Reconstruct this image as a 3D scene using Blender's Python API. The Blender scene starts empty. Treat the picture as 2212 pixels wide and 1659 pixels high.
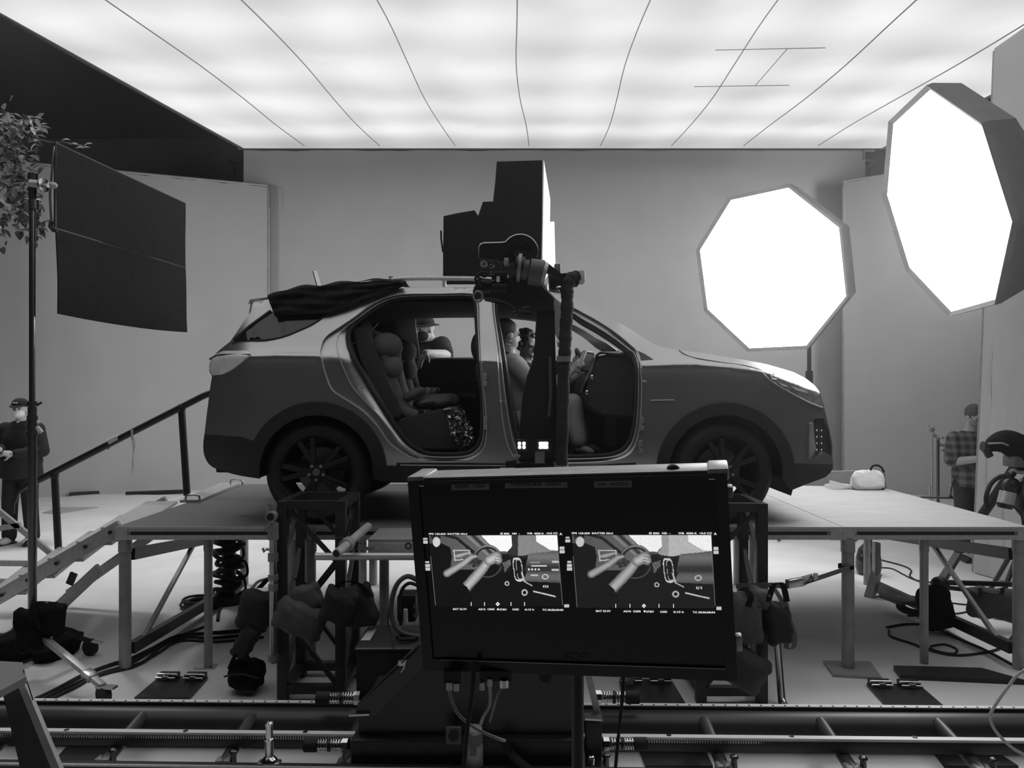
import bpy, bmesh, math, random
from mathutils import Vector, Matrix, Quaternion
from mathutils.geometry import delaunay_2d_cdt
PI = math.pi
random.seed(7)
scene = bpy.context.scene
C = bpy.context.collection

# ---------------------------------------------------------------- camera, world, exposure
F, CX, CY, EYE = 1660.0, 1120.0, 842.0, 1.85      # focal length, vanishing point and eye height
cam_data = bpy.data.cameras.new('camera')
cam = bpy.data.objects.new('camera', cam_data)
C.objects.link(cam)
cam.location = (0, 0, EYE)
cam.rotation_euler = (PI / 2, 0, 0)
cam_data.sensor_fit = 'HORIZONTAL'
cam_data.sensor_width = 36.0
cam_data.lens = 36.0 * F / 2212.0
cam_data.shift_x = -(CX - 1106.0) / 2212.0
cam_data.shift_y = (CY - 829.5) / 2212.0
cam_data.clip_start = 0.05
cam_data.clip_end = 200
scene.camera = cam

world = bpy.data.worlds.new('world')
scene.world = world
world.use_nodes = True
bg = world.node_tree.nodes['Background']
bg.inputs[0].default_value = (1, 1, 1, 1)
bg.inputs[1].default_value = 0.004

hz = world.node_tree.nodes.new('ShaderNodeVolumeScatter')      # thin haze added to imitate the lens flare veil at the right
hz.inputs['Density'].default_value = 0.0042
hz.inputs['Anisotropy'].default_value = 0.85
world.node_tree.links.new(hz.outputs[0], world.node_tree.nodes['World Output'].inputs['Volume'])

vs = scene.view_settings
vs.view_transform = 'Standard'
vs.look = 'None'
vs.exposure = 0.0
vs.gamma = 1.0
vs.use_curve_mapping = False
scene.cycles.use_denoising = True
scene.cycles.max_bounces = 6
scene.cycles.adaptive_threshold = 0.02
scene.cycles.sample_clamp_indirect = 6.0

CEILING_LIGHT = 1.0      # radiance of the silk overhead
OCTA_LIGHT = 13.0         # radiance of the octagonal boxes
OCTA_FAR_LIGHT = 10.0

def added_fill_lamp(name, loc, aim, watts, sx, sy, spread=120):
    d = bpy.data.lights.new(name, 'AREA')
    d.shape = 'RECTANGLE'; d.size = sx; d.size_y = sy; d.energy = watts; d.spread = math.radians(spread)
    o = bpy.data.objects.new(name, d); C.objects.link(o)
    o.location = loc
    o.rotation_euler = (Vector(aim) - Vector(loc)).to_track_quat('-Z', 'Y').to_euler()
    return o
# unseen lamps added either side of the set to brighten the backdrops
added_fill_lamp('added_wash_left', (-9.5, 9.0, 4.6), (2.0, 14.7, 3.4), 40, 1.6, 1.6, 100)
added_fill_lamp('added_wash_right', (9.2, 10.0, 5.0), (-2.0, 14.7, 3.4), 105, 1.6, 1.6, 105)

added_fill_lamp('added_high_fill_left', (-6.2, 9.5, 7.4), (-4.6, 8.2, 0.0), 85, 1.5, 1.5, 110)  # unseen lamp added overhead to brighten the left floor

# ---------------------------------------------------------------- pixel -> place
def at(px, py, d):
    return Vector(((px - CX) * d / F, d, EYE - (py - CY) * d / F))

def at_z(px, py, z=0.0):
    return at(px, py, F * (EYE - z) / (py - CY))

def V(*a):
    return Vector(a)

# ---------------------------------------------------------------- materials
MATS = {}

def mat(name, grey, rough=0.6, metal=0.0, var=0.0, scale=8.0, bump=0.0, bscale=60.0, spec=0.5, emit=None, stretch=None, coat=0.0):
    if name in MATS:
        return MATS[name]
    m = bpy.data.materials.new(name)
    m.use_nodes = True
    nt = m.node_tree
    b = nt.nodes['Principled BSDF']
    b.inputs['Base Color'].default_value = (grey, grey, grey, 1)
    b.inputs['Roughness'].default_value = rough
    b.inputs['Metallic'].default_value = metal
    b.inputs['Specular IOR Level'].default_value = spec
    b.inputs['Coat Weight'].default_value = coat
    tc = nt.nodes.new('ShaderNodeTexCoord')
    src = tc.outputs['Object']
    if stretch:
        mp = nt.nodes.new('ShaderNodeMapping')
        mp.inputs['Scale'].default_value = stretch
        nt.links.new(src, mp.inputs['Vector'])
        src = mp.outputs[0]
    if var > 0:
        n = nt.nodes.new('ShaderNodeTexNoise')
        n.inputs['Scale'].default_value = scale
        n.inputs['Detail'].default_value = 6
        nt.links.new(src, n.inputs['Vector'])
        r = nt.nodes.new('ShaderNodeMapRange')
        r.inputs['From Min'].default_value = 0.25
        r.inputs['From Max'].default_value = 0.75
        r.inputs['To Min'].default_value = grey * (1 - var)
        r.inputs['To Max'].default_value = grey * (1 + var)
        nt.links.new(n.outputs['Fac'], r.inputs['Value'])
        cb = nt.nodes.new('ShaderNodeCombineColor')
        for i in range(3):
            nt.links.new(r.outputs[0], cb.inputs[i])
        nt.links.new(cb.outputs[0], b.inputs['Base Color'])
    if bump > 0:
        n2 = nt.nodes.new('ShaderNodeTexNoise')
        n2.inputs['Scale'].default_value = bscale
        n2.inputs['Detail'].default_value = 4
        nt.links.new(src, n2.inputs['Vector'])
        bp = nt.nodes.new('ShaderNodeBump')
        bp.inputs['Strength'].default_value = bump
        bp.inputs['Distance'].default_value = 0.01
        nt.links.new(n2.outputs['Fac'], bp.inputs['Height'])
        nt.links.new(bp.outputs[0], b.inputs['Normal'])
    if emit is not None:
        b.inputs['Emission Color'].default_value = (1, 1, 1, 1)
        b.inputs['Emission Strength'].default_value = emit
    MATS[name] = m
    return m

def glass_mat(name, tint, refl=0.08):
    m = bpy.data.materials.new(name)
    m.use_nodes = True
    nt = m.node_tree
    nt.nodes.clear()
    out = nt.nodes.new('ShaderNodeOutputMaterial')
    tr = nt.nodes.new('ShaderNodeBsdfTransparent')
    tr.inputs[0].default_value = (tint, tint, tint, 1)
    gl = nt.nodes.new('ShaderNodeBsdfGlossy')
    gl.inputs['Roughness'].default_value = 0.04
    mx = nt.nodes.new('ShaderNodeMixShader')
    mx.inputs[0].default_value = refl
    nt.links.new(tr.outputs[0], mx.inputs[1])
    nt.links.new(gl.outputs[0], mx.inputs[2])
    nt.links.new(mx.outputs[0], out.inputs[0])
    MATS[name] = m
    return m

M_BLACK = mat('black_metal', 0.018, 0.42, 0.0, 0.25, 20)
M_BLACKP = mat('black_plastic', 0.016, 0.5, 0.0, 0.2, 30)
M_CLOTH = mat('black_cloth', 0.012, 0.95, 0, 0.3, 12, 0.35, 40, 0.1)
M_FLAG = mat('flag_cloth', 0.017, 0.9, 0, 0.2, 14, 0.15, 90, 0.15)
M_GREYCLOTH = mat('grey_canvas', 0.13, 0.95, 0, 0.2, 14, 0.4, 45, 0.1)
M_PALECLOTH = mat('pale_canvas', 0.62, 0.95, 0, 0.12, 9, 0.4, 30, 0.1)
M_ALU = mat('aluminium', 0.52, 0.45, 0.35, 0.15, 10, stretch=(4, 4, 4))
M_ALUD = mat('dull_aluminium', 0.33, 0.5, 0.3, 0.2, 12)
M_CHROME = mat('chrome', 0.75, 0.14, 1.0)
M_STEEL = mat('steel', 0.5, 0.3, 1.0, 0.1, 20)
M_RUBBER = mat('rubber', 0.02, 0.75, 0, 0.2, 30)
M_WHITE = mat('white_plastic', 0.8, 0.5)
M_PAPER = mat('white_paper', 0.75, 0.8, 0, 0.06, 6)
M_TAPE = mat('white_tape', 0.7, 0.7)
M_SKIN = mat('skin', 0.48, 0.55, 0, 0.08, 20)
M_HAIRD = mat('dark_hair', 0.03, 0.5, 0, 0.4, 60, 0.8, 80)
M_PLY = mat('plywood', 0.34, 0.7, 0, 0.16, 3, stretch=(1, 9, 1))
M_PLYSHADE = mat('shaded_deck_board', 0.15, 0.62, 0, 0.14, 3, stretch=(1, 9, 1))  # board colour darkened to carry the shadow of the car
M_WOOD = mat('raw_wood', 0.4, 0.7, 0, 0.2, 5, stretch=(1, 1, 8))

# ---------------------------------------------------------------- objects
OFFS = {}

def props(o, label=None, cat=None, group=None, kind=None):
    if label: o['label'] = label
    if cat: o['category'] = cat
    if group: o['group'] = group
    if kind: o['kind'] = kind
    return o

def thing(name, label, cat, loc, group=None):
    o = bpy.data.objects.new(name, None)
    o.empty_display_size = 0.1
    C.objects.link(o)
    o.location = loc
    OFFS[o.name] = Vector(loc)
    return props(o, label, cat, group)

def orient_rows(u):
    u = u.normalized()
    w = Vector((0, 0, 1)) if abs(u.z) < 0.9 else Vector((1, 0, 0))
    a = u.cross(w).normalized()
    return a, u.cross(a).normalized()

class MB:
    """collects shapes in world coordinates for one mesh"""
    def __init__(s):
        s.bm = bmesh.new()
    def face(s, vs_):
        try:
            return s.bm.faces.new(vs_)
        except ValueError:
            return None
    def poly(s, pts):
        s.face([s.bm.verts.new(p) for p in pts]); return s
    def box(s, c, size, R=None, bevel=0.0):
        c = Vector(c); h = Vector(size) / 2
        vs_ = []
        for z in (-1, 1):
            for x, y in ((-1, -1), (1, -1), (1, 1), (-1, 1)):
                p = Vector((x * h.x, y * h.y, z * h.z))
                if R is not None: p = R @ p
                vs_.append(s.bm.verts.new(c + p))
        fs = [s.face([vs_[i] for i in q]) for q in ((3, 2, 1, 0), (4, 5, 6, 7), (0, 1, 5, 4), (1, 2, 6, 5), (2, 3, 7, 6), (3, 0, 4, 7))]
        if bevel > 0:
            es = list({e for f in fs for e in f.edges})
            bmesh.ops.bevel(s.bm, geom=es, offset=bevel, segments=2, affect='EDGES', profile=0.5)
        return s
    def span(s, a, b, bevel=0.0):
        a, b = Vector(a), Vector(b)
        return s.box((a + b) / 2, [abs(b[i] - a[i]) for i in range(3)], None, bevel)
    def bar(s, p0, p1, w, h, up=(0, 0, 1), bevel=0.0):
        """rectangular bar from p0 to p1, w across and h along up"""
        p0, p1 = Vector(p0), Vector(p1)
        y = (p1 - p0); L = y.length; y.normalize()
        up = Vector(up)
        x = y.cross(up)
        if x.length < 1e-4: x = y.cross(Vector((1, 0, 0)))
        x.normalize(); z = x.cross(y)
        R = Matrix((x, y, z)).transposed()
        return s.box((p0 + p1) / 2, (w, L, h), R, bevel)
    def cyl(s, p0, p1, r0, r1=None, n=16, caps=True):
        r1 = r0 if r1 is None else r1
        p0, p1 = Vector(p0), Vector(p1)
        a, b = orient_rows(p1 - p0)
        ra, rb = [], []
        for i in range(n):
            t = 2 * PI * i / n
            dr = a * math.cos(t) + b * math.sin(t)
            ra.append(s.bm.verts.new(p0 + dr * r0)); rb.append(s.bm.verts.new(p1 + dr * r1))
        for i in range(n):
            j = (i + 1) % n
            s.face((ra[i], ra[j], rb[j], rb[i]))
        if caps:
            s.face(ra[::-1]); s.face(rb)
        return s
    def tube(s, pts, r, n=8, closed=False):
        pts = [Vector(p) for p in pts]
        m = len(pts)
        rr = r if isinstance(r, (list, tuple)) else [r] * m
        rings = []
        prev = None
        for i in range(m):
            if closed: t = pts[(i + 1) % m] - pts[i - 1]
            else: t = pts[min(i + 1, m - 1)] - pts[max(i - 1, 0)]
            if t.length < 1e-9: t = Vector((0, 0, 1))
            t.normalize()
            if prev is None: a, b = orient_rows(t)
            else:
                a = prev - t * prev.dot(t)
                if a.length < 1e-6: a, b = orient_rows(t)
                a.normalize(); b = t.cross(a)
            prev = a
            rings.append([s.bm.verts.new(pts[i] + (a * math.cos(2 * PI * k / n) + b * math.sin(2 * PI * k / n)) * rr[i]) for k in range(n)])
        for i in range(m if closed else m - 1):
            A, B = rings[i], rings[(i + 1) % m]
            for k in range(n):
                s.face((A[k], A[(k + 1) % n], B[(k + 1) % n], B[k]))
        if not closed:
            s.face(rings[0][::-1]); s.face(rings[-1])
        return s
    def prism(s, pts, vec):
        vec = Vector(vec)
        a = [s.bm.verts.new(Vector(p)) for p in pts]
        b = [s.bm.verts.new(Vector(p) + vec) for p in pts]
        s.face(a[::-1]); s.face(b)
        for i in range(len(a)):
            j = (i + 1) % len(a)
            s.face((a[i], a[j], b[j], b[i]))
        return s
    def ball(s, c, r, R=None, nu=18, nv=12, fn=None):
        c = Vector(c)
        r = (r, r, r) if not isinstance(r, (list, tuple, Vector)) else r
        rows = []
        for j in range(1, nv):
            ph = PI * j / nv
            row = []
            for i in range(nu):
                th = 2 * PI * i / nu
                p = Vector((math.sin(ph) * math.cos(th), math.sin(ph) * math.sin(th), math.cos(ph)))
                if fn: p = fn(p)
                p = Vector((p.x * r[0], p.y * r[1], p.z * r[2]))
                if R is not None: p = R @ p
                row.append(s.bm.verts.new(c + p))
            rows.append(row)
        def pole(z):
            p = Vector((0, 0, z))
            if fn: p = fn(p)
            p = Vector((p.x * r[0], p.y * r[1], p.z * r[2]))
            if R is not None: p = R @ p
            return s.bm.verts.new(c + p)
        t, b = pole(1), pole(-1)
        for i in range(nu):
            j = (i + 1) % nu
            s.face((t, rows[0][i], rows[0][j])); s.face((b, rows[-1][j], rows[-1][i]))
            for k in range(len(rows) - 1):
                s.face((rows[k][i], rows[k + 1][i], rows[k + 1][j], rows[k][j]))
        return s
    def lathe(s, prof, o, axis, n=32, closed=False):
        o = Vector(o); axis = Vector(axis).normalized()
        a, b = orient_rows(axis)
        rings = [[s.bm.verts.new(o + axis * h + (a * math.cos(2 * PI * k / n) + b * math.sin(2 * PI * k / n)) * r) for k in range(n)] for r, h in prof]
        m = len(rings)
        for i in range(m if closed else m - 1):
            A, B = rings[i], rings[(i + 1) % m]
            for k in range(n):
                s.face((A[k], A[(k + 1) % n], B[(k + 1) % n], B[k]))
        if not closed:
            s.face(rings[0][::-1]); s.face(rings[-1])
        return s
    def grid(s, rows, close=False):
        vr = [[s.bm.verts.new(p) for p in row] for row in rows]
        for i in range(len(vr) - 1):
            n = len(vr[i])
            for k in range(n if close else n - 1):
                s.face((vr[i][k], vr[i][(k + 1) % n], vr[i + 1][(k + 1) % n], vr[i + 1][k]))
        return vr
    def build(s, name, m, parent=None, smooth=38, loc=None, recalc=True, solid=0.0, solid_off=-1.0, weld=False):
        if weld: bmesh.ops.remove_doubles(s.bm, verts=s.bm.verts, dist=1e-5)
        if recalc: bmesh.ops.recalc_face_normals(s.bm, faces=s.bm.faces)
        off = OFFS[parent.name] if parent is not None else Vector(loc or (0, 0, 0))
        bmesh.ops.translate(s.bm, verts=s.bm.verts, vec=-off)
        me = bpy.data.meshes.new(name)
        s.bm.to_mesh(me); s.bm.free()
        if m is not None: me.materials.append(m)
        if smooth:
            me.polygons.foreach_set('use_smooth', [True] * len(me.polygons))
            me.set_sharp_from_angle(angle=math.radians(smooth))
        o = bpy.data.objects.new(name, me)
        C.objects.link(o)
        OFFS[o.name] = off
        if parent is not None: o.parent = parent
        else: o.location = off
        if solid:
            md = o.modifiers.new('thickness', 'SOLIDIFY'); md.thickness = solid; md.offset = solid_off
            if smooth: md = o.modifiers.new('crisp_edges', 'EDGE_SPLIT'); md.split_angle = math.radians(max(smooth, 45)); md.use_edge_sharp = False
        return o
    def single(s, name, m, label, cat, loc=(0, 0, 0), group=None, **k):
        return props(s.build(name, m, None, loc=loc, **k), label, cat, group)

def structure(name, mb, m, **k):
    return props(mb.build(name, m, **k), kind='structure')

def dup(o, vec, label=None, parent=None):
    c = o.copy(); C.objects.link(c)
    OFFS[c.name] = OFFS[o.name] + Vector(vec)
    if parent is None: c.location = o.location + Vector(vec)
    else: c.parent = parent
    if label: c['label'] = label
    for ch in list(o.children): dup(ch, vec, None, c)
    return c

def blob(name, m, parent, caps=(), balls=(), voxel=0.012, smooth=6, extra=None):
    """one continuous surface grown from tapered limbs and rounded masses"""
    b = MB()
    for p0, r0, p1, r1 in caps:
        p0, p1 = Vector(p0), Vector(p1)
        b.cyl(p0, p1, r0, r1, 14); b.ball(p0, r0 * 0.995, None, 14, 9); b.ball(p1, r1 * 0.995, None, 14, 9)
    for q in balls:
        b.ball(q[0], q[1], q[2] if len(q) > 2 else None, 20, 14)
    if extra: extra(b)
    o = b.build(name, m, parent, smooth=0)
    md = o.modifiers.new('skin', 'REMESH'); md.mode = 'VOXEL'; md.voxel_size = voxel; md.use_smooth_shade = True
    if smooth:
        md = o.modifiers.new('soft', 'SMOOTH'); md.iterations = smooth; md.factor = 0.5
    return o

def rz(a):
    return Matrix.Rotation(a, 3, 'Z')
def rx(a):
    return Matrix.Rotation(a, 3, 'X')
def ry(a):
    return Matrix.Rotation(a, 3, 'Y')

def curve_pts(pts, n=6, closed=False):
    """Catmull-Rom through the points"""
    P = [Vector(p) for p in pts]; out = []; m = len(P)
    for i in range(m if closed else m - 1):
        if closed: p0, p1, p2, p3 = P[i - 1], P[i], P[(i + 1) % m], P[(i + 2) % m]
        else: p0, p1, p2, p3 = P[max(i - 1, 0)], P[i], P[i + 1], P[min(i + 2, m - 1)]
        for k in range(n):
            t = k / n
            out.append(0.5 * ((2 * p1) + (p2 - p0) * t + (2 * p0 - 5 * p1 + 4 * p2 - p3) * t * t + (3 * p1 - p0 - 3 * p2 + p3) * t ** 3))
    if not closed: out.append(P[-1])
    return out

def text_mb(body, width, o, ux, uy, align='LEFT', bold=0.0, height=None):
    """letters as a flat mesh laid from o along ux, upright along uy"""
    cu = bpy.data.curves.new('lettering', 'FONT')
    cu.body = body; cu.size = 1.0; cu.offset = bold; cu.resolution_u = 2
    ob = bpy.data.objects.new('lettering', cu)
    me = bpy.data.meshes.new_from_object(ob)
    bpy.data.objects.remove(ob)
    xs = [v.co.x for v in me.vertices]; ys = [v.co.y for v in me.vertices]
    x0, x1 = min(xs), max(xs); y0 = min(ys)
    sx = width / (x1 - x0)
    sy = sx if height is None else height / (max(ys) - y0)
    mb = MB()
    vs_ = [mb.bm.verts.new(Vector(o) + Vector(ux) * ((v.co.x - x0) * sx) + Vector(uy) * ((v.co.y - y0) * sy)) for v in me.vertices]
    for p in me.polygons: mb.face([vs_[i] for i in p.vertices])
    bpy.data.meshes.remove(me)
    return mb
# ================================================================ room
def noise_floor():
    m = mat('studio_floor', 0.8, 0.85, 0, 0.10, 1.6, 0.12, 220, 0.25)
    return m
structure('floor', MB().span((-14, -4, -0.1), (14, 19, 0)), noise_floor())
M_DARKWALL = mat('dark_stage_wall', 0.14, 0.9, 0, 0.12, 1.2)
M_VOID = mat('black_stage_drape', 0.012, 0.95, 0, 0.3, 1.5)
structure('wall_back', MB().span((-14, 17, 0), (14, 17.3, 7.4)), M_DARKWALL)
structure('trim_back', MB().span((-14, 16.9, 7.4), (14, 17.3, 11)), M_VOID)
structure('wall_left', MB().span((-14.3, -4, 0), (-14, 17.3, 11)), M_VOID)
structure('wall_right', MB().span((14, -4, 0), (14.3, 17.3, 11)), M_VOID)
structure('wall_front', MB().span((-14.3, -4.3, 0), (14.3, -4, 11)), M_VOID)
structure('ceiling', MB().span((-14.3, -4.3, 11), (14.3, 17.3, 11.3)), M_VOID)

M_DROP = mat('grey_muslin', 0.50, 0.95, 0, 0.05, 1.3, 0.05, 160, 0.1)
M_DROPR = mat('pale_grey_muslin', 0.55, 0.95, 0, 0.06, 1.5, 0.05, 160, 0.1)

def drop(name, a, b, z0, z1, label, m, waves=0.0, loc=None, folds=(), thick=0.02, n=60):
    """hung cloth between floor points a and b"""
    a, b = Vector((a[0], a[1], 0)), Vector((b[0], b[1], 0))
    u = (b - a); nrm = Vector((u.y, -u.x, 0)).normalized()
    t = thing(name, label, 'backdrop', loc or a)
    rows = []
    for j in range(13):
        q = j / 12
        row = []
        for i in range(n + 1):
            s = i / n
            w = waves * (math.sin(s * 37 + 2 * q) + 0.6 * math.sin(s * 83 + 1.3 + 3 * q)) * (0.4 + 0.6 * (1 - q))
            for fs, fw, fa in folds:
                w += fa * math.exp(-((s - fs - 0.12 * (q - 0.5)) / fw) ** 2) * math.sin(PI * min(1, q * 1.5))
            z = z0 + (z1 - z0) * q
            if j == 12: z -= 0.018 * abs(math.sin(s * 21)) + 0.012 * math.sin(s * 55) ** 2
            row.append(a + u * s + nrm * w + Vector((0, 0, z)))
        rows.append(row)
    b_ = MB(); b_.grid(rows)
    b_.build('cloth', m, t, solid=thick, smooth=80)
    return t

# centre backdrop on its pipe
cb = drop('hanging_backdrop', at(527, 1050, 14.75)[:2], at(1868, 1050, 14.75)[:2], 0.0, at(0, 324, 14.75).z,
          'wide plain grey cloth backdrop hung from a pipe behind the car', M_DROP, 0.004)
MB().cyl(at(515, 320, 14.72), at(1880, 323, 14.72), 0.03).build('pipe', M_ALUD, cb)
MB().cyl(at(1866, 323, 14.72), at(1889, 324, 14.72), 0.032).build('pipe_end', M_WHITE, cb)
MB().cyl(at(1866, 345, 14.72), at(1866, 323, 14.72), 0.02).build('tie', M_ALUD, cb)
# left angled backdrop
la, lb = at(-40, 1080, 12.9), at(578, 1050, 14.6)
lft = drop('angled_backdrop', la[:2], lb[:2], 0.0, 5.72, 'grey backdrop flat angled in at the left behind the handrail', M_DROP, 0.003)
MB().cyl(V(la.x, la.y, 5.73), V(lb.x, lb.y, 5.73), 0.025).build('top_pipe', M_ALU, lft)
MB().cyl(V(lb.x + 0.02, lb.y, 5.7), V(lb.x + 0.02, lb.y, 0), 0.03).build('post', M_ALUD, lft)
MB().tube([V(lb.x + 0.04, lb.y - 0.03, 5.72), V(lb.x + 0.1, lb.y - 0.03, 5.66), V(lb.x + 0.1, lb.y - 0.03, 5.3)], 0.012).build('tie_line', M_ALUD, lft)
# right angled backdrop
ra, rb = at(1822, 1050, 14.3), at(2330, 1090, 12.2)
rgt = drop('angled_backdrop', ra[:2], rb[:2], 0.0, 5.72, 'grey backdrop flat angled in at the right behind the two softboxes', M_DROP, 0.003)
MB().cyl(V(ra.x, ra.y, 5.73), V(rb.x, rb.y, 5.73), 0.025).build('top_pipe', M_ALU, rgt)
MB().cyl(V(ra.x, ra.y, 5.7), V(ra.x, ra.y, 0), 0.03).build('post', M_ALUD, rgt)
# near right tall draped frame
na = at_z(2106, 1238); nb = at_z(2290, 1290)
nr = thing('draped_frame', 'tall pale muslin frame at the far right, hiding half of the standing person', 'backdrop', (na.x, na.y, 0))
rows = []
top = at(2157, 105, na.y).z
for j in range(25):
    q = j / 24
    row = []
    for i in range(41):
        s = i / 40
        x = na.x + (nb.x - na.x) * s + 0.215 * q * (1 - s)
        y = na.y + (nb.y - na.y) * s
        w = 0.012 * math.sin(s * 30 + q * 3) * (1 - q * 0.6)
        for c_, k_, a_ in ((0.10, 0.9, 0.045), (0.17, 0.6, -0.04), (0.36, 0.45, 0.03)):
            w += a_ * math.exp(-((s - c_ - 0.12 * (q - 0.32)) / 0.025) ** 2) * math.exp(-((q - 0.32) / 0.13) ** 2)
        for c_, a_ in ((0.1, 0.05), (0.18, -0.04), (0.3, 0.05)):
            w += a_ * math.exp(-((s - c_ - 0.5 * (0.14 - q)) / 0.03) ** 2) * math.exp(-((q - 0.08) / 0.07) ** 2)
        row.append(V(x, y - w, 0.01 + (top - 0.01) * q))
    rows.append(row)
b_ = MB(); b_.grid(rows); b_.build('cloth', M_DROPR, nr, solid=0.02, smooth=80)
MB().cyl(V(na.x + 0.03, na.y + 0.06, 0), V(na.x + 0.245, na.y + 0.06, top), 0.025).build('post', M_ALUD, nr)

# lengths of black truss beside the backdrop
def box_truss(name, p, L, w, label, m, z):
    t = thing(name, label, 'truss', p)
    c = []
    for dy in (0, w):
        for dz in (0, w):
            MB().cyl(V(p[0], p[1] + dy, z + dz), V(p[0] + L, p[1] + dy, z + dz), 0.026, n=10).build('chord', m, t)
    b = MB(); n = max(1, round(abs(L) / w)); st = L / n
    for i in range(n + 1):
        x = p[0] + i * st
        for q in (((0, 0), (0, w)), ((0, w), (w, w)), ((w, w), (w, 0)), ((w, 0), (0, 0))):
            b.cyl(V(x, p[1] + q[0][0], z + q[0][1]), V(x, p[1] + q[1][0], z + q[1][1]), 0.02, n=8)
        if i < n:
            b.cyl(V(x, p[1], z), V(x + st, p[1], z + w), 0.014, n=8); b.cyl(V(x, p[1] + w, z + w), V(x + st, p[1] + w, z), 0.014, n=8)
    b.build('lacing', m, t)
    MB().cyl(V(p[0] + L * 0.6, p[1] + w / 2, z + w), V(p[0] + L * 0.6, p[1] + w / 2, 11), 0.006, n=8).build('hanging_wire', M_BLACK, t)
    return t
tp = at(490, 388, 15.2)
box_truss('lighting_truss', (tp.x, 15.2, tp.z), 0.75, 0.42, 'black box truss end left of the centre backdrop', M_BLACK, tp.z)
tp = at(1850, 386, 15.2)
box_truss('lighting_truss', (tp.x, 15.2, tp.z), 0.36, 0.36, 'short piece of truss showing right of the centre backdrop', M_ALUD, tp.z)
# boards lying along the foot of the left backdrop
for i, (p0, p1, lab) in enumerate(((at_z(165, 1066), at_z(320, 1057), 'dark pole lying along the foot of the left backdrop'),
                                   (at_z(150, 1073), at_z(275, 1064), 'thin black batten lying nearest the left backdrop foot'),
                                   (at_z(272, 1071), at_z(400, 1066), 'short black batten lying under the upper handrail post'))):
    b = MB(); b.bar(p0 + V(0, 0, 0.035), p1 + V(0, 0, 0.035), 0.09, 0.07)
    b.single('batten', M_BLACK, lab, 'batten', (p0.x, p0.y, 0))
# pale board on the floor
b = MB(); b.prism([at_z(88, 1093, 0.0), at_z(330, 1092), at_z(400, 1072), at_z(170, 1069)], (0, 0, 0.018))
b.single('floor_board', mat('pale_board', 0.82, 0.6), 'large pale sheet lying on the floor behind the handrail', 'board', at_z(88, 1093))
b = MB(); b.prism([at_z(92, 1109), at_z(130, 1111), at_z(215, 1097), at_z(125, 1097)], (0, 0, 0.012))
b.single('floor_board', mat('grey_board', 0.45, 0.6), 'small grey sheet on the floor in front of the pale sheet', 'board', at_z(92, 1109))

# ---------------------------------------------------------------- silk overhead
YB, YF = 13.0, 1.7
def ceil_pt(s, y, dz=0.0):
    """s 0..1 from left edge to right edge"""
    x = -4.66 + s * 10.81 + (y - YB) * 0.0313
    return V(x, y, 5.93 + 0.0976 * (y - YB) + dz)
silk = thing('overhead_light_box', 'huge glowing white silk light box filling the top above the car', 'light', ceil_pt(0.5, 7))
m = bpy.data.materials.new('glowing_silk'); m.use_nodes = True
nt = m.node_tree; nt.nodes.clear()
out = nt.nodes.new('ShaderNodeOutputMaterial'); em = nt.nodes.new('ShaderNodeEmission')
tc = nt.nodes.new('ShaderNodeTexCoord'); sp = nt.nodes.new('ShaderNodeSeparateXYZ')
nt.links.new(tc.outputs['Object'], sp.inputs[0])
def node_math(op, a, b=None, c=None):
    n = nt.nodes.new('ShaderNodeMath'); n.operation = op
    for i, v in enumerate((a, b, c)):
        if v is None: continue
        if isinstance(v, (int, float)): n.inputs[i].default_value = v
        else: nt.links.new(v, n.inputs[i])
    return n.outputs[0]
# rows of lamps behind the silk: bright bands across, softly broken into fixtures
nz = nt.nodes.new('ShaderNodeTexNoise'); nz.inputs['Scale'].default_value = 0.55; nz.inputs['Detail'].default_value = 3
nt.links.new(tc.outputs['Object'], nz.inputs['Vector'])
wob = node_math('MULTIPLY', node_math('SUBTRACT', nz.outputs['Fac'], 0.5), 0.9)
yy = node_math('ADD', sp.outputs['Y'], wob)
band = node_math('SINE', node_math('MULTIPLY', yy, 2 * PI / 1.45))
fix = node_math('SINE', node_math('MULTIPLY', node_math('ADD', sp.outputs['X'], wob), 2 * PI / 1.3))
edge = nt.nodes.new('ShaderNodeMapRange'); edge.interpolation_type = 'SMOOTHSTEP'
edge.inputs['From Min'].default_value = 6.05; edge.inputs['From Max'].default_value = 4.6
edge.inputs['To Min'].default_value = 0.62; edge.inputs['To Max'].default_value = 1.0
nt.links.new(sp.outputs['Y'], edge.inputs['Value'])
val = node_math('ADD', node_math('MULTIPLY', band, 0.075), node_math('ADD', node_math('MULTIPLY', fix, 0.05), 0.79))
val = node_math('ADD', val, node_math('MULTIPLY', node_math('SUBTRACT', nz.outputs['Fac'], 0.5), 0.25))
val = node_math('MULTIPLY', node_math('MULTIPLY', val, edge.outputs[0]), CEILING_LIGHT)
nt.links.new(val, em.inputs['Strength']); nt.links.new(em.outputs[0], out.inputs[0])
rows = []
for j in range(40):
    y = YF + (YB - YF) * j / 39
    rows.append([ceil_pt(i / 36, y, -0.03 * abs(math.sin(PI * i / 4)) ** 0.7 * (1 if 0 < i < 36 else 0) * min(1, (39 - j) / 8)) for i in range(37)])
b = MB(); b.grid(rows); b.build('silk', m, silk, smooth=80)
M_SEAM = mat('silk_seam', 0.25, 0.9)
for k in range(1, 10):
    s = k / 9
    sag = [(-0.02 - 0.0 * j) for j in range(2)]
    off = 0.012 * math.sin(k * 1.7)
    if k < 9:
        pts = [ceil_pt(s + off * (1 - j / 8) ** 2 + 0.004 * math.sin(j * 1.3 + k), YF + (12.6 - YF) * j / 8, -0.04) for j in range(9)]
        MB().tube(curve_pts(pts, 4), 0.006, 6).build('seam', M_SEAM, silk)
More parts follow.
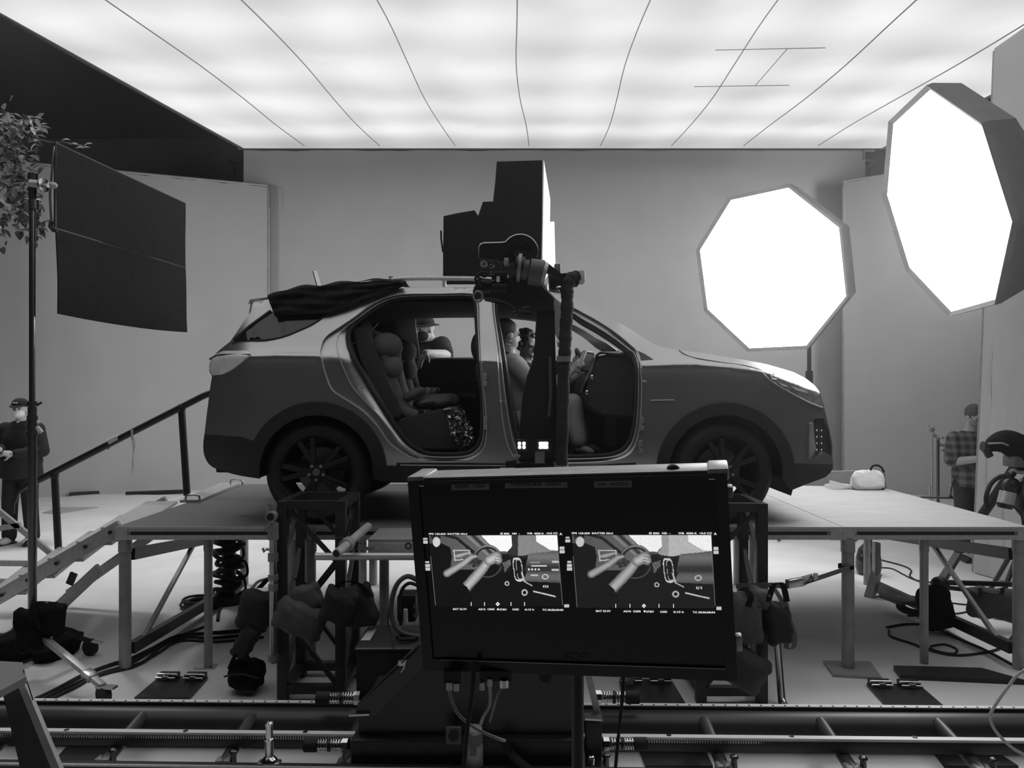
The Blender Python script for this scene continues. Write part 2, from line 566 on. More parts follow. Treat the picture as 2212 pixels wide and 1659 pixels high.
# patched panel outlines
for a_, b_p in ((at(1545, 101, 9.0), at(1783, 96, 9.0)), (at(1499, 181, 10.5), at(1705, 178, 10.5)), (at(1700, 99, 9.0), at(1632, 178, 10.5))):
    pa, pb = a_.copy(), b_p.copy()
    def onceil(p):
        dirn = (p - V(0, 0, EYE)); k = (5.93 - 0.0976 * YB - EYE) / (dirn.z - 0.0976 * dirn.y); return V(0, 0, EYE) + dirn * k + V(0, 0, -0.035)
    MB().tube([onceil(pa), onceil(pb)], 0.004, 6).build('seam', M_SEAM, silk)
b = MB()
for s in (0, 1): b.bar(ceil_pt(s, YF, 0.05), ceil_pt(s, YB, 0.05), 0.05, 0.14)
b.bar(ceil_pt(0, YB, 0.05), ceil_pt(1, YB, 0.05), 0.05, 0.14); b.bar(ceil_pt(0, YF, 0.05), ceil_pt(1, YF, 0.05), 0.05, 0.14)
b.build('frame', M_BLACK, silk)
b = MB(); b.grid([[ceil_pt(0, YF, 0.5), ceil_pt(1, YF, 0.5)], [ceil_pt(0, YB, 0.5), ceil_pt(1, YB, 0.5)]]); b.build('black_top', M_CLOTH, silk, solid=0.02)
for s, y in ((0.02, 3), (0.98, 3), (0.02, 12.5), (0.98, 12.5), (0.5, 12.5)):
    MB().cyl(ceil_pt(s, y, 0.1), V(ceil_pt(s, y).x, y, 11), 0.012, n=8).build('hanging_wire', M_BLACK, silk)

# ---------------------------------------------------------------- octagonal boxes
def octa_box(c, R, rad, depth, strength, label, twist_mat):
    t = thing('octagonal_softbox', label, 'softbox', c)
    R = Matrix(R); c = Vector(c)
    ang = [PI / 4 * k + PI / 8 for k in range(8)]
    def P(r, h, k): return c + R @ V(r * math.cos(ang[k]), h, r * math.sin(ang[k]))
    fr = [P(rad, 0, k) for k in range(8)]
    b = MB(); b.poly(fr)
    b.build('front_diffuser', twist_mat, t)
    b = MB(); n = 8
    r0 = [P(rad, -0.004, k) for k in range(8)]; r1 = [P(rad * 1.045, -0.03, k) for k in range(8)]; r2 = [P(rad * 1.05, 0.02, k) for k in range(8)]
    b.grid([r0, r1, r2], close=True); b.build('rim', M_OCTA, t, smooth=0)
    b = MB(); b.grid([r2, [P(rad * 0.98, depth * 0.45, k) for k in range(8)], [P(rad * 0.7, depth * 0.8, k) for k in range(8)], [P(0.16, depth, k) for k in range(8)]], close=True)
    b.poly([P(0.16, depth, k) for k in range(8)]); b.build('shell', M_OCTA, t, smooth=0)
    b = MB(); b.cyl(c + R @ V(0, depth, 0), c + R @ V(0, depth + 0.28, 0), 0.13); b.build('lamp_head', M_BLACK, t)
    return t
M_OCTA = mat('softbox_fabric', 0.10, 0.85, 0, 0.1, 6)
mo = mat('octa_diffuser', 0.8, 0.9, emit=OCTA_LIGHT)
mo2 = mat('octa_diffuser_far', 0.8, 0.9, emit=OCTA_FAR_LIGHT)
R1 = ((-0.34684819, 0.73687385, 0.58026999), (0.63587423, 0.63953206, -0.4320448), (-0.68946378, 0.21912477, -0.69037963))
R2 = ((-0.26424089, 0.96112711, 0.08007138), (0.05386411, -0.06818599, 0.99621751), (0.96295141, 0.26755437, -0.03375272))
c1 = (2.86421428, 8.81995116, EYE + 1.35624684); c2 = (3.56439061, 6.4771537, EYE + 1.54908723)
octa_box(c1, R1, 0.95, 0.6, OCTA_FAR_LIGHT, 'round-looking octagonal white softbox glowing above the car bonnet', mo2)
octa_box(c2, R2, 0.95, 0.55, OCTA_LIGHT, 'large octagonal softbox at the right edge, seen from its side', mo)

def light_stand(base, top, label, r=0.035):
    t = thing('light_stand', label, 'stand', base)
    base, top = Vector(base), Vector(top)
    MB().cyl(base + V(0, 0, 0.25), V(base.x, base.y, top.z), r * 0.75).build('pole', M_BLACK, t)
    MB().cyl(base + V(0, 0, 0.25), V(base.x, base.y, base.z + (top.z - base.z) * 0.62), r * 1.3).build('lower_pole', M_BLACK, t)
    for k in range(3):
        a = PI / 2 + k * 2 * PI / 3
        MB().tube([base + V(0, 0, 0.75), base + V(math.cos(a) * 0.55, math.sin(a) * 0.55, 0.02)], 0.02).build('leg', M_BLACK, t)
    MB().bar(V(base.x, base.y, top.z), top, 0.06, 0.06).build('bracket', M_BLACK, t)
    return t
p = at(1748, 800, 9.6)
light_stand((p.x, 9.6, 0), Vector(c1) + Matrix(R1) @ V(0, 0.72, 0), 'dark stand holding the softbox above the bonnet')
light_stand((c2[0] + 0.75, c2[1], 0), Vector(c2) + Matrix(R2) @ V(0, 0.7, 0), 'stand behind the right-edge softbox, out past the frame')
# ================================================================ car
M_PAINT = mat('satin_grey_paint', 0.46, 0.33, 0.85, 0.03, 3, coat=0.0)
M_CLAD = mat('black_cladding', 0.022, 0.55, 0, 0.2, 30)
M_INT = mat('dark_interior', 0.028, 0.7, 0, 0.2, 20)
M_SEAT = mat('seat_fabric', 0.045, 0.8, 0, 0.15, 25, 0.15, 120)
M_CHILD = mat('child_seat_fabric', 0.12, 0.85, 0, 0.12, 25, 0.15, 120)
M_GLASS = glass_mat('clear_glass', 0.95, 0.05)
M_DGLASS = mat('tinted_glass', 0.018, 0.06, 0, spec=0.6)
M_LAMP = mat('clear_lamp_lens', 0.85, 0.15, 0, 0.12, 9, coat=0.5)
M_HEADL = mat('headlamp_lens', 0.30, 0.3, 0.2, 0.5, 14, coat=0.1)

NEAR, MID = 5.08, 6.0
def lerp_tab(tab, x):
    if x <= tab[0][0]: return tab[0][1]
    for (x0, y0), (x1, y1) in zip(tab, tab[1:]):
        if x <= x1: return y0 + (y1 - y0) * (x - x0) / (x1 - x0)
    return tab[-1][1]
SHOULDER = ((430, 778), (490, 770), (600, 767), (700, 768), (1000, 776), (1300, 790), (1395, 789), (1493, 786), (1590, 794), (1643, 802), (1800, 862))
def inset(px, py):
    t = max(0.0, min(1.25, (560 - px) / 120.0)); ip = 0.26 * t ** 2.1
    t = max(0.0, min(1.1, (px - 1590) / 210.0)); ip += 0.36 * t ** 2.0
    v = (lerp_tab(SHOULDER, px) - py) * 0.0031
    k = max(0.0, min(1.0, (px - 1330) / 120.0))
    if v > 0:
        it = 0.035 * (1 - math.exp(-v / 0.018)) + (0.46 + 0.9 * k) * max(0.0, v - 0.01)
    else:
        it = 0.012 * (1 - math.exp(v / 0.05)) - 0.022 * math.exp(-((v + 0.56) / 0.27) ** 2) + 0.10 * (max(0.0, -v - 0.62) / 0.4) ** 2
    return ip + it
def skin_pt(px, py, out=0.0):
    return at(px, py, NEAR + inset(px, py) - out)
def mirror(p):
    return V(p.x, 2 * MID - p.y, p.z)
def inside(poly, x, y):
    r = False; j = len(poly) - 1
    for i in range(len(poly)):
        xi, yi = poly[i]; xj, yj = poly[j]
        if (yi > y) != (yj > y) and x < (xj - xi) * (y - yi) / (yj - yi) + xi: r = not r
        j = i
    return r
def densify(poly, step=11.0, closed=True):
    out = []; m = len(poly)
    for i in range(m if closed else m - 1):
        a, b = poly[i], poly[(i + 1) % m]
        n = max(1, int(math.hypot(b[0] - a[0], b[1] - a[1]) / step))
        for k in range(n): out.append((a[0] + (b[0] - a[0]) * k / n, a[1] + (b[1] - a[1]) * k / n))
    if not closed: out.append(poly[-1])
    return out
def smooth2(poly, n=4, closed=True):
    return [(p.x, p.y) for p in curve_pts([V(a, b, 0) for a, b in poly], n, closed)]
def arc(c, r, a0, a1, n):
    return [(c[0] + r * math.cos(a0 + (a1 - a0) * i / n), c[1] + r * math.sin(a0 + (a1 - a0) * i / n)) for i in range(n + 1)]

RW, FW, RARCH = (683, 1020), (1568, 1020), 123
fasc = [(1753, 1042), (1783, 1031), (1799, 1012), (1798, 983), (1798, 960), (1792, 928), (1786, 905), (1781, 882), (1776, 864), (1771, 848)]
hood = [(1771, 848), (1760, 833), (1740, 817), (1714, 804), (1688, 796), (1656, 787), (1607, 777), (1525, 763), (1467, 756), (1428, 750)]
screen_l = [(1428, 750), (1395, 733), (1364, 712), (1300, 676), (1237, 646)]
roof = [(1237, 646), (1200, 638), (1150, 629), (1060, 622), (950, 621), (860, 623), (750, 629), (650, 637), (577, 647), (542, 653)]
rglass = [(542, 653), (535, 682), (513, 715), (497, 738), (484, 748)]
hatch = [(484, 748), (470, 760), (455, 778), (452, 800), (458, 813), (455, 830), (452, 853), (446, 900)]
rbump = [(446, 900), (442, 934), (439, 960), (442, 986), (459, 1009), (507, 1025), (546, 1032), (560, 1034)]
outer = fasc + hood[1:] + screen_l[1:] + roof[1:] + rglass[1:] + hatch[1:] + rbump[1:]
outer += arc(RW, RARCH, PI - 0.12, 2 * PI + 0.12, 26) + [(825, 1040), (1120, 1042), (1430, 1040)] + arc(FW, RARCH, PI - 0.12, 2 * PI + 0.12, 26) + [(1712, 1058)]

rear_lip = smooth2([(1020, 634), (950, 634), (860, 636), (807, 654), (764, 685), (725, 711), (702, 728), (691, 750), (692, 772), (703, 814), (716, 843), (745, 863), (784, 889), (817, 924), (838, 955), (862, 974), (895, 992), (940, 998), (1002, 996), (1034, 983), (1049, 955), (1050, 900), (1046, 850), (1040, 780), (1037, 700), (1035, 652)], 3)
rear_in = [(1015, 642), (950, 642), (866, 645), (824, 660), (788, 684), (764, 703), (755, 722), (756, 742), (768, 778), (785, 806), (803, 837), (824, 870), (846, 905), (864, 932), (882, 954), (900, 968), (920, 977), (950, 980), (1002, 979), (1026, 967), (1038, 945), (1041, 900), (1040, 850), (1034, 780), (1029, 700), (1026, 655)]
rear_in = smooth2(rear_in, 3)
front_lip = [(1362, 744), (1325, 714), (1291, 692), (1262, 676), (1232, 661), (1180, 646), (1110, 638), (1066, 640), (1062, 665), (1066, 700), (1073, 760), (1078, 830), (1084, 900), (1094, 955), (1108, 985), (1130, 998), (1217, 1001), (1300, 998), (1345, 990), (1368, 972), (1379, 940), (1384, 900), (1386, 850), (1385, 795), (1378, 762)]
front_in = [(1352, 760), (1318, 736), (1286, 716), (1256, 699), (1226, 678), (1176, 660), (1112, 651), (1078, 652), (1072, 668), (1076, 700), (1086, 760), (1096, 830), (1106, 890), (1114, 930), (1126, 968), (1146, 982), (1217, 985), (1300, 983), (1334, 976), (1354, 960), (1367, 930), (1372, 890), (1374, 850), (1374, 795), (1366, 770)]
front_lip = smooth2(front_lip, 3); front_in = smooth2(front_in, 3)
q_win = [(502, 740), (530, 738), (556, 735), (608, 727), (647, 712), (677, 698), (706, 680), (735, 657), (690, 652), (640, 658), (585, 674), (540, 706)]
tail_lamp = [(450, 792), (454, 774), (466, 765), (482, 758), (532, 757), (541, 763), (540, 767), (522, 782), (497, 800), (478, 809), (459, 811)]
head_lamp = [(1646, 802), (1690, 806), (1722, 813), (1744, 827), (1762, 843), (1774, 862), (1777, 880), (1752, 872), (1715, 853), (1680, 833), (1658, 818)]
fog_dark = [(1758, 905), (1780, 903), (1791, 930), (1797, 962), (1797, 985), (1778, 975), (1762, 992), (1757, 950)]
fog_blade = [(1750, 915), (1756, 912), (1763, 972), (1748, 992)]
sail = [(1372, 755), (1392, 764), (1411, 776), (1385, 778), (1374, 770)]
# far side shows windows only
far_rear = smooth2([(1018, 640), (950, 640), (866, 641), (842, 643), (837, 660), (837, 700), (837, 745), (842, 754), (900, 754), (1020, 753), (1024, 700)], 3)
far_front = smooth2([(1372, 756), (1338, 722), (1298, 694), (1262, 674), (1228, 659), (1180, 650), (1112, 644), (1078, 650), (1072, 668), (1074, 752), (1200, 756)], 3)

def cdt(out_poly, loops, step=13.0):
    """triangles filling out_poly, with loops as crease lines; returns points and triangles"""
    vs_, es = [], []
    def add(poly):
        k = len(vs_); m = len(poly)
        vs_.extend(Vector(p) for p in poly); es.extend((k + i, k + (i + 1) % m) for i in range(m))
    add(densify(out_poly))
    for l in loops: add(densify(l))
    x0, x1 = min(p[0] for p in out_poly), max(p[0] for p in out_poly)
    y0, y1 = min(p[1] for p in out_poly), max(p[1] for p in out_poly)
    edge_pts = [Vector(v) for v in vs_]
    cell = {}
    for v in edge_pts: cell.setdefault((int(v.x // 9), int(v.y // 9)), []).append(v)
    y = y0; r = 0
    while y < y1:
        x = x0 + (step / 2 if r % 2 else 0)
        while x < x1:
            if inside(out_poly, x, y):
                k = (int(x // 9), int(y // 9))
                if not any((v.x - x) ** 2 + (v.y - y) ** 2 < 30 for i in (-1, 0, 1) for j in (-1, 0, 1) for v in cell.get((k[0] + i, k[1] + j), ())):
                    vs_.append(Vector((x, y)))
            x += step
        # finer rows at the shoulder
        y += step * 0.8; r += 1
    x = 460.0
    while x < 1790:
        for dy in (-5, -1.5, 2):
            yy_ = lerp_tab(SHOULDER, x) + dy
            if inside(out_poly, x, yy_): vs_.append(Vector((x, yy_)))
        x += 9
    res = delaunay_2d_cdt(vs_, es, [], 0, 1e-4)
    return res[0], [f for f in res[2] if len(f) == 3]

car = thing('car', 'grey five-door car with its near doors taken off, standing on the decks', 'car', (0.0, MID, 0.95))

def side(far):
    loops = [q_win, tail_lamp, head_lamp, fog_dark, fog_blade] + ([far_rear, far_front] if far else [rear_lip, front_lip, sail])
    ringR = arc(RW, 152, PI - 0.05, 2 * PI + 0.05, 24); ringF = arc(FW, 150, PI - 0.05, 2 * PI + 0.05, 24)
    clad_line = [(436, 938), (520, 944), (556, 957)]
    pts, tris = cdt(outer, loops + [[*ringR, *ringR[-2:0:-1]], [*ringF, *ringF[-2:0:-1]], [(820, 1007), (1430, 1007), (1120, 1007)], [(430, 938), (520, 944), (560, 957), (520, 944)], [(1680, 1000), (1806, 1003), (1740, 1001.6)]])
    groups = {}
    for t in tris:
        x = sum(pts[i].x for i in t) / 3; y = sum(pts[i].y for i in t) / 3
        if not inside(outer, x, y): continue
        if any(inside(h, x, y) for h in ((far_rear, far_front) if far else (rear_lip, front_lip))): continue
        if inside(q_win, x, y): k = 'quarter_window'
        elif inside(tail_lamp, x, y): k = 'tail_lamp'
        elif inside(head_lamp, x, y): k = 'headlamp'
        elif inside(fog_blade, x, y): k = 'bumper_blade'
        elif inside(fog_dark, x, y): k = 'bumper_vent'
        elif not far and inside(sail, x, y): k = 'sail_panel'
        elif math.hypot(x - RW[0], y - RW[1]) < 151.5 and y < 1040 and x > 540: k = 'rear_arch_cladding'
        elif math.hypot(x - FW[0], y - FW[1]) < 149.5 and y < 1045: k = 'front_arch_cladding'
        elif y > 1007 and 800 < x < 1450: k = 'sill_cladding'
        elif x < 560 and y > lerp_tab(((430, 938), (520, 944), (560, 957)), x): k = 'rear_bumper_cladding'
        elif x > 1690 and y > lerp_tab(((1680, 1000), (1806, 1003)), x): k = 'front_lip_cladding'
        else: k = 'body_panel'
        groups.setdefault(k, []).append(t)
    mats_ = {'body_panel': (M_PAINT, 0), 'quarter_window': (M_DGLASS, -0.004), 'tail_lamp': (M_LAMP, 0.012), 'headlamp': (M_HEADL, 0.002), 'bumper_blade': (M_ALUD, 0.012),
             'bumper_vent': (M_CLAD, -0.02), 'sail_panel': (M_BLACKP, 0.004), 'rear_arch_cladding': (M_CLAD, 0.012), 'front_arch_cladding': (M_CLAD, 0.012),
             'sill_cladding': (M_CLAD, 0.01), 'rear_bumper_cladding': (M_CLAD, 0.008), 'front_lip_cladding': (M_CLAD, 0.008)}
    for k, ts in groups.items():
        b = MB(); vm = {}
        m_, out_ = mats_[k]
        for t in ts:
            f = []
            for i in t:
                if i not in vm:
                    p = skin_pt(pts[i].x, pts[i].y, out_)
                    vm[i] = b.bm.verts.new(mirror(p) if far else p)
                f.append(vm[i])
            b.face(f)
        b.bm.normal_update()
        fl_ = [q for q in b.bm.faces if (q.normal.y < 0) == far]
        bmesh.ops.reverse_faces(b.bm, faces=fl_)
        b.build(k, m_, car, smooth=60, recalc=False, solid=0.018 if k in ('body_panel',) else 0.012)
side(False); side(True)

def ribbon(curves, name, m, parent=None, smooth=50, solid=0.0):
    b = MB(); b.grid(list(map(list, zip(*curves))) if False else curves, close=True)
    return b.build(name, m, parent or car, smooth=smooth, solid=solid)
def match(loop, n):
    """resample a closed loop to n points by length"""
    L = [0]; m = len(loop)
    for i in range(m): L.append(L[-1] + math.hypot(loop[(i + 1) % m][0] - loop[i][0], loop[(i + 1) % m][1] - loop[i][1]))
    out = []; j = 0
    for k in range(n):
        d = L[-1] * k / n
        while L[j + 1] < d: j += 1
        f = (d - L[j]) / max(1e-9, L[j + 1] - L[j])
        a, c_ = loop[j], loop[(j + 1) % m]
        out.append((a[0] + (c_[0] - a[0]) * f, a[1] + (c_[1] - a[1]) * f))
    return out
for lip, inn, nm in ((rear_lip, rear_in, 'rear'), (front_lip, front_in, 'front')):
    m_ = len(lip)
    # jamb steps from the body skin in to the seal
    def step(f, dep):
        return [skin_pt(l[0] + (i[0] - l[0]) * f, l[1] + (i[1] - l[1]) * f, -dep) for l, i in zip(lip, inn)]
    b = MB(); b.grid([step(0, 0.0), step(0.05, 0.022), step(0.30, 0.030), step(0.55, 0.026), step(0.75, 0.045), step(1.0, 0.07)], close=True)
    b.build('door_jamb', M_PAINT, car, smooth=40)
    b = MB(); b.tube(step(0.97, 0.05), 0.013, 8, closed=True); b.build('door_seal', M_RUBBER, car)
    b = MB(); b.tube(step(0.02, 0.0), 0.0045, 6, closed=True); b.build('jamb_flange', mat('bright_flange', 0.6, 0.35, 0.5), car)
    b = MB(); b.tube(step(0.55, 0.024), 0.004, 6, closed=True); b.build('jamb_flange', MATS['bright_flange'], car)
    b = MB(); b.grid([step(1.0, 0.07), step(1.08, 0.16)], close=True); b.build('jamb_trim', M_INT, car)

# ---------- skins across the car
def across(px_list, bulge, normal_sign=1, n=14, k=3, out=0.0):
    pl = smooth2(px_list, k, False)
    rows = []
    for i, (x, y) in enumerate(pl):
        p = skin_pt(x, y, 0)
        a = pl[max(i - 1, 0)]; c_ = pl[min(i + 1, len(pl) - 1)]
        tx, ty = c_[0] - a[0], c_[1] - a[1]; L = math.hypot(tx, ty) or 1
        nx, nz = -ty / L, -tx / L         # outward in the side view
        s = i / (len(pl) - 1)
        bu = bulge(s) if callable(bulge) else bulge
        q = mirror(p); row = []
        for j in range(n + 1):
            t = j / n; w = 1 - abs(2 * t - 1) ** 2.4
            e = p.lerp(q, t) + V(nx * normal_sign, 0, -nz * normal_sign * -1) * (bu * w + out)
            row.append(e)
        rows.append(row)
    return rows
def skin(name, pl, bulge, m, sign=1, solid=0.012, k=3):
    b = MB(); b.grid(across(pl, bulge, sign, k=k)); b.bm.normal_update()
    cen = V(0, MID, 1.75)
    bmesh.ops.reverse_faces(b.bm, faces=[q for q in b.bm.faces if q.normal.dot(q.calc_center_median() - cen) < 0])
    return b.build(name, m, car, smooth=60, solid=solid, recalc=False)
SG = -1
skin('front_fascia', fasc, lambda s: 0.16 * (0.5 + 0.5 * s), M_PAINT, SG)
skin('bonnet', hood, lambda s: 0.13 * (1 - s) ** 2 + 0.035, M_PAINT, SG)
skin('windscreen', screen_l[1:], 0.05, M_GLASS, SG, solid=0.004)
skin('cowl', screen_l[:2], 0.04, M_BLACKP, SG)
skin('roof', roof, 0.035, M_PAINT, SG)
skin('rear_window', rglass, 0.10, M_DGLASS, SG)
skin('tailgate', hatch, lambda s: 0.13, M_PAINT, SG)
skin('rear_bumper', rbump, lambda s: 0.15 * (1 - s) + 0.05, M_CLAD, SG)
# headliner, floor, firewall
hl = MB(); hl.grid([[p + V(0, 0, -0.075) for p in r[1:-1]] for r in across(roof[1:-1], 0.03, SG)]); hl.build('headliner', M_INT, car, solid=0.01)
MB().span((-1.75, NEAR + 0.12, 1.30), (0.95, 2 * MID - NEAR - 0.12, 1.36)).build('cabin_floor', M_INT, car)
MB().span((-1.72, NEAR + 0.3, 1.2), (1.9, 2 * MID - NEAR - 0.3, 1.27)).build('underbody', M_BLACK, car)
MB().span((0.86, NEAR + 0.1, 1.3), (0.92, 2 * MID - NEAR - 0.1, 2.02)).build('firewall', M_INT, car)
b = MB(); b.span((-1.2, NEAR + 0.14, 1.3), (-1.14, 2 * MID - NEAR - 0.14, 1.75)); b.build('rear_bulkhead', M_INT, car)
# sill step and pillar inner trims
b = MB(); b.bar(skin_pt(860, 1000, -0.07) , skin_pt(1370, 1000, -0.07), 0.14, 0.05); b.build('sill_step', M_CLAD, car)
b = MB(); b.tube([skin_pt(1034, 650, -0.15), skin_pt(1050, 760, -0.15), skin_pt(1064, 900, -0.16), skin_pt(1078, 985, -0.17)], [0.05, 0.055, 0.07, 0.08], 10)
b.build('centre_pillar_trim', M_INT, car)
# hinges and strikers on the centre pillar and the front pillar
for x, y in ((1048, 820), (1049, 914), (1386, 915), (1383, 965)):
    b = MB()
    b.box(skin_pt(x, y - 7, -0.005), (0.022, 0.05, 0.045), None, 0.004); b.box(skin_pt(x + 1, y + 9, -0.005), (0.018, 0.06, 0.035), None, 0.004)
    b.cyl(skin_pt(x - 2, y - 12, 0.02), skin_pt(x - 2, y + 14, 0.02), 0.007, n=8)
    b.build('door_hinge', M_ALUD, car)
for x, y in ((776, 837), (1081, 866)):
    b = MB(); b.tube([skin_pt(x, y, 0.0), skin_pt(x, y, 0.045), skin_pt(x + 9, y + 1, 0.045), skin_pt(x + 9, y + 1, 0.0)], 0.006, 6); b.build('striker', M_CHROME, car)
b = MB(); b.prism([skin_pt(1378, 780, 0.004), skin_pt(1386, 778, 0.004), skin_pt(1397, 826, 0.004), skin_pt(1385, 824, 0.004)], (0, 0.02, 0)); b.build('fender_flange', M_PAINT, car)
# creases and trim lines
b = MB(); b.tube([skin_pt(1405, 865, 0.003), skin_pt(1456, 864, 0.003)], 0.004, 6); b.build('door_line', M_ALU, car)
b = MB(); b.tube(curve_pts([skin_pt(*q, 0.001) for q in ((1467, 757), (1480, 766), (1505, 774), (1560, 783), (1610, 790), (1646, 800))], 4), 0.0035, 6); b.build('bonnet_seam', M_BLACKP, car)
b = MB(); b.tube([skin_pt(x, y, 0.003) for x, y in ((865, 1005), (1000, 1006), (1200, 1007), (1420, 1007))], 0.005, 6); b.build('sill_line', M_ALUD, car)
b = MB(); b.tube(curve_pts([skin_pt(*q, 0.004) for q in ((502, 741), (556, 736), (608, 728), (647, 713), (677, 699), (712, 675))], 3), 0.006, 6); b.build('window_trim', M_BLACKP, car)
b = MB(); b.tube([skin_pt(505, 734, 0.004), skin_pt(540, 704, 0.004), skin_pt(585, 671, 0.004)], 0.01, 6); b.build('window_trim', M_BLACKP, car)
b = MB(); b.tube(curve_pts([skin_pt(*q, 0.014) for q in ((453, 776), (468, 768), (485, 766), (540, 766))], 3), 0.006, 6); b.build('lamp_trim', M_BLACKP, car)
# headlamp inside details
for pl in ([(1682, 826), (1700, 832), (1702, 836), (1690, 834)], [(1708, 834), (1738, 842), (1748, 850), (1720, 843)], [(1664, 808), (1674, 806), (1678, 820), (1668, 819)]):
    b = MB(); b.prism([skin_pt(x, y, 0.012) for x, y in pl], (0, 0.01, 0)); b.build('headlamp_element', M_LAMP, car)
b = MB(); b.tube(curve_pts([skin_pt(*q, 0.006) for q in ((1646, 803), (1660, 818), (1680, 832), (1715, 852), (1752, 871), (1777, 880))], 4), 0.004, 6); b.build('headlamp_edge', M_ALU, car)
for k in range(8):
    b = MB(); x, y = 1764 + (k % 2) * 10, 930 + (k // 2) * 14; b.ball(skin_pt(x, y, 0.0), 0.007, None, 8, 6); b.build('vent_stud', M_CHROME, car)
# spoiler, rails, clips
b = MB(); rows = []
for t in range(13):
    q = t / 12; w = 0.9 - abs(2 * q - 1) ** 3 * 0.1
    a = skin_pt(590, 644); c_ = skin_pt(539, 652); yy_ = a.y + (2 * MID - 2 * a.y) * q
    bow = 0.06 * (1 - (2 * q - 1) ** 2)
    rows.append([V(a.x, yy_, a.z + bow + 0.012), V(c_.x - bow, yy_, c_.z + bow + 0.018), V(c_.x - 0.01 - bow, yy_, c_.z + bow - 0.016), V(a.x, yy_, a.z - 0.03 + bow)])
b.grid(rows); b.build('spoiler', mat('pale_spoiler', 0.6, 0.4, 0.3), car, solid=0.006)
for sgn in (0, 1):
    b = MB(); pl = [skin_pt(x, y, -0.05) + V(0, 0, 0.025) for x, y in ((600, 642), (700, 631), (800, 619), (866, 610), (960, 609), (1060, 611), (1180, 622))]
    if sgn: pl = [mirror(p) for p in pl]
    b.tube(curve_pts(pl, 5), 0.016, 8)
    for p in (pl[1], pl[4], pl[6]): b.cyl(p, p - V(0, 0, 0.06), 0.014)
    b.build('roof_rail', M_ALU, car)
b = MB(); b.bar(skin_pt(690, 622, -0.06), skin_pt(680, 586, -0.06), 0.03, 0.012); b.build('rail_clip', M_STEEL, car)
b = MB(); b.bar(skin_pt(853, 625, -0.02), skin_pt(844, 599, -0.04), 0.03, 0.02); b.bar(skin_pt(846, 616, -0.02), skin_pt(858, 614, -0.02), 0.04, 0.02); b.build('rail_clip', M_BLACK, car)
# far door trims
def far_trim(poly, name):
    b = MB(); b.prism([mirror(skin_pt(x, y, -0.10)) for x, y in poly], (0, -0.02, 0))
    o = b.build(name, M_INT, car); return o
o = far_trim([(770, 757), (1026, 757), (1034, 985), (900, 985), (810, 860)], 'far_door_trim')
b = MB(); p0 = mirror(skin_pt(790, 857, -0.14)); p1 = mirror(skin_pt(1000, 860, -0.14)); b.bar(p0, p1, 0.07, 0.05, bevel=0.01); b.build('armrest', M_INT, o)
b = MB(); b.bar(mirror(skin_pt(985, 812, -0.14)), mirror(skin_pt(1006, 816, -0.14)), 0.03, 0.012); b.build('door_handle', M_CHROME, o)
o = far_trim([(1076, 760), (1350, 762), (1370, 850), (1360, 985), (1090, 985)], 'far_door_trim')
b = MB(); b.bar(mirror(skin_pt(1100, 865, -0.14)), mirror(skin_pt(1290, 860, -0.14)), 0.07, 0.05, bevel=0.01); b.build('armrest', M_INT, o)
b = MB(); b.bar(mirror(skin_pt(1085, 757, -0.03)), mirror(skin_pt(1020, 755, -0.03)), 0.06, 0.015); b.build('sill_capping', M_INT, car)
b = MB(); b.bar(mirror(skin_pt(780, 756, -0.05)), mirror(skin_pt(1022, 755, -0.05)), 0.09, 0.03, bevel=0.008); b.build('sill_capping', mat('grey_sill', 0.3, 0.5), car)
# dash, wheel, console
prof = [(1357, 768), (1318, 764), (1288, 770), (1281, 790), (1276, 815), (1262, 850), (1268, 880), (1300, 900), (1372, 905), (1376, 790)]
b = MB(); b.prism([at(x, y, 5.3) for x, y in prof], (0, 1.4, 0)); bmesh.ops.bevel(b.bm, geom=b.bm.edges[:], offset=0.02, segments=2, affect='EDGES'); b.build('dashboard', M_INT, car)
b = MB(); rows = []
for i in range(12):
    t = i / 11
    x, y = lerp_tab(((0, 1352), (0.4, 1292), (0.6, 1280), (1, 1256)), t), lerp_tab(((0, 764), (0.4, 765), (0.6, 788), (1, 850)), t)
    rows.append([at(x + 2.5 * math.sin(j * 1.7 + i) , y - 3 + 2.5 * math.sin(j * 2.3 + i * 1.1), 5.29 + 0.06 * j) for j in range(9)])
b.grid(rows); b.build('dash_cover', mat('grey_dash_cover', 0.16, 0.7), car, solid=0.004)
for (p0, p1) in (((1279, 815), (1268, 848)),):
    for x, y in (p0, p1): b = MB(); b.ball(at(x, y, 5.27), (0.014, 0.014, 0.02)); b.build('dash_knob', M_CHROME, car)
c_ = at(1262, 800, 6.45)
b = MB(); ang = [2 * PI * i / 28 for i in range(28)]
ux_, uz_ = V(-0.35, 0, 0.94), V(0, 1, 0)
b.tube([c_ + ux_ * 0.185 * math.cos(a) + uz_ * 0.185 * math.sin(a) for a in ang], 0.016, 8, closed=True)
for a in (0.5 * PI, 1.5 * PI, PI): b.tube([c_, c_ + ux_ * 0.18 * math.cos(a) + uz_ * 0.18 * math.sin(a)], 0.016)
b.ball(c_, (0.05, 0.07, 0.07)); b.cyl(c_, c_ + V(0.3, 0, -0.1), 0.03); b.build('steering_wheel', M_BLACKP, car)
b = MB(); b.span((0.0, 5.86, 1.36), (0.66, 6.14, 1.62), 0.03); b.build('centre_console', M_INT, car)
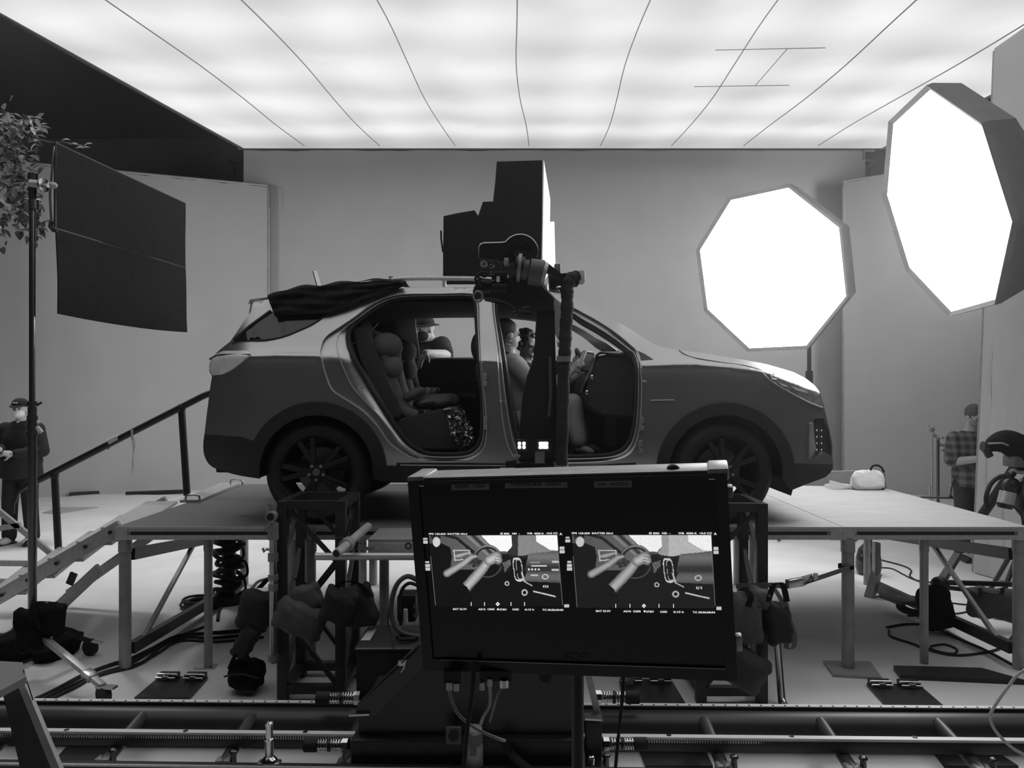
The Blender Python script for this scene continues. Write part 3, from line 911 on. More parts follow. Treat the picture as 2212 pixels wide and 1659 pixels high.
# seats
def car_seat(x, y):
    t = MB()
    t.box((x + 0.14, y, 1.50), (0.52, 0.52, 0.15), ry(-0.12), 0.05)
    o = t.build('front_seat', M_SEAT, car)
    b = MB(); b.box((x - 0.15, y, 1.79), (0.14, 0.5, 0.56), ry(-0.2), 0.055); b.build('backrest', M_SEAT, o)
    b = MB(); b.ball((x - 0.24, y, 2.16), (0.065, 0.14, 0.11)); b.cyl((x - 0.22, y - 0.06, 1.98), (x - 0.24, y - 0.06, 2.14), 0.008); b.cyl((x - 0.22, y + 0.06, 1.98), (x - 0.24, y + 0.06, 2.14), 0.008); b.build('head_restraint', M_SEAT, o)
    b = MB(); b.span((x, y - 0.2, 1.36), (x + 0.42, y + 0.2, 1.44)); b.build('seat_runner', M_BLACK, o)
car_seat(-0.04, 5.56); car_seat(-0.02, 6.44)
# belt by the front seat
b = MB(); q = curve_pts([skin_pt(1073, 684, -0.09), skin_pt(1088, 770, -0.1), skin_pt(1104, 860, -0.12), skin_pt(1122, 940, -0.13)], 5)
b.grid([[p, p + V(0.012, 0.045, 0)] for p in q]); b.build('seat_belt', M_BLACKP, car, solid=0.003)
# rear bench
b = MB(); prof = [(843, 909), (900, 897), (952, 882), (972, 886), (978, 906), (1000, 975), (880, 975)]
b.prism([at(x, y, 5.32) for x, y in prof], (0, 1.36, 0)); bmesh.ops.bevel(b.bm, geom=b.bm.edges[:], offset=0.018, segments=2, affect='EDGES'); bench = b.build('rear_bench', M_SEAT, car)
b = MB(); prof = [(846, 912), (815, 850), (778, 775), (757, 712), (775, 700), (795, 706), (815, 770), (850, 850), (868, 900)]
b.prism([at(x, y, 5.30) for x, y in prof], (0, 1.40, 0)); bmesh.ops.bevel(b.bm, geom=b.bm.edges[:], offset=0.018, segments=2, affect='EDGES'); b.build('backrest', M_SEAT, bench)
for yy_ in (5.5, 6.0, 6.5):
    b = MB(); b.ball(at(786, 715, yy_), (0.06, 0.13, 0.09)); b.build('head_restraint', M_SEAT, bench)
b = MB(); b.bar(at(958, 884, 5.31), at(975, 882, 5.31), 0.03, 0.01); b.build('seat_edge', M_PALECLOTH, bench)
# wheels
def wheel(px, name, turn=0.0, y=5.115, far=False):
    sgn = -1 if not far else 1
    c0 = V((px - CX) * 5.12 / F, y, 1.299)
    ax = rz(turn) @ V(0, sgn, 0)
    R_ = 0.345
    t = MB(); w = 0.11
    prof = [(0.235, w * 0.9), (0.30, w * 1.05), (0.328, w * 0.85), (R_, w * 0.6), (R_ + 0.002, 0), (R_, -w * 0.6), (0.328, -w * 0.9), (0.235, -w)]
    cc = c0 - ax * 0.11
    t.lathe(prof, cc, ax, 48, closed=True)
    for k in range(60):
        a = 2 * PI * k / 60
    o = t.build('wheel', M_RUBBER, car, smooth=50)
    t = MB(); t.lathe([(0.240, w), (0.228, w * 0.85), (0.218, 0.02), (0.218, -w), (0.224, -w), (0.224, 0.02), (0.236, w * 0.8)], cc, ax, 40, closed=True); t.build('rim', M_BLACK, o)
    a_, b_ = orient_rows(ax)
    t = MB()
    for k in range(10):
        a = 2 * PI * (k // 2) / 5 + (0.2 if k % 2 else -0.2)
        d_ = a_ * math.cos(a) + b_ * math.sin(a); d2 = a_ * math.cos(2 * PI * (k // 2) / 5) + b_ * math.sin(2 * PI * (k // 2) / 5)
        t.bar(cc + ax * 0.085 + d2 * 0.05, cc + ax * 0.098 + d_ * 0.232, 0.034, 0.03, ax, 0.006)
    t.build('spokes', M_BLACKP, o)
    t = MB(); t.cyl(cc + ax * 0.05, cc + ax * 0.10, 0.07, 0.06, 24); t.build('hub', M_BLACKP, o)
    t = MB(); t.cyl(cc + ax * 0.1, cc + ax * 0.108, 0.028, 0.024, 16); t.build('hub_cap', M_STEEL, o)
    for k in range(5):
        a = 2 * PI * k / 5 + 0.3
        t = MB(); t.cyl(cc + ax * 0.09, cc + ax * 0.11 + V(0, 0, 0), 0.011, n=6)
        p = a_ * math.cos(a) * 0.05 + b_ * math.sin(a) * 0.05
        bmesh.ops.translate(t.bm, verts=t.bm.verts, vec=p); t.build('wheel_nut', M_ALUD, o)
    t = MB(); t.cyl(cc - ax * 0.05, cc - ax * 0.03, 0.16, n=32); t.build('brake_disc', M_ALUD, o)
wheel(RW[0], 'rear'); wheel(FW[0], 'front', 0.14)
wheel(RW[0], 'rear', 0, 2 * MID - 5.115, True); wheel(FW[0], 'front', 0.14, 2 * MID - 5.115, True)
for wx in (RW, FW):
    for far in (0, 1):
        b = MB(); n = 26; r0, r1 = [], []
        for i in range(n + 1):
            a = PI - 0.1 + (PI + 0.2) * i / n
            x, y = wx[0] + (RARCH + 1) * math.cos(a), wx[1] + (RARCH + 1) * math.sin(a)
            p = skin_pt(x, y, 0); q = p + V(0, 0.30, 0)
            r0.append(mirror(p) if far else p); r1.append(mirror(q) if far else q)
        b.grid([r0, r1]); b.face([v for v in b.bm.verts][n + 1:]); b.build('wheel_arch_liner', M_BLACK, car)
b = MB(); b.prism([at(x, y, 5.4) for x, y in ((1672, 1040), (1745, 1040), (1713, 1056), (1709, 1071), (1680, 1060))], (0, 1.2, 0)); b.build('under_tray', M_BLACKP, car)
b = MB(); b.cyl(at(500, 1012, 5.7), at(470, 1012, 5.7), 0.03); b.build('exhaust', M_BLACK, car)

# ---------------------------------------------------------------- things in and on the car
def child_seat(y, label):
    t = thing('child_seat', label, 'child seat', at(880, 890, y))
    def q(px, py, dy=0): return at(px, py, y + dy)
    # shapes are laid out at 5.55 m and shifted to the seat's own place
    b = MB()
    for dy in (-0.19, 0.19):
        b.tube(curve_pts([W3(905, 900, dy), W3(868, 880, dy), W3(852, 830, dy), W3(843, 790, dy * 1.05), W3(838, 750, dy * 1.05)], 5), [0.05] * 21, 10)
    b.grid([[W3(x, yy2, dy) for dy in (-0.2, -0.1, 0, 0.1, 0.2)] for x, yy2 in ((900, 900), (862, 890), (846, 850), (832, 800), (822, 745), (820, 722))])
    blob_from(b, 'shell', M_CHILD, t, y)
    b = MB(); b.ball(W3(836, 749, 0), (0.10, 0.20, 0.092)); b.ball(W3(842, 749, -0.20), (0.112, 0.075, 0.094)); blob_from(b, 'headrest', M_CHILD, t, y)
    b = MB(); b.ball(W3(853, 795, -0.20), (0.08, 0.07, 0.085), ry(0.2)); b.ball(W3(846, 800, 0), (0.05, 0.2, 0.08), ry(0.2)); blob_from(b, 'side_wing', M_CHILD, t, y)
    b = MB(); b.ball(W3(930, 868, 0), (0.14, 0.2, 0.055), ry(-0.15)); b.ball(W3(950, 868, -0.1), (0.09, 0.09, 0.05)); blob_from(b, 'cushion', M_CHILD, t, y)
    for dy in (-0.17, 0.17):
        b = MB(); b.ball(W3(898, 851, dy), (0.085, 0.045, 0.035), ry(-0.5)); blob_from(b, 'armrest', M_CHILD, t, y)
    return t
def W3(px, py, dy):
    return at(px, py, 5.55) + V(0, dy, 0)
def blob_from(b, name, m, t, y):
    bmesh.ops.translate(b.bm, verts=b.bm.verts, vec=(0, y - 5.55, 0))
    return b.build(name, m, t, solid=0.02 if name == 'shell' else 0)
child_seat(5.62, 'padded child seat with side wings on the rear bench nearest the open door')
child_seat(6.38, 'second child seat on the rear bench, mostly hidden behind the nearer one')
b = MB(); rows = []
for i in range(26):
    t = i / 25; row = []
    for j in range(16):
        s = j / 15
        x0 = lerp_tab(((0, 966), (0.4, 970), (1, 996)), t); x1 = lerp_tab(((0, 1000), (0.3, 1016), (0.7, 1026), (1, 1028)), t)
        p = at(x0 + (x1 - x0) * s, lerp_tab(((0, 889), (1, 978)), t), 5.26)
        row.append(p + V(random.uniform(-.012, .012), random.uniform(-.028, .028), random.uniform(-.01, .01)))
    rows.append(row)
b.grid(rows)
b.single('crumpled_foil_sheet', mat('crumpled_foil', 0.5, 0.2, 0.9, 0.3, 10), 'crumpled shiny plastic sheet hanging off the rear bench', 'sheet', at(998, 978, 5.26), solid=0.002, smooth=0)
# cloth over the roof
def roof_z(x):
    return None
b = MB(); rows = []
topl = [(577, 639), (610, 628), (650, 621), (684, 619), (740, 612), (800, 608), (840, 606), (866, 611)]
botl = [(592, 684), (612, 680), (660, 678), (705, 676), (748, 664), (790, 647), (828, 634), (872, 617)]
for i in range(57):
    t = i / 56
    x = 577 + (866 - 577) * t
    def cv(tab, x_):
        return lerp_tab(tab, x_)
    x2 = 594 + (872 - 594) * t
    yt, yb = lerp_tab(topl, x), lerp_tab(botl, x2)
    row = []
    for j in range(29):
        s = j / 28
        px_ = x + (x2 - x) * s; py_ = yt + (yb - yt) * s
        w = 2.2 * math.sin(s * 9 + t * 7) + 1.6 * math.sin(s * 17 - t * 13 + 1) + 1.2 * math.sin(t * 41 + s * 5)
        fade = math.sin(PI * min(1, max(0, s))) ** 0.5
        p = skin_pt(px_, max(py_, 600), 0.046 + 0.0062 * w * fade * 1.2)
        row.append(p)
    rows.append(row)
back = [[r[0] + V(0.0, 0.05 * k, 0.012 * min(k, 3) + 0.008 * math.sin(i * .4 + k)) for k in range(9, 0, -1)] for i, r in enumerate(rows)]
b.grid([bk + r for bk, r in zip(back, rows)])
b.single('black_cloth', M_CLOTH, 'rumpled black cloth draped over the rear of the car roof', 'cloth', at(720, 640, 5.3), solid=0.006, smooth=70)
# black cards standing on the roof
fl = [(957, 614), (957, 549), (958, 467), (985, 461), (1025, 454), (1033, 466), (1043, 436), (1065, 435), (1070, 390), (1073, 349), (1172, 346), (1171, 480), (1168, 614)]
t = thing('roof_card', 'tall black card with a stepped cut top standing on the car roof', 'card', at(1060, 614, 5.75))
b = MB(); b.prism([at(x, y, 5.75) for x, y in fl], (0, 0.012, 0)); b.build('black_face', M_FLAG, t)
M_CARDW = mat('white_foam_card', 0.72, 0.8)
b = MB(); pw = [at(1172, 346, 5.75), at(1186, 430, 6.30), at(1184, 590, 6.30), at(1168, 614, 5.75)]; b.prism(pw, (0.01, 0.0, 0)); b.build('side_flap', M_CARDW, t)
b = MB(); pw = [at(1184, 480, 6.32), at(1195, 478, 6.5), at(1198, 590, 6.5), at(1182, 590, 6.32)]; b.prism(pw, (0.01, 0.01, 0))
b.single('white_card', M_CARDW, 'narrow white card peeping out right of the black roof card', 'card', at(1190, 590, 6.4))
b = MB(); b.tube([at(957, 500, 5.78), at(953, 498, 5.78), at(953, 515, 5.78), at(957, 545, 5.78)], 0.008, 6); b.build('edge_clip', M_CHROME, t)
# ================================================================ stage decks
Z0 = 0.95
def deck(x0, x1, yf, yb, label, board, legs, side_bars=(), slot=True):
    t = thing('stage_deck', label, 'deck', ((x0 + x1) / 2, (yf + yb) / 2, 0), 'stage decks under the car')
    MB().span((x0 + 0.003, yf + 0.008, Z0 - 0.018), (x1 - 0.003, yb - 0.008, Z0 - 0.001)).build('deck_board', board, t)
    b = MB()
    for yy in (yf, yb - 0.045):
        b.span((x0, yy, Z0 - 0.030), (x1, yy + 0.045, Z0 - 0.018)); b.span((x0, yy if yy == yf else yy + 0.037, Z0 - 0.02), (x1, (yy if yy == yf else yy + 0.037) + 0.008, Z0)); b.span((x0, yy, Z0 - 0.085), (x1, yy + 0.045, Z0 - 0.055)); b.span((x0, yy + 0.012, Z0 - 0.06), (x1, yy + 0.04, Z0 - 0.02))
    for xx in (x0, x1 - 0.045): b.span((xx, yf + 0.045, Z0 - 0.085), (xx + 0.045, yb - 0.045, Z0 - 0.018))
    b.build('frame', M_ALU, t)
    if slot:
        MB().span((x0 + 0.10, yf + 0.004, Z0 - 0.056), (x1 - 0.10, yf + 0.012, Z0 - 0.027)).build('frame_slot', M_BLACK, t)
    for xx in (x0, x1 - 0.082):
        b_c = MB().span((xx, yf - 0.004, Z0 - 0.03), (xx + 0.082, yf + 0.006, Z0)); b_c.build('corner_face', M_ALU, t)
        for yy in (yf - 0.004, yb - 0.078):
            MB().span((xx, yy, Z0 - 0.088), (xx + 0.082, yy + 0.082, Z0 - 0.018), 0.006).build('corner_block', M_ALU, t)
    for (lx, ly, r, foot) in legs:
        zf = foot
        b = MB(); b.cyl((lx, ly, zf), (lx, ly, Z0 - 0.08), r, n=20)
        lg = b.build('leg', M_ALUD, t)
        b = MB(); b.cyl((lx, ly, Z0 - 0.17), (lx, ly, Z0 - 0.08), r * 1.12, n=20); b.build('collar', M_ALUD, lg)
    for p0, p1, w, h in side_bars:
        MB().bar(p0, p1, w, h).build('brace', M_BLACK if w > 0.04 else M_ALUD, t)
    return t
def sidebars(x, yb):
    return [((x, 5.12, 0.755), (x, yb, 0.50), 0.05, 0.075), ((x, 5.12, 0.13), (x, yb - 0.2, 0.05), 0.05, 0.075),
            ((x, 5.26, 0.13), (x, 6.1, 0.62), 0.028, 0.028)]
X = [-2.65, -1.43, -0.21, 0.91, 2.13, 3.36]
YF, YBK = 5.045, 7.35
FRONTL = [(X[0] + 0.045, YF + 0.045, 0.038, 0.0)]
deck(X[0], X[1], YF, YBK, 'stage deck with shade coloured into its top at the far left, under the car tail', M_PLYSHADE,
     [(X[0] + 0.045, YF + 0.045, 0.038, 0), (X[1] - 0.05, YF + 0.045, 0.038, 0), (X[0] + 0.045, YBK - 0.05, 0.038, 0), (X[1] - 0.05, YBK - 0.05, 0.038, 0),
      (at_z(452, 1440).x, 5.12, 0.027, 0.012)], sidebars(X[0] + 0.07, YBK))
deck(X[1], X[2], YF, YBK, 'stage deck under the rear wheel, behind the left truss tower', M_PLYSHADE,
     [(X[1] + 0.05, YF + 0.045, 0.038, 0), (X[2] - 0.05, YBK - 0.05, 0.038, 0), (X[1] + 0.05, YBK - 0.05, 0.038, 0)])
deck(X[2], X[3], YF, YBK, 'middle stage deck under the car doors, behind the monitor', M_PLYSHADE,
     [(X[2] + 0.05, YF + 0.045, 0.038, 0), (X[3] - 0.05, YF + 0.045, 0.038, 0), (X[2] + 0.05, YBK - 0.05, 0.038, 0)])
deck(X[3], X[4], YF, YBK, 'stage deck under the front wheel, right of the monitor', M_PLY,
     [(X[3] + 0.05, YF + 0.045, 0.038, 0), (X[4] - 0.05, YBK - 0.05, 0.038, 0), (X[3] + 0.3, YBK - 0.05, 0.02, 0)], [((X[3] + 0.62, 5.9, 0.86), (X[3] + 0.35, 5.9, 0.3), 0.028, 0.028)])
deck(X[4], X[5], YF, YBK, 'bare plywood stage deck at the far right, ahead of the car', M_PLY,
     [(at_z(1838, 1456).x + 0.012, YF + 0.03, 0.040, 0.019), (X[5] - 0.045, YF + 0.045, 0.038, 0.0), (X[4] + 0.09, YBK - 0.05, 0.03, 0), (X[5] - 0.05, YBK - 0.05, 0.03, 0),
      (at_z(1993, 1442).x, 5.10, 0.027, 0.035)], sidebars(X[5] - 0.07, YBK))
# narrow extension deck in front with pale board
t = thing('stage_deck', 'narrow plywood extension deck between truss tower and monitor', 'deck', (-0.6, 4.83, 0), 'stage decks under the car')
xa, xb_ = at(795, 1165, 4.63).x, at(1330, 1165, 4.63).x
MB().span((xa, 4.63, Z0 - 0.02), (xb_, 5.02, Z0 - 0.002)).build('deck_board', M_PLY, t)
MB().span((xa, 4.622, Z0 - 0.10), (xb_, 4.66, Z0 - 0.02), 0.004).build('frame', M_ALU, t)
for x in (770, 1300):
    MB().cyl((at(x + 60, 1200, 4.8).x, 4.8, 0), (at(x + 60, 1200, 4.8).x, 4.8, Z0 - 0.02), 0.03).build('leg', M_ALUD, t)
b = MB(); b.lathe([(0.020, 0), (0.020, 0.003), (0.013, 0.003), (0.013, 0)], at(882, 1179, 4.622), (0, -1, 0), 24, closed=True); b.build('maker_badge', M_BLACK, t)
MB().box(at(790, 1185, 4.62), (0.10, 0.004, 0.022)).build('rating_plate', M_ALUD, t)
for x in (770, 778, 788): MB().cyl(at(x, 1174, 4.624), at(x, 1174, 4.612), 0.006, n=8).build('bolt', M_BLACK, t)
# foot boards under the right deck
b = MB(); p = [at_z(1778, 1432), at_z(1880, 1434), at_z(1905, 1469), at_z(1800, 1463)]; b.prism(p, (0, 0, 0.018)); b.single('foot_board', M_PLY, 'plywood square under the round leg of the right deck', 'board', at_z(1800, 1464))
b = MB(); p = [at_z(1930, 1447), at_z(2120, 1452), at_z(2218, 1480), at_z(1945, 1468)]; b.prism(p, (0, 0, 0.03)); b.single('foot_board', M_BLACKP, 'long dark board under the slim leg of the right deck', 'board', at_z(1945, 1468))
b = MB(); p = [at_z(420, 1437), at_z(470, 1437), at_z(462, 1447), at_z(418, 1447)]; b.prism(p, (0, 0, 0.012)); b.single('foot_plate', M_STEEL, 'small steel foot plate under the slim left deck leg', 'plate', at_z(440, 1447))
# ramp plates lying on the back of the left deck
def ramp_plate(q, label, h=0.03):
    t = thing('ramp_plate', label, 'ramp', q[0])
    b = MB(); b.prism(q, (0, 0, h)); b.build('plate', M_ALU, t)
    return t
rp = ramp_plate([at_z(388, 1086, Z0), at_z(432, 1085, Z0), at_z(520, 1047, Z0), at_z(478, 1047, Z0)], 'pale metal ramp plate with loop handles lying on the left deck', 0.02)
for x, y in ((416, 1081), (511, 1046)):
    c_ = at_z(x, y, Z0 + 0.02); b = MB()
    b.tube(curve_pts([c_ + V(-0.055, 0, -0.006), c_ + V(-0.05, 0, 0.035), c_ + V(0, 0, 0.045), c_ + V(0.05, 0, 0.035), c_ + V(0.055, 0, -0.006)], 4), 0.008, 8); b.build('handle', M_STEEL, rp)
# access stairs on the left
t = thing('access_stairs', 'aluminium stage stairs rising to the left deck', 'stairs', (-3.6, 5.9, 0))
nf, nbk = [], []
for yy, p0, p1 in ((5.55, at(-20, 1300, 5.55), at(262, 1137, 5.55)), (6.55, at(60, 1240, 6.55), at(362, 1083, 6.55))):
    MB().bar(p0, p1, 0.035, 0.10, bevel=0.004).build('stringer', M_ALU, t)
    MB().bar(p0 + V(0.35, 0, -0.17), p1 + V(-0.15, 0, -0.30), 0.035, 0.08, bevel=0.004).build('stringer', M_ALU, t)
    for f in (0.1, 0.3, 0.52, 0.74, 0.93):
        q = p0.lerp(p1, f); MB().cyl(q + V(0, -0.024, 0), q + V(0, -0.034, 0), 0.014, n=12).build('pivot_bolt', M_BLACK, t)
for f in (0.12, 0.34, 0.56, 0.78, 0.97):
    a_ = at(-20, 1300, 5.55).lerp(at(262, 1137, 5.55), f); c_ = at(60, 1240, 6.55).lerp(at(362, 1083, 6.55), f)
    b = MB(); b.prism([a_ + V(-0.13, 0.02, -0.02), a_ + V(0.13, 0.02, -0.02), c_ + V(0.13, -0.02, 0), c_ + V(-0.13, -0.02, 0)], (0, 0, 0.025)); b.build('tread', M_ALU, t)
for p0, p1 in ((at(-10, 1098, 6.6), at(120, 1203, 6.6)), (at(-30, 1146, 6.6), at(44, 1134, 6.6)), (at(-30, 1216, 6.4), at(75, 1217, 6.4)), (at(-30, 1256, 6.0), at(70, 1257, 6.0))):
    MB().bar(p0, p1, 0.03, 0.045).build('brace', M_ALU, t)
b = MB(); b.bar(at(160, 1238, 5.6), at(150, 1262, 5.6), 0.02, 0.05); b.build('latch', M_BLACK, t)
b = MB(); p0, p1 = at(250, 1165, 5.55), at(265, 1138, 5.55); b.bar(p0, p1, 0.05, 0.05); b.build('end_hook', M_ALUD, t)
# handrail
t = thing('handrail', 'black steel pipe handrail climbing beside the stairs to the deck', 'handrail', at_z(118, 1205))
HD = 6.75
MB().tube([at(62, 1047, HD), at(80, 1039, HD), at(440, 855, HD), at(478, 840, HD), at(492, 842, HD), at(497, 870, HD)], 0.03, 12).build('top_rail', M_BLACK, t)
MB().tube([at(62, 1047, HD), at(40, 1062, HD), at(28, 1090, HD), at(27, 1110, HD)], 0.018, 10).build('rail_end', M_BLACK, t)
for (x, y, x1_, y1_) in ((118, 1027, 127, 1205), (392, 882, 404, 1070)):
    p0, p1 = at(x, y, HD), at(x1_, y1_, HD)
    pst = MB().cyl(p0, p1, 0.03, n=16).build('post', M_BLACK, t)
    MB().ball(p0, (0.036, 0.036, 0.045)).build('joint', M_BLACK, pst)
def ribbon_tape(pts, w, name, label):
    b = MB(); q = curve_pts(pts, 5); n = len(q)
    b.grid([[p + V(-w * (1 - 0.75 * i / n), 0.01 * math.sin(i * .6), 0), p + V(w * (1 - 0.75 * i / n), -0.01 * math.sin(i * .6), 0)] for i, p in enumerate(q)])
    return b.single(name, M_TAPE, label, 'tape', pts[-1], solid=0.002, smooth=80)
ribbon_tape([at(285, 928, HD - 0.04), at(286, 945, HD - 0.04), at(289, 965, HD - 0.04), at(287, 995, HD - 0.04), at(286, 1024, HD - 0.04)], 0.014, 'marking_tape', 'strip of white tape hanging down from the handrail')
b = MB(); p = at(248, 950, HD); d_ = (at(440, 855, HD) - at(80, 1039, HD)).normalized()
b.cyl(p - d_ * 0.05, p + d_ * 0.04, 0.034, n=16); b.bar(p - d_ * 0.05, p - d_ * 0.06 + V(0.0, 0, -0.06), 0.01, 0.02)
b.single('marking_tape', M_TAPE, 'wrap of pale tape wound around the middle of the handrail', 'tape', p)

# ================================================================ truss towers
def tower(x0, yf, w, dp, h, label, mirror_=False):
    t = thing('truss_tower', label, 'truss tower', (x0 + w / 2, yf + dp / 2, 0))
    r = 0.03
    for xx in (x0, x0 + w):
        for yy in (yf, yf + dp): MB().span((xx - r, yy - r, 0), (xx + r, yy + r, h), 0.004).build('upright', M_TOWER, t)
    for zz in (0.07, h - 0.025):
        for yy in (yf, yf + dp): MB().bar((x0 + r, yy, zz), (x0 + w - r, yy, zz), 0.05, 0.05).build('crossbar', M_TOWER, t)
        for xx in (x0, x0 + w): MB().bar((xx, yf + r, zz), (xx, yf + dp - r, zz), 0.05, 0.05).build('crossbar', M_TOWER, t)
    zs = [0.1, 0.47, 0.83, h - 0.05]
    for i in range(3):
        a, c_ = (x0 + r, x0 + w - r) if i % 2 == (1 if mirror_ else 0) else (x0 + w - r, x0 + r)
        for yy in (yf, yf + dp): MB().bar((a, yy, zs[i + 1]), (c_, yy, zs[i]), 0.024, 0.024).build('diagonal', M_TOWER, t)
        for xx in (x0, x0 + w): MB().bar((xx, yf + r, zs[i]), (xx, yf + dp - r, zs[i + 1]), 0.024, 0.024).build('diagonal', M_TOWER, t)
    return t
M_TOWER = mat('dark_steel', 0.035, 0.5, 0.3, 0.3, 15)
xl = at(612, 1080, 4.58).x; xr = at(737, 1080, 4.58).x
tower(xl, 4.58, xr - xl, 0.38, 1.19, 'black square truss tower standing left of the monitor')
xr2 = at(1645, 1080, 4.55).x
tower(xr2 - 0.36, 4.55, 0.36, 0.38, 1.18, 'black square truss tower half hidden behind the monitor right side', True)

# pipe with clamps at the left tower
TP = 4.50
t = thing('clamp_pipe', 'upright steel pipe with couplers strapped to the left truss tower', 'pipe', at(590, 1430, TP))
px_ = at(590, 1200, TP).x
MB().cyl((px_, TP, at(590, 1432, TP).z), (px_, TP, at(590, 1125, TP).z), 0.022).build('pipe', M_STEEL, t)
for y0, y1, r in ((1130, 1165, 0.032), (1195, 1212, 0.03), (1242, 1252, 0.03), (1262, 1275, 0.028), (1415, 1428, 0.03)):
    MB().cyl((px_, TP, at(590, y0, TP).z), (px_, TP, at(590, y1, TP).z), r).build('coupler', M_ALUD, t)
b = MB(); b.cyl(at(584, 1117, TP - 0.09), at(592, 1113, TP + 0.1), 0.03, n=18); b.lathe([(0.03, 0), (0.03, 0.002), (0.022, 0.002), (0.022, 0)], at(584, 1117, TP - 0.092), (0, -1, 0), 18, closed=True); b.build('cross_pipe', M_ALUD, t)
MB().cyl(at(584, 1117, TP - 0.094), at(584, 1117, TP - 0.086), 0.021, n=18).build('pipe_bore', M_BLACK, t)
MB().cyl(at(580, 1108, TP), at(580, 1090, TP), 0.014).build('bolt', M_STEEL, t)
b = MB(); b.tube([at(590, 1190, TP - 0.02), at(576, 1186, TP - 0.03), at(570, 1192, TP - 0.03), at(568, 1184, TP - 0.03)], 0.008, 6); b.build('wing_nut', M_ALUD, t)
b = MB(); b.tube([at(586, 1145, TP - 0.02), at(573, 1141, TP - 0.03), at(571, 1148, TP - 0.03)], 0.009, 6); b.build('wing_nut', M_ALUD, t)

# white horizontal tube with coupling
TW = 4.36
t = thing('scaffold_tube', 'pale horizontal scaffold tube running behind the monitor', 'tube', at(683, 1202, TW))
MB().cyl(at(682, 1202, TW), at(1320, 1202, TW), 0.021, n=20).build('tube', mat('pale_tube', 0.66, 0.35, 0.4), t)
t = thing('scaffold_tube', 'stub of tube pointing at the camera, clamped over the pale tube', 'tube', at(725, 1195, TW - 0.2))
MB().cyl(at(727, 1196, TW - 0.26), at(795, 1137, TW + 0.25), 0.024, n=20).build('tube', M_ALU, t)
MB().cyl(at(727, 1196, TW - 0.263), at(728, 1195, TW - 0.25), 0.019, n=20).build('tube_bore', M_BLACK, t)
b = MB(); b.lathe([(0.026, -0.03), (0.038, -0.03), (0.038, 0.03), (0.026, 0.03)], at(750, 1176, TW - 0.08), at(795, 1137, TW + 0.25) - at(727, 1196, TW - 0.26), 20, closed=True)
b.build('coupler', M_ALUD, t)
b = MB(); b.box(at(738, 1172, TW - 0.05), (0.07, 0.03, 0.06), None, 0.006); b.cyl(at(748, 1160, TW - 0.05), at(758, 1120, TW - 0.05), 0.008); b.build('clamp_block', M_BLACK, t)

# ================================================================ floor plates
def base_plate(q, label):
    t = thing('base_plate', label, 'plate', sum(q, V(0, 0, 0)) / 4, 'steel base plates on the floor')
    MB().prism(q, (0, 0, 0.02)).build('plate', M_BLACK, t)
    a, b_ = q[3], q[2]                       # far edge
    inw = (q[0] - q[3]).normalized()
    for f0, f1 in ((0.02, 0.42), (0.58, 0.98)):
        p0, p1 = a.lerp(b_, f0) + V(0, 0, 0.035), a.lerp(b_, f1) + V(0, 0, 0.035)
        hb = MB().bar(p0 + inw * 0.02, p1 + inw * 0.02, 0.055, 0.03, bevel=0.004).build('latch_block', M_BLACK, t)
        MB().cyl(p0 + inw * 0.045 + V(0, 0, 0.012), p1 + inw * 0.045 + V(0, 0, 0.012), 0.008, n=10).build('latch_rod', M_CHROME, hb)
        MB().cyl(p0 + inw * 0.075, p1 + inw * 0.075, 0.007, n=10).build('latch_rod', M_CHROME, hb)
        c_ = p0.lerp(p1, 0.5); MB().bar(p0.lerp(p1, 0.35) + inw * 0.075, p0.lerp(p1, 0.65) + inw * 0.075, 0.022, 0.022).build('latch', M_STEEL, hb)
    return t
base_plate([at_z(290, 1514), at_z(408, 1514), at_z(449, 1468), at_z(345, 1467)], 'black base plate with chrome latches on the floor, left of the truss tower')
base_plate([at_z(1916, 1530), at_z(2038, 1531), at_z(1985, 1485), at_z(1872, 1482)], 'black base plate with chrome latches on the floor, right under the deck')
base_plate([at_z(1345, 1525), at_z(1480, 1525), at_z(1450, 1474), at_z(1338, 1473)], 'black base plate with latches seen in the gap under the monitor')
# ================================================================ motion control track
mat('dark_knob', 0.12, 0.25, 0.9)
t = thing('camera_track', 'black camera track of thick tube and rails across the floor', 'track', (0, 3.7, 0))
def rail_line(l, r, ext=1.4):
    d_ = (r - l).normalized(); return l - d_ * ext, r + d_ * ext
L1, R1_ = rail_line(at_z(80, 1517, 0.2), at_z(2212, 1534, 0.2)); L2, R2_ = rail_line(at_z(0, 1583, 0.2), at_z(2212, 1605, 0.2)); L3, R3_ = rail_line(at_z(0, 1650, 0.2), at_z(2212, 1678, 0.2))
M_TRK = mat('track_black', 0.03, 0.4, 0, 0.2, 6)
M_TUBE = mat('track_tube', 0.05, 0.4, 0.35, 0.15, 6)
MB().cyl(L1 + V(0, -0.01, -0.105), R1_ + V(0, -0.01, -0.105), 0.09, n=40).build('main_tube', M_TUBE, t)
MB().bar(L1 + V(0, 0.03, -0.012), R1_ + V(0, 0.03, -0.012), 0.035, 0.02).build('tube_web', M_TRK, t)
s_ = MB().bar(L1 + V(0, 0.03, 0.0), R1_ + V(0, 0.03, 0.0), 0.03, 0.006).build('rail_strip', mat('bright_strip', 0.9, 0.4, 0.1), t)
dv = (R1_ - L1).normalized(); n = int((R1_ - L1).length / 0.062)
b = MB()
for i in range(n): b.cyl(L1 + dv * (0.062 * i) + V(0, 0.024, 0.002), L1 + dv * (0.062 * i) + V(0, 0.024, 0.0045), 0.006, n=8)
props(b.build('strip_screw', M_BLACK, s_), kind='stuff')
MB().bar(L2 + V(0, 0.03, -0.033), R2_ + V(0, 0.03, -0.033), 0.05, 0.055, bevel=0.004).build('front_rail', M_TRK, t)
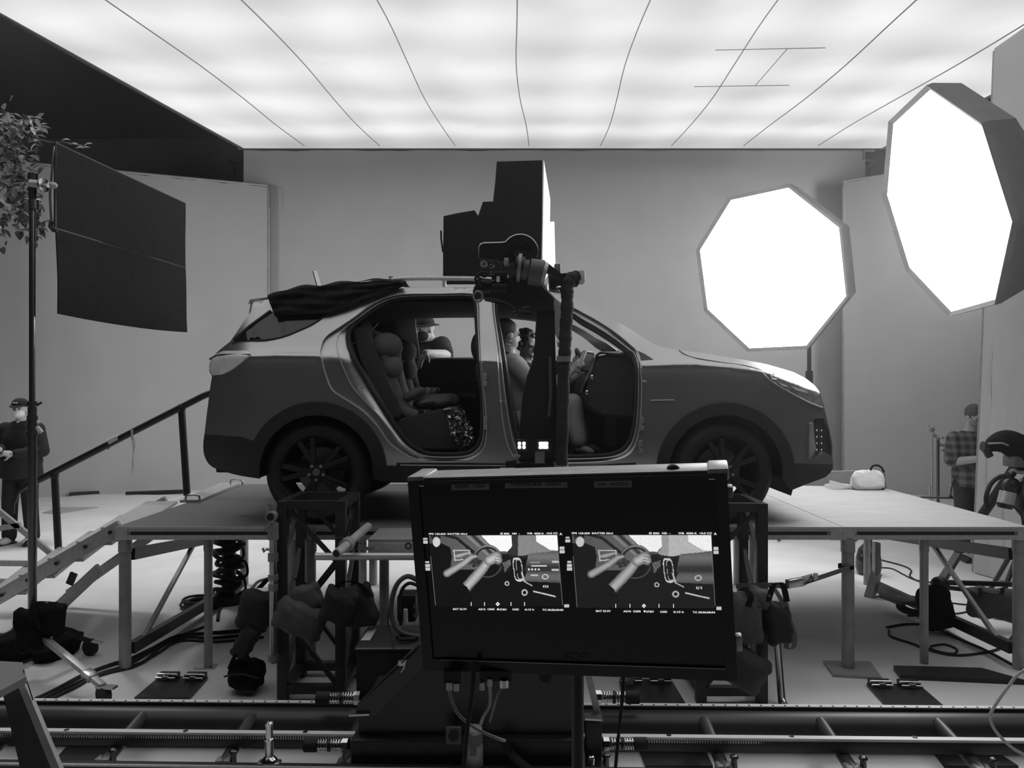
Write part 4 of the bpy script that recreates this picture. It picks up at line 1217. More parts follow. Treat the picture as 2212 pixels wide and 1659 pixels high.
r2 = MB().bar(L2 + V(0, 0.025, 0), R2_ + V(0, 0.025, 0), 0.034, 0.012).build('rail_strip', MATS['bright_strip'], t)
b = MB(); n = int((R2_ - L2).length / 0.012)
for i in range(n):
    p = L2 + dv * (0.012 * i) + V(0, -0.002, -0.012); b.box(p, (0.006, 0.012, 0.012))
props(b.build('rack_tooth', M_STEEL, r2), kind='stuff')
for k in range(12):
    p = at_z(115 + 128 * 0 + 0, 1586, 0.2); q = L2 + dv * (0.29 * (k * 2) + 0.55) + V(0, 0.02, 0.005)
    b = MB(); b.cyl(q, q + V(0, 0, 0.003), 0.012, n=12); b.build('rail_hole', M_BLACK, r2)
MB().bar(L3 + V(0, 0.03, -0.05), R3_ + V(0, 0.03, -0.05), 0.05, 0.09, bevel=0.004).build('outer_rail', M_TRK, t)
MB().bar(L3 + V(0, 0.0, 0.0), R3_ + V(0, 0.0, 0.0), 0.012, 0.008).build('rail_strip', M_ALU, t)
for x in (-2.54, -1.95, -1.38, -0.81, -0.23, 0.36, 0.95, 1.54, 2.13, 2.72):
    def yon(A, B): return A.y + (B.y - A.y) * (x - A.x) / (B.x - A.x)
    p0, p1 = V(x, yon(L1, R1_) - 0.06, 0.155), V(x, yon(L3, R3_) + 0.02, 0.06)
    tb = MB().cyl(p0, p1, 0.03, n=18).build('cross_tube', mat('cross_tube_grey', 0.09, 0.4, 0.3), t)
    q = V(x, yon(L2, R2_) - 0.045, 0.105)
    b = MB(); b.box(q + V(0, -0.02, -0.01), (0.075, 0.06, 0.055), None, 0.01); b.build('clamp', M_ALUD, tb)
    b = MB(); b.cyl(q + V(0.045, -0.03, 0.0), q + V(0.045, -0.03, 0.045), 0.016, 0.013, 10); b.ball(q + V(0.045, -0.03, 0.05), (0.02, 0.02, 0.012)); b.build('clamp_knob', MATS['dark_knob'], tb)
# spigot on the outer rail
p = at_z(577, 1650, 0.2)
t = thing('spigot', 'polished upright chrome spigot standing on the nearest rail', 'spigot', p)
b = MB(); b.lathe([(0.036, -0.02), (0.036, 0.002), (0.03, 0.01), (0.019, 0.02), (0.019, 0.085), (0.021, 0.09), (0.021, 0.098), (0.016, 0.103), (0.0155, 0.15), (0.018, 0.155), (0.018, 0.168), (0.01, 0.176), (0.0, 0.177)], p + V(0, 0.03, 0), (0, 0, 1), 24); b.build('pin', M_CHROME, t)
b = MB(); b.box(p + V(0, 0.03, -0.01), (0.1, 0.045, 0.014), None, 0.004); b.build('foot', M_STEEL, t)

# ================================================================ camera robot
RB = thing('camera_robot', 'tall black motion control camera robot riding the floor track', 'camera robot', (0.05, 3.7, 0))
b = MB(); b.prism([at(x, y, 3.5) for x, y in ((950, 1405), (1245, 1405), (1245, 1600), (775, 1600), (775, 1547), (812, 1545))], (0, 0.5, 0)); b.build('carriage', M_BLACK, RB)
MB().span((at(765, 1500, 3.52).x, 3.44, 0.06), (at(1255, 1500, 3.5).x, 3.56, 0.28), 0.01).build('front_skirt', M_BLACK, RB)
b = MB(); x_ = 3.45
b.prism([at(905, 1392, x_), at(955, 1400, x_), at(812, 1545, x_), at(768, 1541, x_), at(772, 1524, x_)], (0, 0.05, 0)); b.build('gusset', M_TRK, RB)
b = MB(); b.prism([at(900, 1404, x_ - .001), at(906, 1396, x_ - .001), at(779, 1522, x_ - .001), at(776, 1519, x_ - .001)], (0, -0.008, 0)); b.build('gusset_edge', M_BLACK, RB)
b = MB(); b.box(at(868, 1432, x_ - 0.01), (0.03, 0.02, 0.02)); b.tube([at(868, 1432, x_ - 0.02), at(878, 1425, x_ - .03), at(872, 1445, x_ - .03), at(866, 1452, x_ - .02)], 0.004, 6); b.build('cable_clip', M_STEEL, RB)
b = MB(); b.prism([at(1262, 1452, 3.5), at(1276, 1452, 3.5), at(1304, 1560, 3.5), at(1288, 1560, 3.5)], (0, 0.03, 0)); b.build('gusset', M_ALUD, RB)
MB().bar(at(757, 1540, 3.46), at(800, 1538, 3.46), 0.06, 0.008).build('carriage_lip', M_STEEL, RB)
MB().bar(at(1262, 1548, 3.46), at(1298, 1550, 3.46), 0.06, 0.008).build('carriage_lip', M_STEEL, RB)
MB().span((at(1265, 1500, 3.48).x, 3.46, 0.08), (at(1300, 1600, 3.48).x, 3.56, 0.36), 0.01).build('wheel_box', M_BLACK, RB)
for px0, dirn, y, d in ((1303, 1, 1607, 3.62), (1286, 1, 1506, 3.95), (752, -1, 1610, 3.58), (778, -1, 1508, 3.93)):
    c_ = at(px0, y, d); s = 0.13
    u = V(dirn, 0, 0); k = d / 1660
    g = MB().cyl(c_, c_ + u * 12 * k, 15 * k, n=8).build('buffer_nut', M_CHROME, RB)
    b = MB(); hl_ = [c_ + u * (12 + 55 * i / 80) * k + V(0, math.cos(i * 2 * PI / 8) * 11 * k, math.sin(i * 2 * PI / 8) * 11 * k) for i in range(81)]
    b.tube(hl_, 0.0045, 6); b.build('buffer_spring', M_CHROME, g)
    MB().cyl(c_, c_ + u * 68 * k, 5 * k).build('buffer_rod', M_STEEL, g)
    MB().cyl(c_ + u * 37 * k, c_ + u * 43 * k, 13 * k).build('buffer_collar', M_BLACK, g)
    MB().cyl(c_ + u * 66 * k, c_ + u * 94 * k, 14 * k, n=20).build('buffer_cap', M_RUBBER, g)
b = MB(); b.box(at(980, 1588, 3.42), (0.068, 0.02, 0.075), None, 0.004); e = b.build('stop_box', mat('grey_plate', 0.12, 0.6), RB)
MB().cyl(at(980, 1590, 3.41), at(980, 1590, 3.375), 0.024, n=20).build('stop_button', M_BLACKP, e)
b = MB(); b.cyl(at(1025, 1659, 3.40), at(1025, 1610, 3.40), 0.038, n=20); b.cyl(at(1025, 1612, 3.40), at(1027, 1573, 3.38), 0.036, 0.03, 20); b.build('power_plug', mat('pale_plug', 0.34, 0.5), RB)
b = MB(); b.ball(at(1026, 1596, 3.37), (0.036, 0.02, 0.036)); b.box(at(1022, 1620, 3.362), (0.03, 0.01, 0.05)); b.build('plug_latch', mat('grey_plate', 0.2), RB)
b = MB(); pts = curve_pts([at(1092, 1598, 3.42), at(1098, 1620, 3.40), at(1115, 1640, 3.37), at(1150, 1670, 3.33)], 16)
b.tube(pts, [0.017 + 0.004 * (i % 2) for i in range(len(pts))], 10); b.build('flexible_conduit', M_RUBBER, RB)
b = MB(); b.cyl(at(1276, 1650, 3.42), at(1277, 1638, 3.42), 0.017); b.ball(at(1277, 1637, 3.42), (0.017, 0.017, 0.012)); b.build('lock_pin', M_CHROME, RB)
# turret and arm
AD = 3.75
xc = at(1160, 1000, AD).x
MB().cyl((xc, AD + 0.05, 0.585), (xc, AD + 0.05, 1.30), 0.17, n=40).build('turret', M_BLACK, RB)
b = MB(); b.span((at(1092, 1000, AD).x, AD - 0.1, 1.28), (at(1213, 1000, AD).x, AD + 0.16, 1.505), 0.015); b.build('shoulder_block', M_BLACK, RB)
M_ARM = mat('arm_black', 0.02, 0.55, 0, 0.2, 12)
arm = [(1160, 668), (1198, 668), (1200, 760), (1203, 850), (1212, 930), (1213, 1000), (1122, 1000), (1118, 975), (1122, 940), (1125, 894), (1129, 855), (1139, 811), (1152, 778), (1160, 745)]
b = MB(); b.prism([at(x, y, AD - 0.06) for x, y in arm], (0, 0.17, 0)); bmesh.ops.bevel(b.bm, geom=b.bm.edges[:], offset=0.008, segments=2, affect='EDGES'); b.build('lower_arm', M_ARM, RB)
b = MB(); b.tube([at(1188, 770, AD - 0.075), at(1190, 850, AD - 0.075), at(1186, 900, AD - 0.075)], 0.008, 6); b.build('arm_cable', mat('grey_plate', 0.15), RB)
head = [(1040, 640), (1050, 608), (1100, 600), (1150, 598), (1168, 606), (1198, 645), (1200, 672), (1160, 676), (1150, 668), (1115, 666), (1100, 650), (1082, 644)]
b = MB(); b.prism([at(x, y, AD - 0.08) for x, y in head], (0, 0.2, 0)); bmesh.ops.bevel(b.bm, geom=b.bm.edges[:], offset=0.008, segments=2, affect='EDGES'); b.build('wrist_bracket', M_ARM, RB)
b = MB(); b.tube([at(1165, 610, AD - 0.09), at(1197, 644, AD - 0.09), at(1197, 670, AD - 0.09)], 0.004, 6); b.build('bracket_edge', M_ALUD, RB)
# head cover plate
cv = [(1035, 556), (1035, 533), (1039, 527), (1046, 525), (1083, 524)] + arc((1124, 545), 38.5, PI + 0.62, 2 * PI + 0.55, 16) + [(1160, 575)]
b = MB(); b.prism([at(x, y, AD + 0.02) for x, y in cv], (0, 0.07, 0)); b.build('head_cover', M_BLACKP, RB)
b = MB(); b.tube([at(x, y, AD + 0.02) for x, y in cv[:-1]], 0.0042, 6); b.build('cover_rim', M_STEEL, RB)
for x, y in ((1133, 522), (1138, 521), (1142, 530), (1137, 532), (1132, 527)):
    MB().cyl(at(x, y, AD + 0.02), at(x, y, AD + 0.006), 0.006, n=10).build('cover_bolt', M_CHROME, RB)
MB().cyl(at(1113, 538, AD + 0.02), at(1113, 538, AD - 0.05), 0.028, n=24).build('pivot_hub', M_BLACK, RB)
b = MB(); b.prism([at(x, y, AD - 0.12) for x, y in ((1110, 548), (1118, 540), (1128, 541), (1180, 566), (1212, 590), (1206, 602), (1160, 575))], (0, 0.05, 0)); b.build('link_arm', M_TRK, RB)
# motors
b = MB(); b.cyl(at(1112, 576, AD - 0.1), at(1130, 580, AD - 0.1), 0.058, n=32); b.build('motor_flange', M_BLACK, RB)
b = MB(); b.cyl(at(1128, 581, AD - 0.1), at(1142, 583, AD - 0.1), 0.05, n=32); b.build('motor_drum', mat('grey_motor', 0.12, 0.45), RB)
b = MB(); b.cyl(at(1144, 586, AD - 0.1), at(1172, 591, AD - 0.1), 0.064, n=32); b.build('motor_drum', MATS['grey_motor'], RB)
b = MB(); b.cyl(at(1172, 591, AD - 0.1), at(1180, 593, AD - 0.1), 0.058, 0.05, n=32); b.build('motor_end', M_ALU, RB)
b = MB(); b.lathe([(0.06, -0.008), (0.068, -0.008), (0.068, 0.008), (0.06, 0.008)], at(1122, 578, AD - 0.1), V(1, 0, -0.1), 32, closed=True); b.build('motor_ring', M_ALUD, RB)
b = MB(); b.box(at(1094, 566, AD - 0.1), (0.022, 0.05, 0.032), None, 0.004); b.build('sensor', M_ALU, RB)
# cinema camera, facing left
cm = MB().span(at(1062, 612, AD - 0.14), at(1098, 640, AD + 0.04), 0.008).build('cinema_camera', M_BLACKP, RB)
MB().span(at(1068, 586, AD - 0.13), at(1098, 606, AD + 0.03), 0.006).build('camera_top', M_BLACKP, cm)
MB().cyl(at(1062, 622, AD - 0.05), at(1038, 622, AD - 0.05), 0.042, 0.048, 28).build('lens', M_BLACK, cm)
MB().cyl(at(1038, 622, AD - 0.05), at(1028, 622, AD - 0.05), 0.055, n=28).build('matte_ring', M_BLACK, cm)
MB().bar(at(1040, 591, AD - 0.07), at(1092, 589, AD - 0.07), 0.015, 0.015).build('support_rod', M_STEEL, cm)
MB().bar(at(1062, 600, AD - 0.07), at(1094, 598, AD - 0.07), 0.03, 0.02).build('bridge_plate', M_BLACK, cm)
for x, y, r, m_ in ((1045, 571, 0.017, M_ALUD), (1062, 574, 0.012, M_STEEL), (1061, 588, 0.012, M_STEEL), (1031, 603, 0.014, M_BLACK), (1046, 592, 0.018, M_BLACK)):
    MB().lathe([(r * 0.45, 0), (r, 0), (r, -0.02), (r * 0.45, -0.02)], at(x, y, AD - 0.1), (0, 1, 0), 18, closed=True).build('knob', m_, cm)
for pts in ([(1028, 600), (1036, 590), (1050, 588), (1058, 596)], [(1030, 615), (1024, 630), (1030, 645)], [(1070, 560), (1078, 575), (1080, 590)], [(1040, 600), (1034, 612), (1040, 620)]):
    MB().tube(curve_pts([at(x, y, AD - 0.12) for x, y in pts], 5), 0.006, 8).build('camera_cable', M_RUBBER, cm)
b = MB(); b.tube([at(1033 + 9.5 * math.cos(a), 640 + 11 * math.sin(a), AD - 0.12) for a in [2 * PI * i / 20 for i in range(20)]], 0.006, 8, closed=True); b.build('hand_wheel', M_ALUD, cm)
MB().box(at(1076, 603, AD - 0.16), (0.016, 0.006, 0.026)).build('badge', M_PAPER, cm)
for x, y, w, h in ((1116, 672, 0.008, 0.04), (1110, 669, 0.008, 0.02), (1132, 661, 0.02, 0.014), (1140, 658, 0.012, 0.02), (1093, 618, 0.008, 0.03)):
    MB().box(at(x, y, AD - 0.1), (w, 0.01, h), None, 0.002).build('bright_clip', M_CHROME, RB)
# conduit and side plate
b = MB(); b.prism([at(x, y, AD + 0.13) for x, y in ((1197, 642), (1212, 655), (1213, 726), (1206, 735), (1198, 720))], (0, 0.012, 0)); b.build('white_plate', M_WHITE, RB)
b = MB(); b.prism([at(x, y, AD + 0.12) for x, y in ((1203, 735), (1212, 745), (1213, 758), (1204, 748))], (0, 0.012, 0)); b.build('white_plate', M_WHITE, RB)
b = MB(); b.prism([at(x, y, AD - 0.02) for x, y in ((1185, 588), (1200, 592), (1240, 588), (1250, 590), (1250, 614), (1225, 616), (1205, 628), (1188, 624))], (0, 0.1, 0)); b.build('conduit_bracket', M_BLACK, RB)
MB().span(at(1250, 583, AD - 0.05), at(1260, 615, AD + 0.06), 0.004).build('end_cap', M_WHITE, RB)
MB().box(at(1204, 580, AD), (0.03, 0.05, 0.04), None, 0.004).build('junction_box', M_ALUD, RB)
MB().ball(at(1208, 625, AD - 0.02), (0.022, 0.022, 0.02)).build('elbow_joint', M_CHROME, RB)
q = curve_pts([at(1246, 598, AD - 0.03), at(1234, 602, AD - 0.05), at(1226, 622, AD - 0.06), at(1225, 666, AD - 0.07), at(1222, 712, AD - 0.07), at(1220, 762, AD - 0.08), at(1217, 811, AD - 0.08), at(1215, 911, AD - 0.09), at(1212, 1004, AD - 0.09)], 10)
b = MB(); b.tube(q, [0.030 + 0.002 * math.sin(i * 0.9) + 0.0016 * math.sin(i * 2.3 + 1) for i in range(len(q))], 14); b.build('conduit_sleeve', mat('sleeve_fabric', 0.03, 0.85, 0, 0.3, 20, 0.5, 60), RB)
for y in (776, 1004):
    MB().cyl(at(1219 if y < 900 else 1211, y - 6, AD - 0.08), at(1219 if y < 900 else 1211, y + 6, AD - 0.08), 0.037, n=20).build('conduit_clamp', M_ALUD, RB)
# status lamps and shoulder fittings
ME = mat('status_lamp', 0.9, 0.4, emit=7.0)
for x, w in ((1127, 0.03), (1174, 0.05)):
    MB().box(at(x, 962, AD - 0.14), (w + 0.02, 0.05, 0.055), None, 0.004).build('lamp_housing', M_BLACK, RB)
    for k in range(2):
        for j in range(2): MB().box(at(x - 5 + 10 * k, 958 + 8 * j, AD - 0.168), (w * 0.42, 0.006, 0.013), None, 0.002).build('status_light', ME, RB)
MB().box(at(1166, 988, AD - 0.13), (0.045, 0.01, 0.055)).build('name_plate', M_ALUD, RB)
MB().box(at(1117, 985, AD - 0.11), (0.03, 0.03, 0.012)).build('bright_clip', M_ALU, RB)
MB().bar(at(1080, 1014, AD - 0.16), at(1112, 1013, AD - 0.16), 0.05, 0.01).build('shoulder_plate', M_ALU, RB)
MB().bar(at(1092, 1002, AD - 0.13), at(1116, 998, AD - 0.13), 0.02, 0.02).build('shoulder_plate', M_BLACK, RB)

# ================================================================ monitor in the foreground
MC = V(0.09325, 1.49005, EYE - 0.36321)
MR = Matrix(((0.97123266, 0.2271852, -0.07137226), (-0.23261244, 0.96926364, -0.08012147), (0.05097612, 0.09441867, 0.99422661)))
MW, MH = 0.62, 0.3914
ux, un, uz = MR @ V(1, 0, 0), MR @ V(0, 1, 0), MR @ V(0, 0, 1)
def mon(px, py, out=0.0):
    """the place on the screen plane seen at this pixel, raised off the glass"""
    d_ = V((px - CX) / F, 1, -(py - CY) / F); o = V(0, 0, EYE)
    return o + d_ * ((MC - o).dot(un) / d_.dot(un)) - un * out
def mz(x, y, out=0.0): return mon(860 + x / 2.836, 990 + y / 2.836, out)
MT = thing('monitor', 'large black field monitor in front showing two camera pictures', 'monitor', MC - uz * MH / 2)
def mbox(x0, x1, z0, z1, y0, y1, bev=0.0):
    b = MB(); b.box(MC + MR @ V((x0 + x1) / 2, (y0 + y1) / 2, (z0 + z1) / 2), (x1 - x0, y1 - y0, z1 - z0), MR, bev); return b
hw, hh = MW / 2, MH / 2
mbox(-hw, hw, -hh, hh, 0.004, 0.075, 0.004).build('housing', M_BLACKP, MT)
b = mbox(-hw, -hw + 0.022, -hh, hh, -0.004, 0.02); b.box(MC + MR @ V(hw - 0.011, 0.008, 0), (0.022, 0.024, MH), MR)
b.box(MC + MR @ V(0, 0.008, hh - 0.004), (MW - 0.044, 0.024, 0.008), MR); b.box(MC + MR @ V(0, 0.008, -hh + 0.012), (MW - 0.044, 0.024, 0.024), MR); b.build('bezel', M_BLACK, MT)
M_SCR = mat('screen_glass', 0.012, 0.22, 0, spec=0.5)
mbox(-hw + 0.022, hw - 0.022, -hh + 0.024, hh - 0.008, 0.001, 0.006).build('screen', M_SCR, MT)
mbox(-hw + 0.03, hw - 0.03, hh - 0.001, hh + 0.006, 0.004, 0.08, 0.001).build('top_strip', M_ALU, MT)
for s in (-1, 1):
    x0, x1 = (-hw - 0.002, -hw + 0.034) if s < 0 else (hw - 0.034, hw + 0.004)
    mbox(x0, x1, hh - 0.012, hh + 0.010, -0.002, 0.085, 0.004).build('corner_cap', M_ALU if s > 0 else M_ALU, MT)
mbox(-hw + 0.04, hw - 0.02, -hh + 0.023, -hh + 0.0242, -0.006, -0.004).build('bezel_line', M_ALU, MT)
mbox(hw, hw + 0.012, -hh + 0.055, -hh + 0.085, 0.0, 0.02, 0.003).build('side_knob', M_ALU, MT)
mbox(hw - 0.004, hw + 0.01, hh - 0.05, hh - 0.03, 0.02, 0.05, 0.003).build('side_knob', M_ALUD, MT)
b = MB(); b.ball(mon(1453, 1018, 0) + un * 0.03, (0.012, 0.01, 0.008)); b.bar(mon(1445, 1016, 0) + un * 0.03, mon(1460, 1020, 0) + un * 0.03, 0.006, 0.006); b.build('top_screw', M_BLACK, MT)
for x0, y0, x1, y1, s in ((975, 1044, 1057, 1059, 'DRIVER - STEPH'), (1091, 1038.5, 1226, 1054.5, 'PASSENGER MUM - VANESSA'), (1283, 1038.5, 1365, 1053.5, 'SON - HUDSON')):
    p = [mon(x0, y1, 0.0005), mon(x1, y1 - 1.0, 0.0005), mon(x1, y0 - 1.0, 0.0005), mon(x0, y0, 0.0005)]
    tp = MB().poly(p).build('name_tape', mat('grey_tape', 0.26, 0.8), MT, recalc=False)
    o = p[0].lerp(p[1], 0.1) + (p[3] - p[0]) * 0.27 - un * 0.0006
    text_mb(s, (p[1] - p[0]).length * 0.8, o, (p[1] - p[0]).normalized(), (p[3] - p[0]).normalized(), bold=0.015).build('lettering', M_BLACKP, tp, smooth=0, recalc=False)
o = mon(1218, 1424, 0.0008); text_mb('SONY', 0.05, o, ux, uz, bold=0.01).build('maker_name', mat('faint_letter', 0.045, 0.5), MT, smooth=0, recalc=False)

# ---- the two live pictures: what the screen gives off
def emit_mat(name, strength=1.0, attr=False):
    m = bpy.data.materials.new(name); m.use_nodes = True; nt = m.node_tree; nt.nodes.clear()
    o_ = nt.nodes.new('ShaderNodeOutputMaterial'); e_ = nt.nodes.new('ShaderNodeEmission'); e_.inputs[1].default_value = strength
    if attr:
        a_ = nt.nodes.new('ShaderNodeAttribute'); a_.attribute_name = 'picture'; nt.links.new(a_.outputs['Color'], e_.inputs[0])
    nt.links.new(e_.outputs[0], o_.inputs[0]); return m
M_PIC = emit_mat('live_picture', 1.0, True); M_TXT = emit_mat('screen_text', 0.95)
def seg_d(x, y, a, b):
    dx, dy = b[0] - a[0], b[1] - a[1]; L = dx * dx + dy * dy
    t = max(0, min(1, ((x - a[0]) * dx + (y - a[1]) * dy) / L)) if L else 0
    return math.hypot(x - a[0] - t * dx, y - a[1] - t * dy)
def limb(x, y, pts):
    """signed depth inside a tapering limb given by (x, y, r)"""
    best = -9
    for (x0, y0, r0), (x1, y1, r1) in zip(pts, pts[1:]):
        dx, dy = x1 - x0, y1 - y0; t = max(0, min(1, ((x - x0) * dx + (y - y0) * dy) / (dx * dx + dy * dy)))
        r = r0 + (r1 - r0) * t; d_ = math.hypot(x - x0 - t * dx, y - y0 - t * dy); best = max(best, 1 - d_ / r)
    return best
GR = random.Random(3)
def picture(x, y, sh, lift, con):
    """brightness of the in-car view: window, pillar, wheel, hands, dash"""
    g = 0.012
    if inside([(180, 460), (430, 460), (610, 600), (470, 680), (180, 680)], x, y): g = 0.085 + 0.05 * (x - 190) / 400
    if limb(x, y, [(250, 460, 8), (360, 490, 9), (480, 590, 9)]) > 0: g = 0.03
    if inside([(180, 520), (265, 520), (320, 545), (330, 600), (320, 690), (180, 690)], x, y): g = 0.012
    if ((x - 232) / 30) ** 2 + ((y - 480) / 22) ** 2 < 1: g = 0.03
    if ((x - 236) / 23) ** 2 + ((y - 512) / 30) ** 2 < 1: g = 0.62
    if inside([(485, 460), (700, 460), (698, 540), (664, 578), (600, 585)], x, y): g = 1.0
    if inside([(695, 460), (740, 460), (738, 600), (668, 585), (698, 540)], x, y): g = 0.05 + sh * 0.55
    if inside([(735, 460), (990, 460), (990, 575), (735, 600)], x, y): g = 0.24 + sh * 0.5
    if inside([(842, 460), (990, 460), (990, 570), (930, 562), (848, 512)], x, y): g = 1.0
    v = limb(x, y, [(440, 455, 36), (600, 610, 30)])
    if v > 0: g = 0.05 + 0.22 * max(0, 1 - abs(v - 0.35) * 2)
    if inside([(600, 572), (660, 570), (690, 590), (760, 602), (800, 590), (1010, 562), (1010, 920), (400, 920), (470, 760)], x, y):
        g = 0.014 + 0.05 * max(0, 1 - (y - 565) / 60)
    if inside([(600, 575), (665, 572), (692, 610), (690, 700), (610, 700)], x, y): g = 0.02 + 0.1 * max(0, 1 - abs(y - 578) / 12)
    if inside([(640, 640), (690, 620), (690, 650), (655, 700)], x, y): g = 0.02 + 0.3 * (math.sin(x * 0.9 + y * 0.5) > 0.4)
    # screen and controls on the dash
    if inside([(800, 585), (985, 568), (1010, 570), (1010, 695), (775, 692)], x, y): g = 0.05 + 0.12 * max(0, 1 - abs(y - 605) / 60)
    if inside([(790, 690), (1010, 692), (1010, 765), (770, 752)], x, y): g = 0.06 + 0.07 * math.sin((y - 690) / 75 * PI)
    if sh < 0.1:
        if 818 < x < 912 and 656 < y < 663: g = 0.8
        for cx_ in (802, 822, 842, 862):
            if math.hypot(x - cx_, y - 681) < 6: g = 0.75
        if 812 < x < 860 and 712 < y < 722 or 945 < x < 985 and 628 < y < 640 or 940 < x < 985 and 678 < y < 692: g = 0.5
        if 810 < x < 870 and 635 < y < 645: g = 0.25
    if abs(math.hypot((x - 902) / 20, (y - 726) / 16) - 0.85) < 0.16: g = 0.6
    # vent loop
    for k, gg in ((0, 0.75), (24, 0.45)):
        dx = (x - 735 - k * 0.35 - (y - 680) * 0.12); e = ((dx / (26 - k * 0.4)) ** 4 + ((y - 682) / (68 - k * 0.3)) ** 4)
        if 0.72 < e < 1.25: g = gg
        elif e <= 0.72: g = 0.02
    if abs(seg_d(x, y, (758, 700), (775, 755)) - 2) < 3 or seg_d(x, y, (775, 755), (820, 780)) < 3: g = 0.5
    for cx_, cy_, r in ((668, 767, 14), (775, 822, 19)):
        if abs(math.hypot(x - cx_, y - cy_) - r * 0.8) < r * 0.22: g = 0.5
    if seg_d(x, y, (832, 815), (962, 846)) < 4 + 0.0 * x: g = 0.6
    for cx_ in (893, 905, 918):
        if abs(x - cx_) < 3 and abs(y - 784) < 7: g = 0.7
    # wheel rim
    e = math.hypot((x - 548) / 92, (y - 632) / 98)
    a_ = math.atan2(y - 632, x - 548)
    if 0.80 < e < 1.05 and (a_ < -0.35 or a_ > 2.75): g = 0.03 + 0.30 * max(0, 1 - abs(e - 0.97) / 0.07) * max(0, math.sin(-a_))
    if 0.94 < e < 1.0 and 0.3 < a_ < 2.2: g = 0.09
    if limb(x, y, [(455, 625, 30), (500, 640, 20)]) > 0: g = 0.02 + 0.25 * (math.sin(x * 0.6) * math.sin(y * 0.7) > 0.55)
    # phone on the door
    if inside([(338, 562), (440, 560), (447, 618), (345, 628)], x, y): g = 0.55 if not inside([(345, 568), (434, 566), (440, 612), (351, 621)], x, y) else 0.10 + 0.35 * max(0, limb(x, y, [(350, 600, 10), (380, 595, 16), (430, 580, 8)]))
    # far hand and forearm
    v = limb(x, y, [(300, 705, 24), (400, 645, 21), (450, 605, 17), (478, 600, 10)])
    if v > 0: g = 0.06 + 0.34 * min(1, v * 1.4)
    # near sleeve, forearm, fist
    v = limb(x, y, [(420, 790, 34), (520, 675, 30), (560, 620, 26)])
    if v > 0: g = 0.10 + 0.36 * min(1, v * 1.3) - (0.08 if (x - 420) * 0.75 + (y - 790) > 20 else 0)
    v = limb(x, y, [(560, 625, 32), (600, 605, 34), (615, 625, 24)])
    if v > 0: g = 0.12 + 0.42 * min(1, v * 1.2)
    for yf in (600, 617, 633, 648):
        if seg_d(x, y, (590, yf - 2), (628, yf + 6)) < 1.8: g = 0.08
    if inside([(180, 905), (220, 850), (300, 815), (395, 765), (425, 790), (455, 850), (450, 930), (180, 930)], x, y): g = 0.010
    if g < 0.1: g *= 0.3 + 7 * g
    return min(1.0, (g * con + lift) * (1 + GR.uniform(-.16, .16)))
def live(name, quad, x0, x1, y0, y1, sh, lift, con, nx=250, ny=140):
    b = MB(); TL, TR, BR, BL = quad
    rows = [[(mz(*[(TL[k] + (TR[k] - TL[k]) * i / nx) * (1 - j / ny) + (BL[k] + (BR[k] - BL[k]) * i / nx) * j / ny for k in (0, 1)], 0.0008)) for i in range(nx + 1)] for j in range(ny + 1)]
    b.grid(rows)
    col = []
    for j in range(ny + 1):
        for i in range(nx + 1):
            x = TL[0] + (TR[0] - TL[0]) * i / nx; x = (x * (1 - j / ny) + (BL[0] + (BR[0] - BL[0]) * i / nx) * j / ny); y = TL[1] + (BL[1] - TL[1]) * j / ny
            xs = x0 + (x - TL[0]) * (x1 - x0) / (TR[0] - TL[0]); ys = y0 + (y - TL[1]) * (y1 - y0) / (BL[1] - TL[1])
            g = picture(xs, ys, sh, lift, con); col.extend((g, g, g, 1))
    o = b.build(name, M_PIC, MT, recalc=False)
    o.data.color_attributes.new('picture', 'FLOAT_COLOR', 'POINT').data.foreach_set('color', col)
    return o
P1 = live('live_picture', ((190, 473), (975, 470), (1005, 905), (225, 905)), 190, 975, 473, 905, 0.0, 0.004, 1.0)
P2 = live('live_picture', ((1065, 470), (1918, 470), (1940, 918), (1090, 915)), 190, 975, 473, 905, 0.55, 0.010, 0.85)
TXT = ((190, 293, 468, 'FPS 120.000', 1), (303, 424, 468, 'SHUTTER 356.0', 1), (628, 682, 466, 'EI 800', 1), (700, 745, 466, 'ND  -', 1), (790, 894, 465, 'WB  4000 K', 1), (908, 978, 464, '+0.0 CC', 1), (989, 1006, 470, 'A', 1),
       (338, 422, 928, 'BAT 23.3V', 1), (492, 592, 929, 'A012  C000', 1), (622, 668, 931, 'STBY', 1), (700, 741, 930, 'CARD', 1), (777, 834, 931, '0:13 h', 1), (885, 1013, 933, 'TC 00:02:00:00', 1),
       (1065, 1176, 464, 'FPS 120.000', 2), (1187, 1317, 464, 'SHUTTER 356.0', 2), (1538, 1600, 464, 'EI 800', 2), (1617, 1668, 464, 'ND  -', 2), (1716, 1831, 464, 'WB  4000 K', 2), (1845, 1923, 464, '+0.0 CC', 2), (1934, 1952, 469, 'A', 2),
       (1213, 1303, 940, 'BAT 23.3V', 2), (1380, 1487, 942, 'A010  C000', 2), (1520, 1570, 944, 'STBY', 2), (1605, 1649, 945, 'CARD', 2), (1687, 1750, 946, '0:10 h', 2), (1805, 1942, 948, 'TC 00:06:00:04', 2))
for x0, x1, y, s, k in TXT:
    o = mz(x0, y, 0.0012); e = mz(x1, y + (x1 - x0) * 0.004, 0.0012)
    u_ = (e - o).normalized()
    hgt = 0.0036 if len(s) > 1 else 0.0046
    text_mb(s, (e - o).length, o, u_, -u_.cross(un).normalized() if False else un.cross(u_) * -1 if (un.cross(u_)).z < 0 else un.cross(u_), bold=0.022, height=hgt * (x1 - x0) / (x1 - x0)).build('readout', M_TXT, P1 if k == 1 else P2, smooth=0, recalc=False)
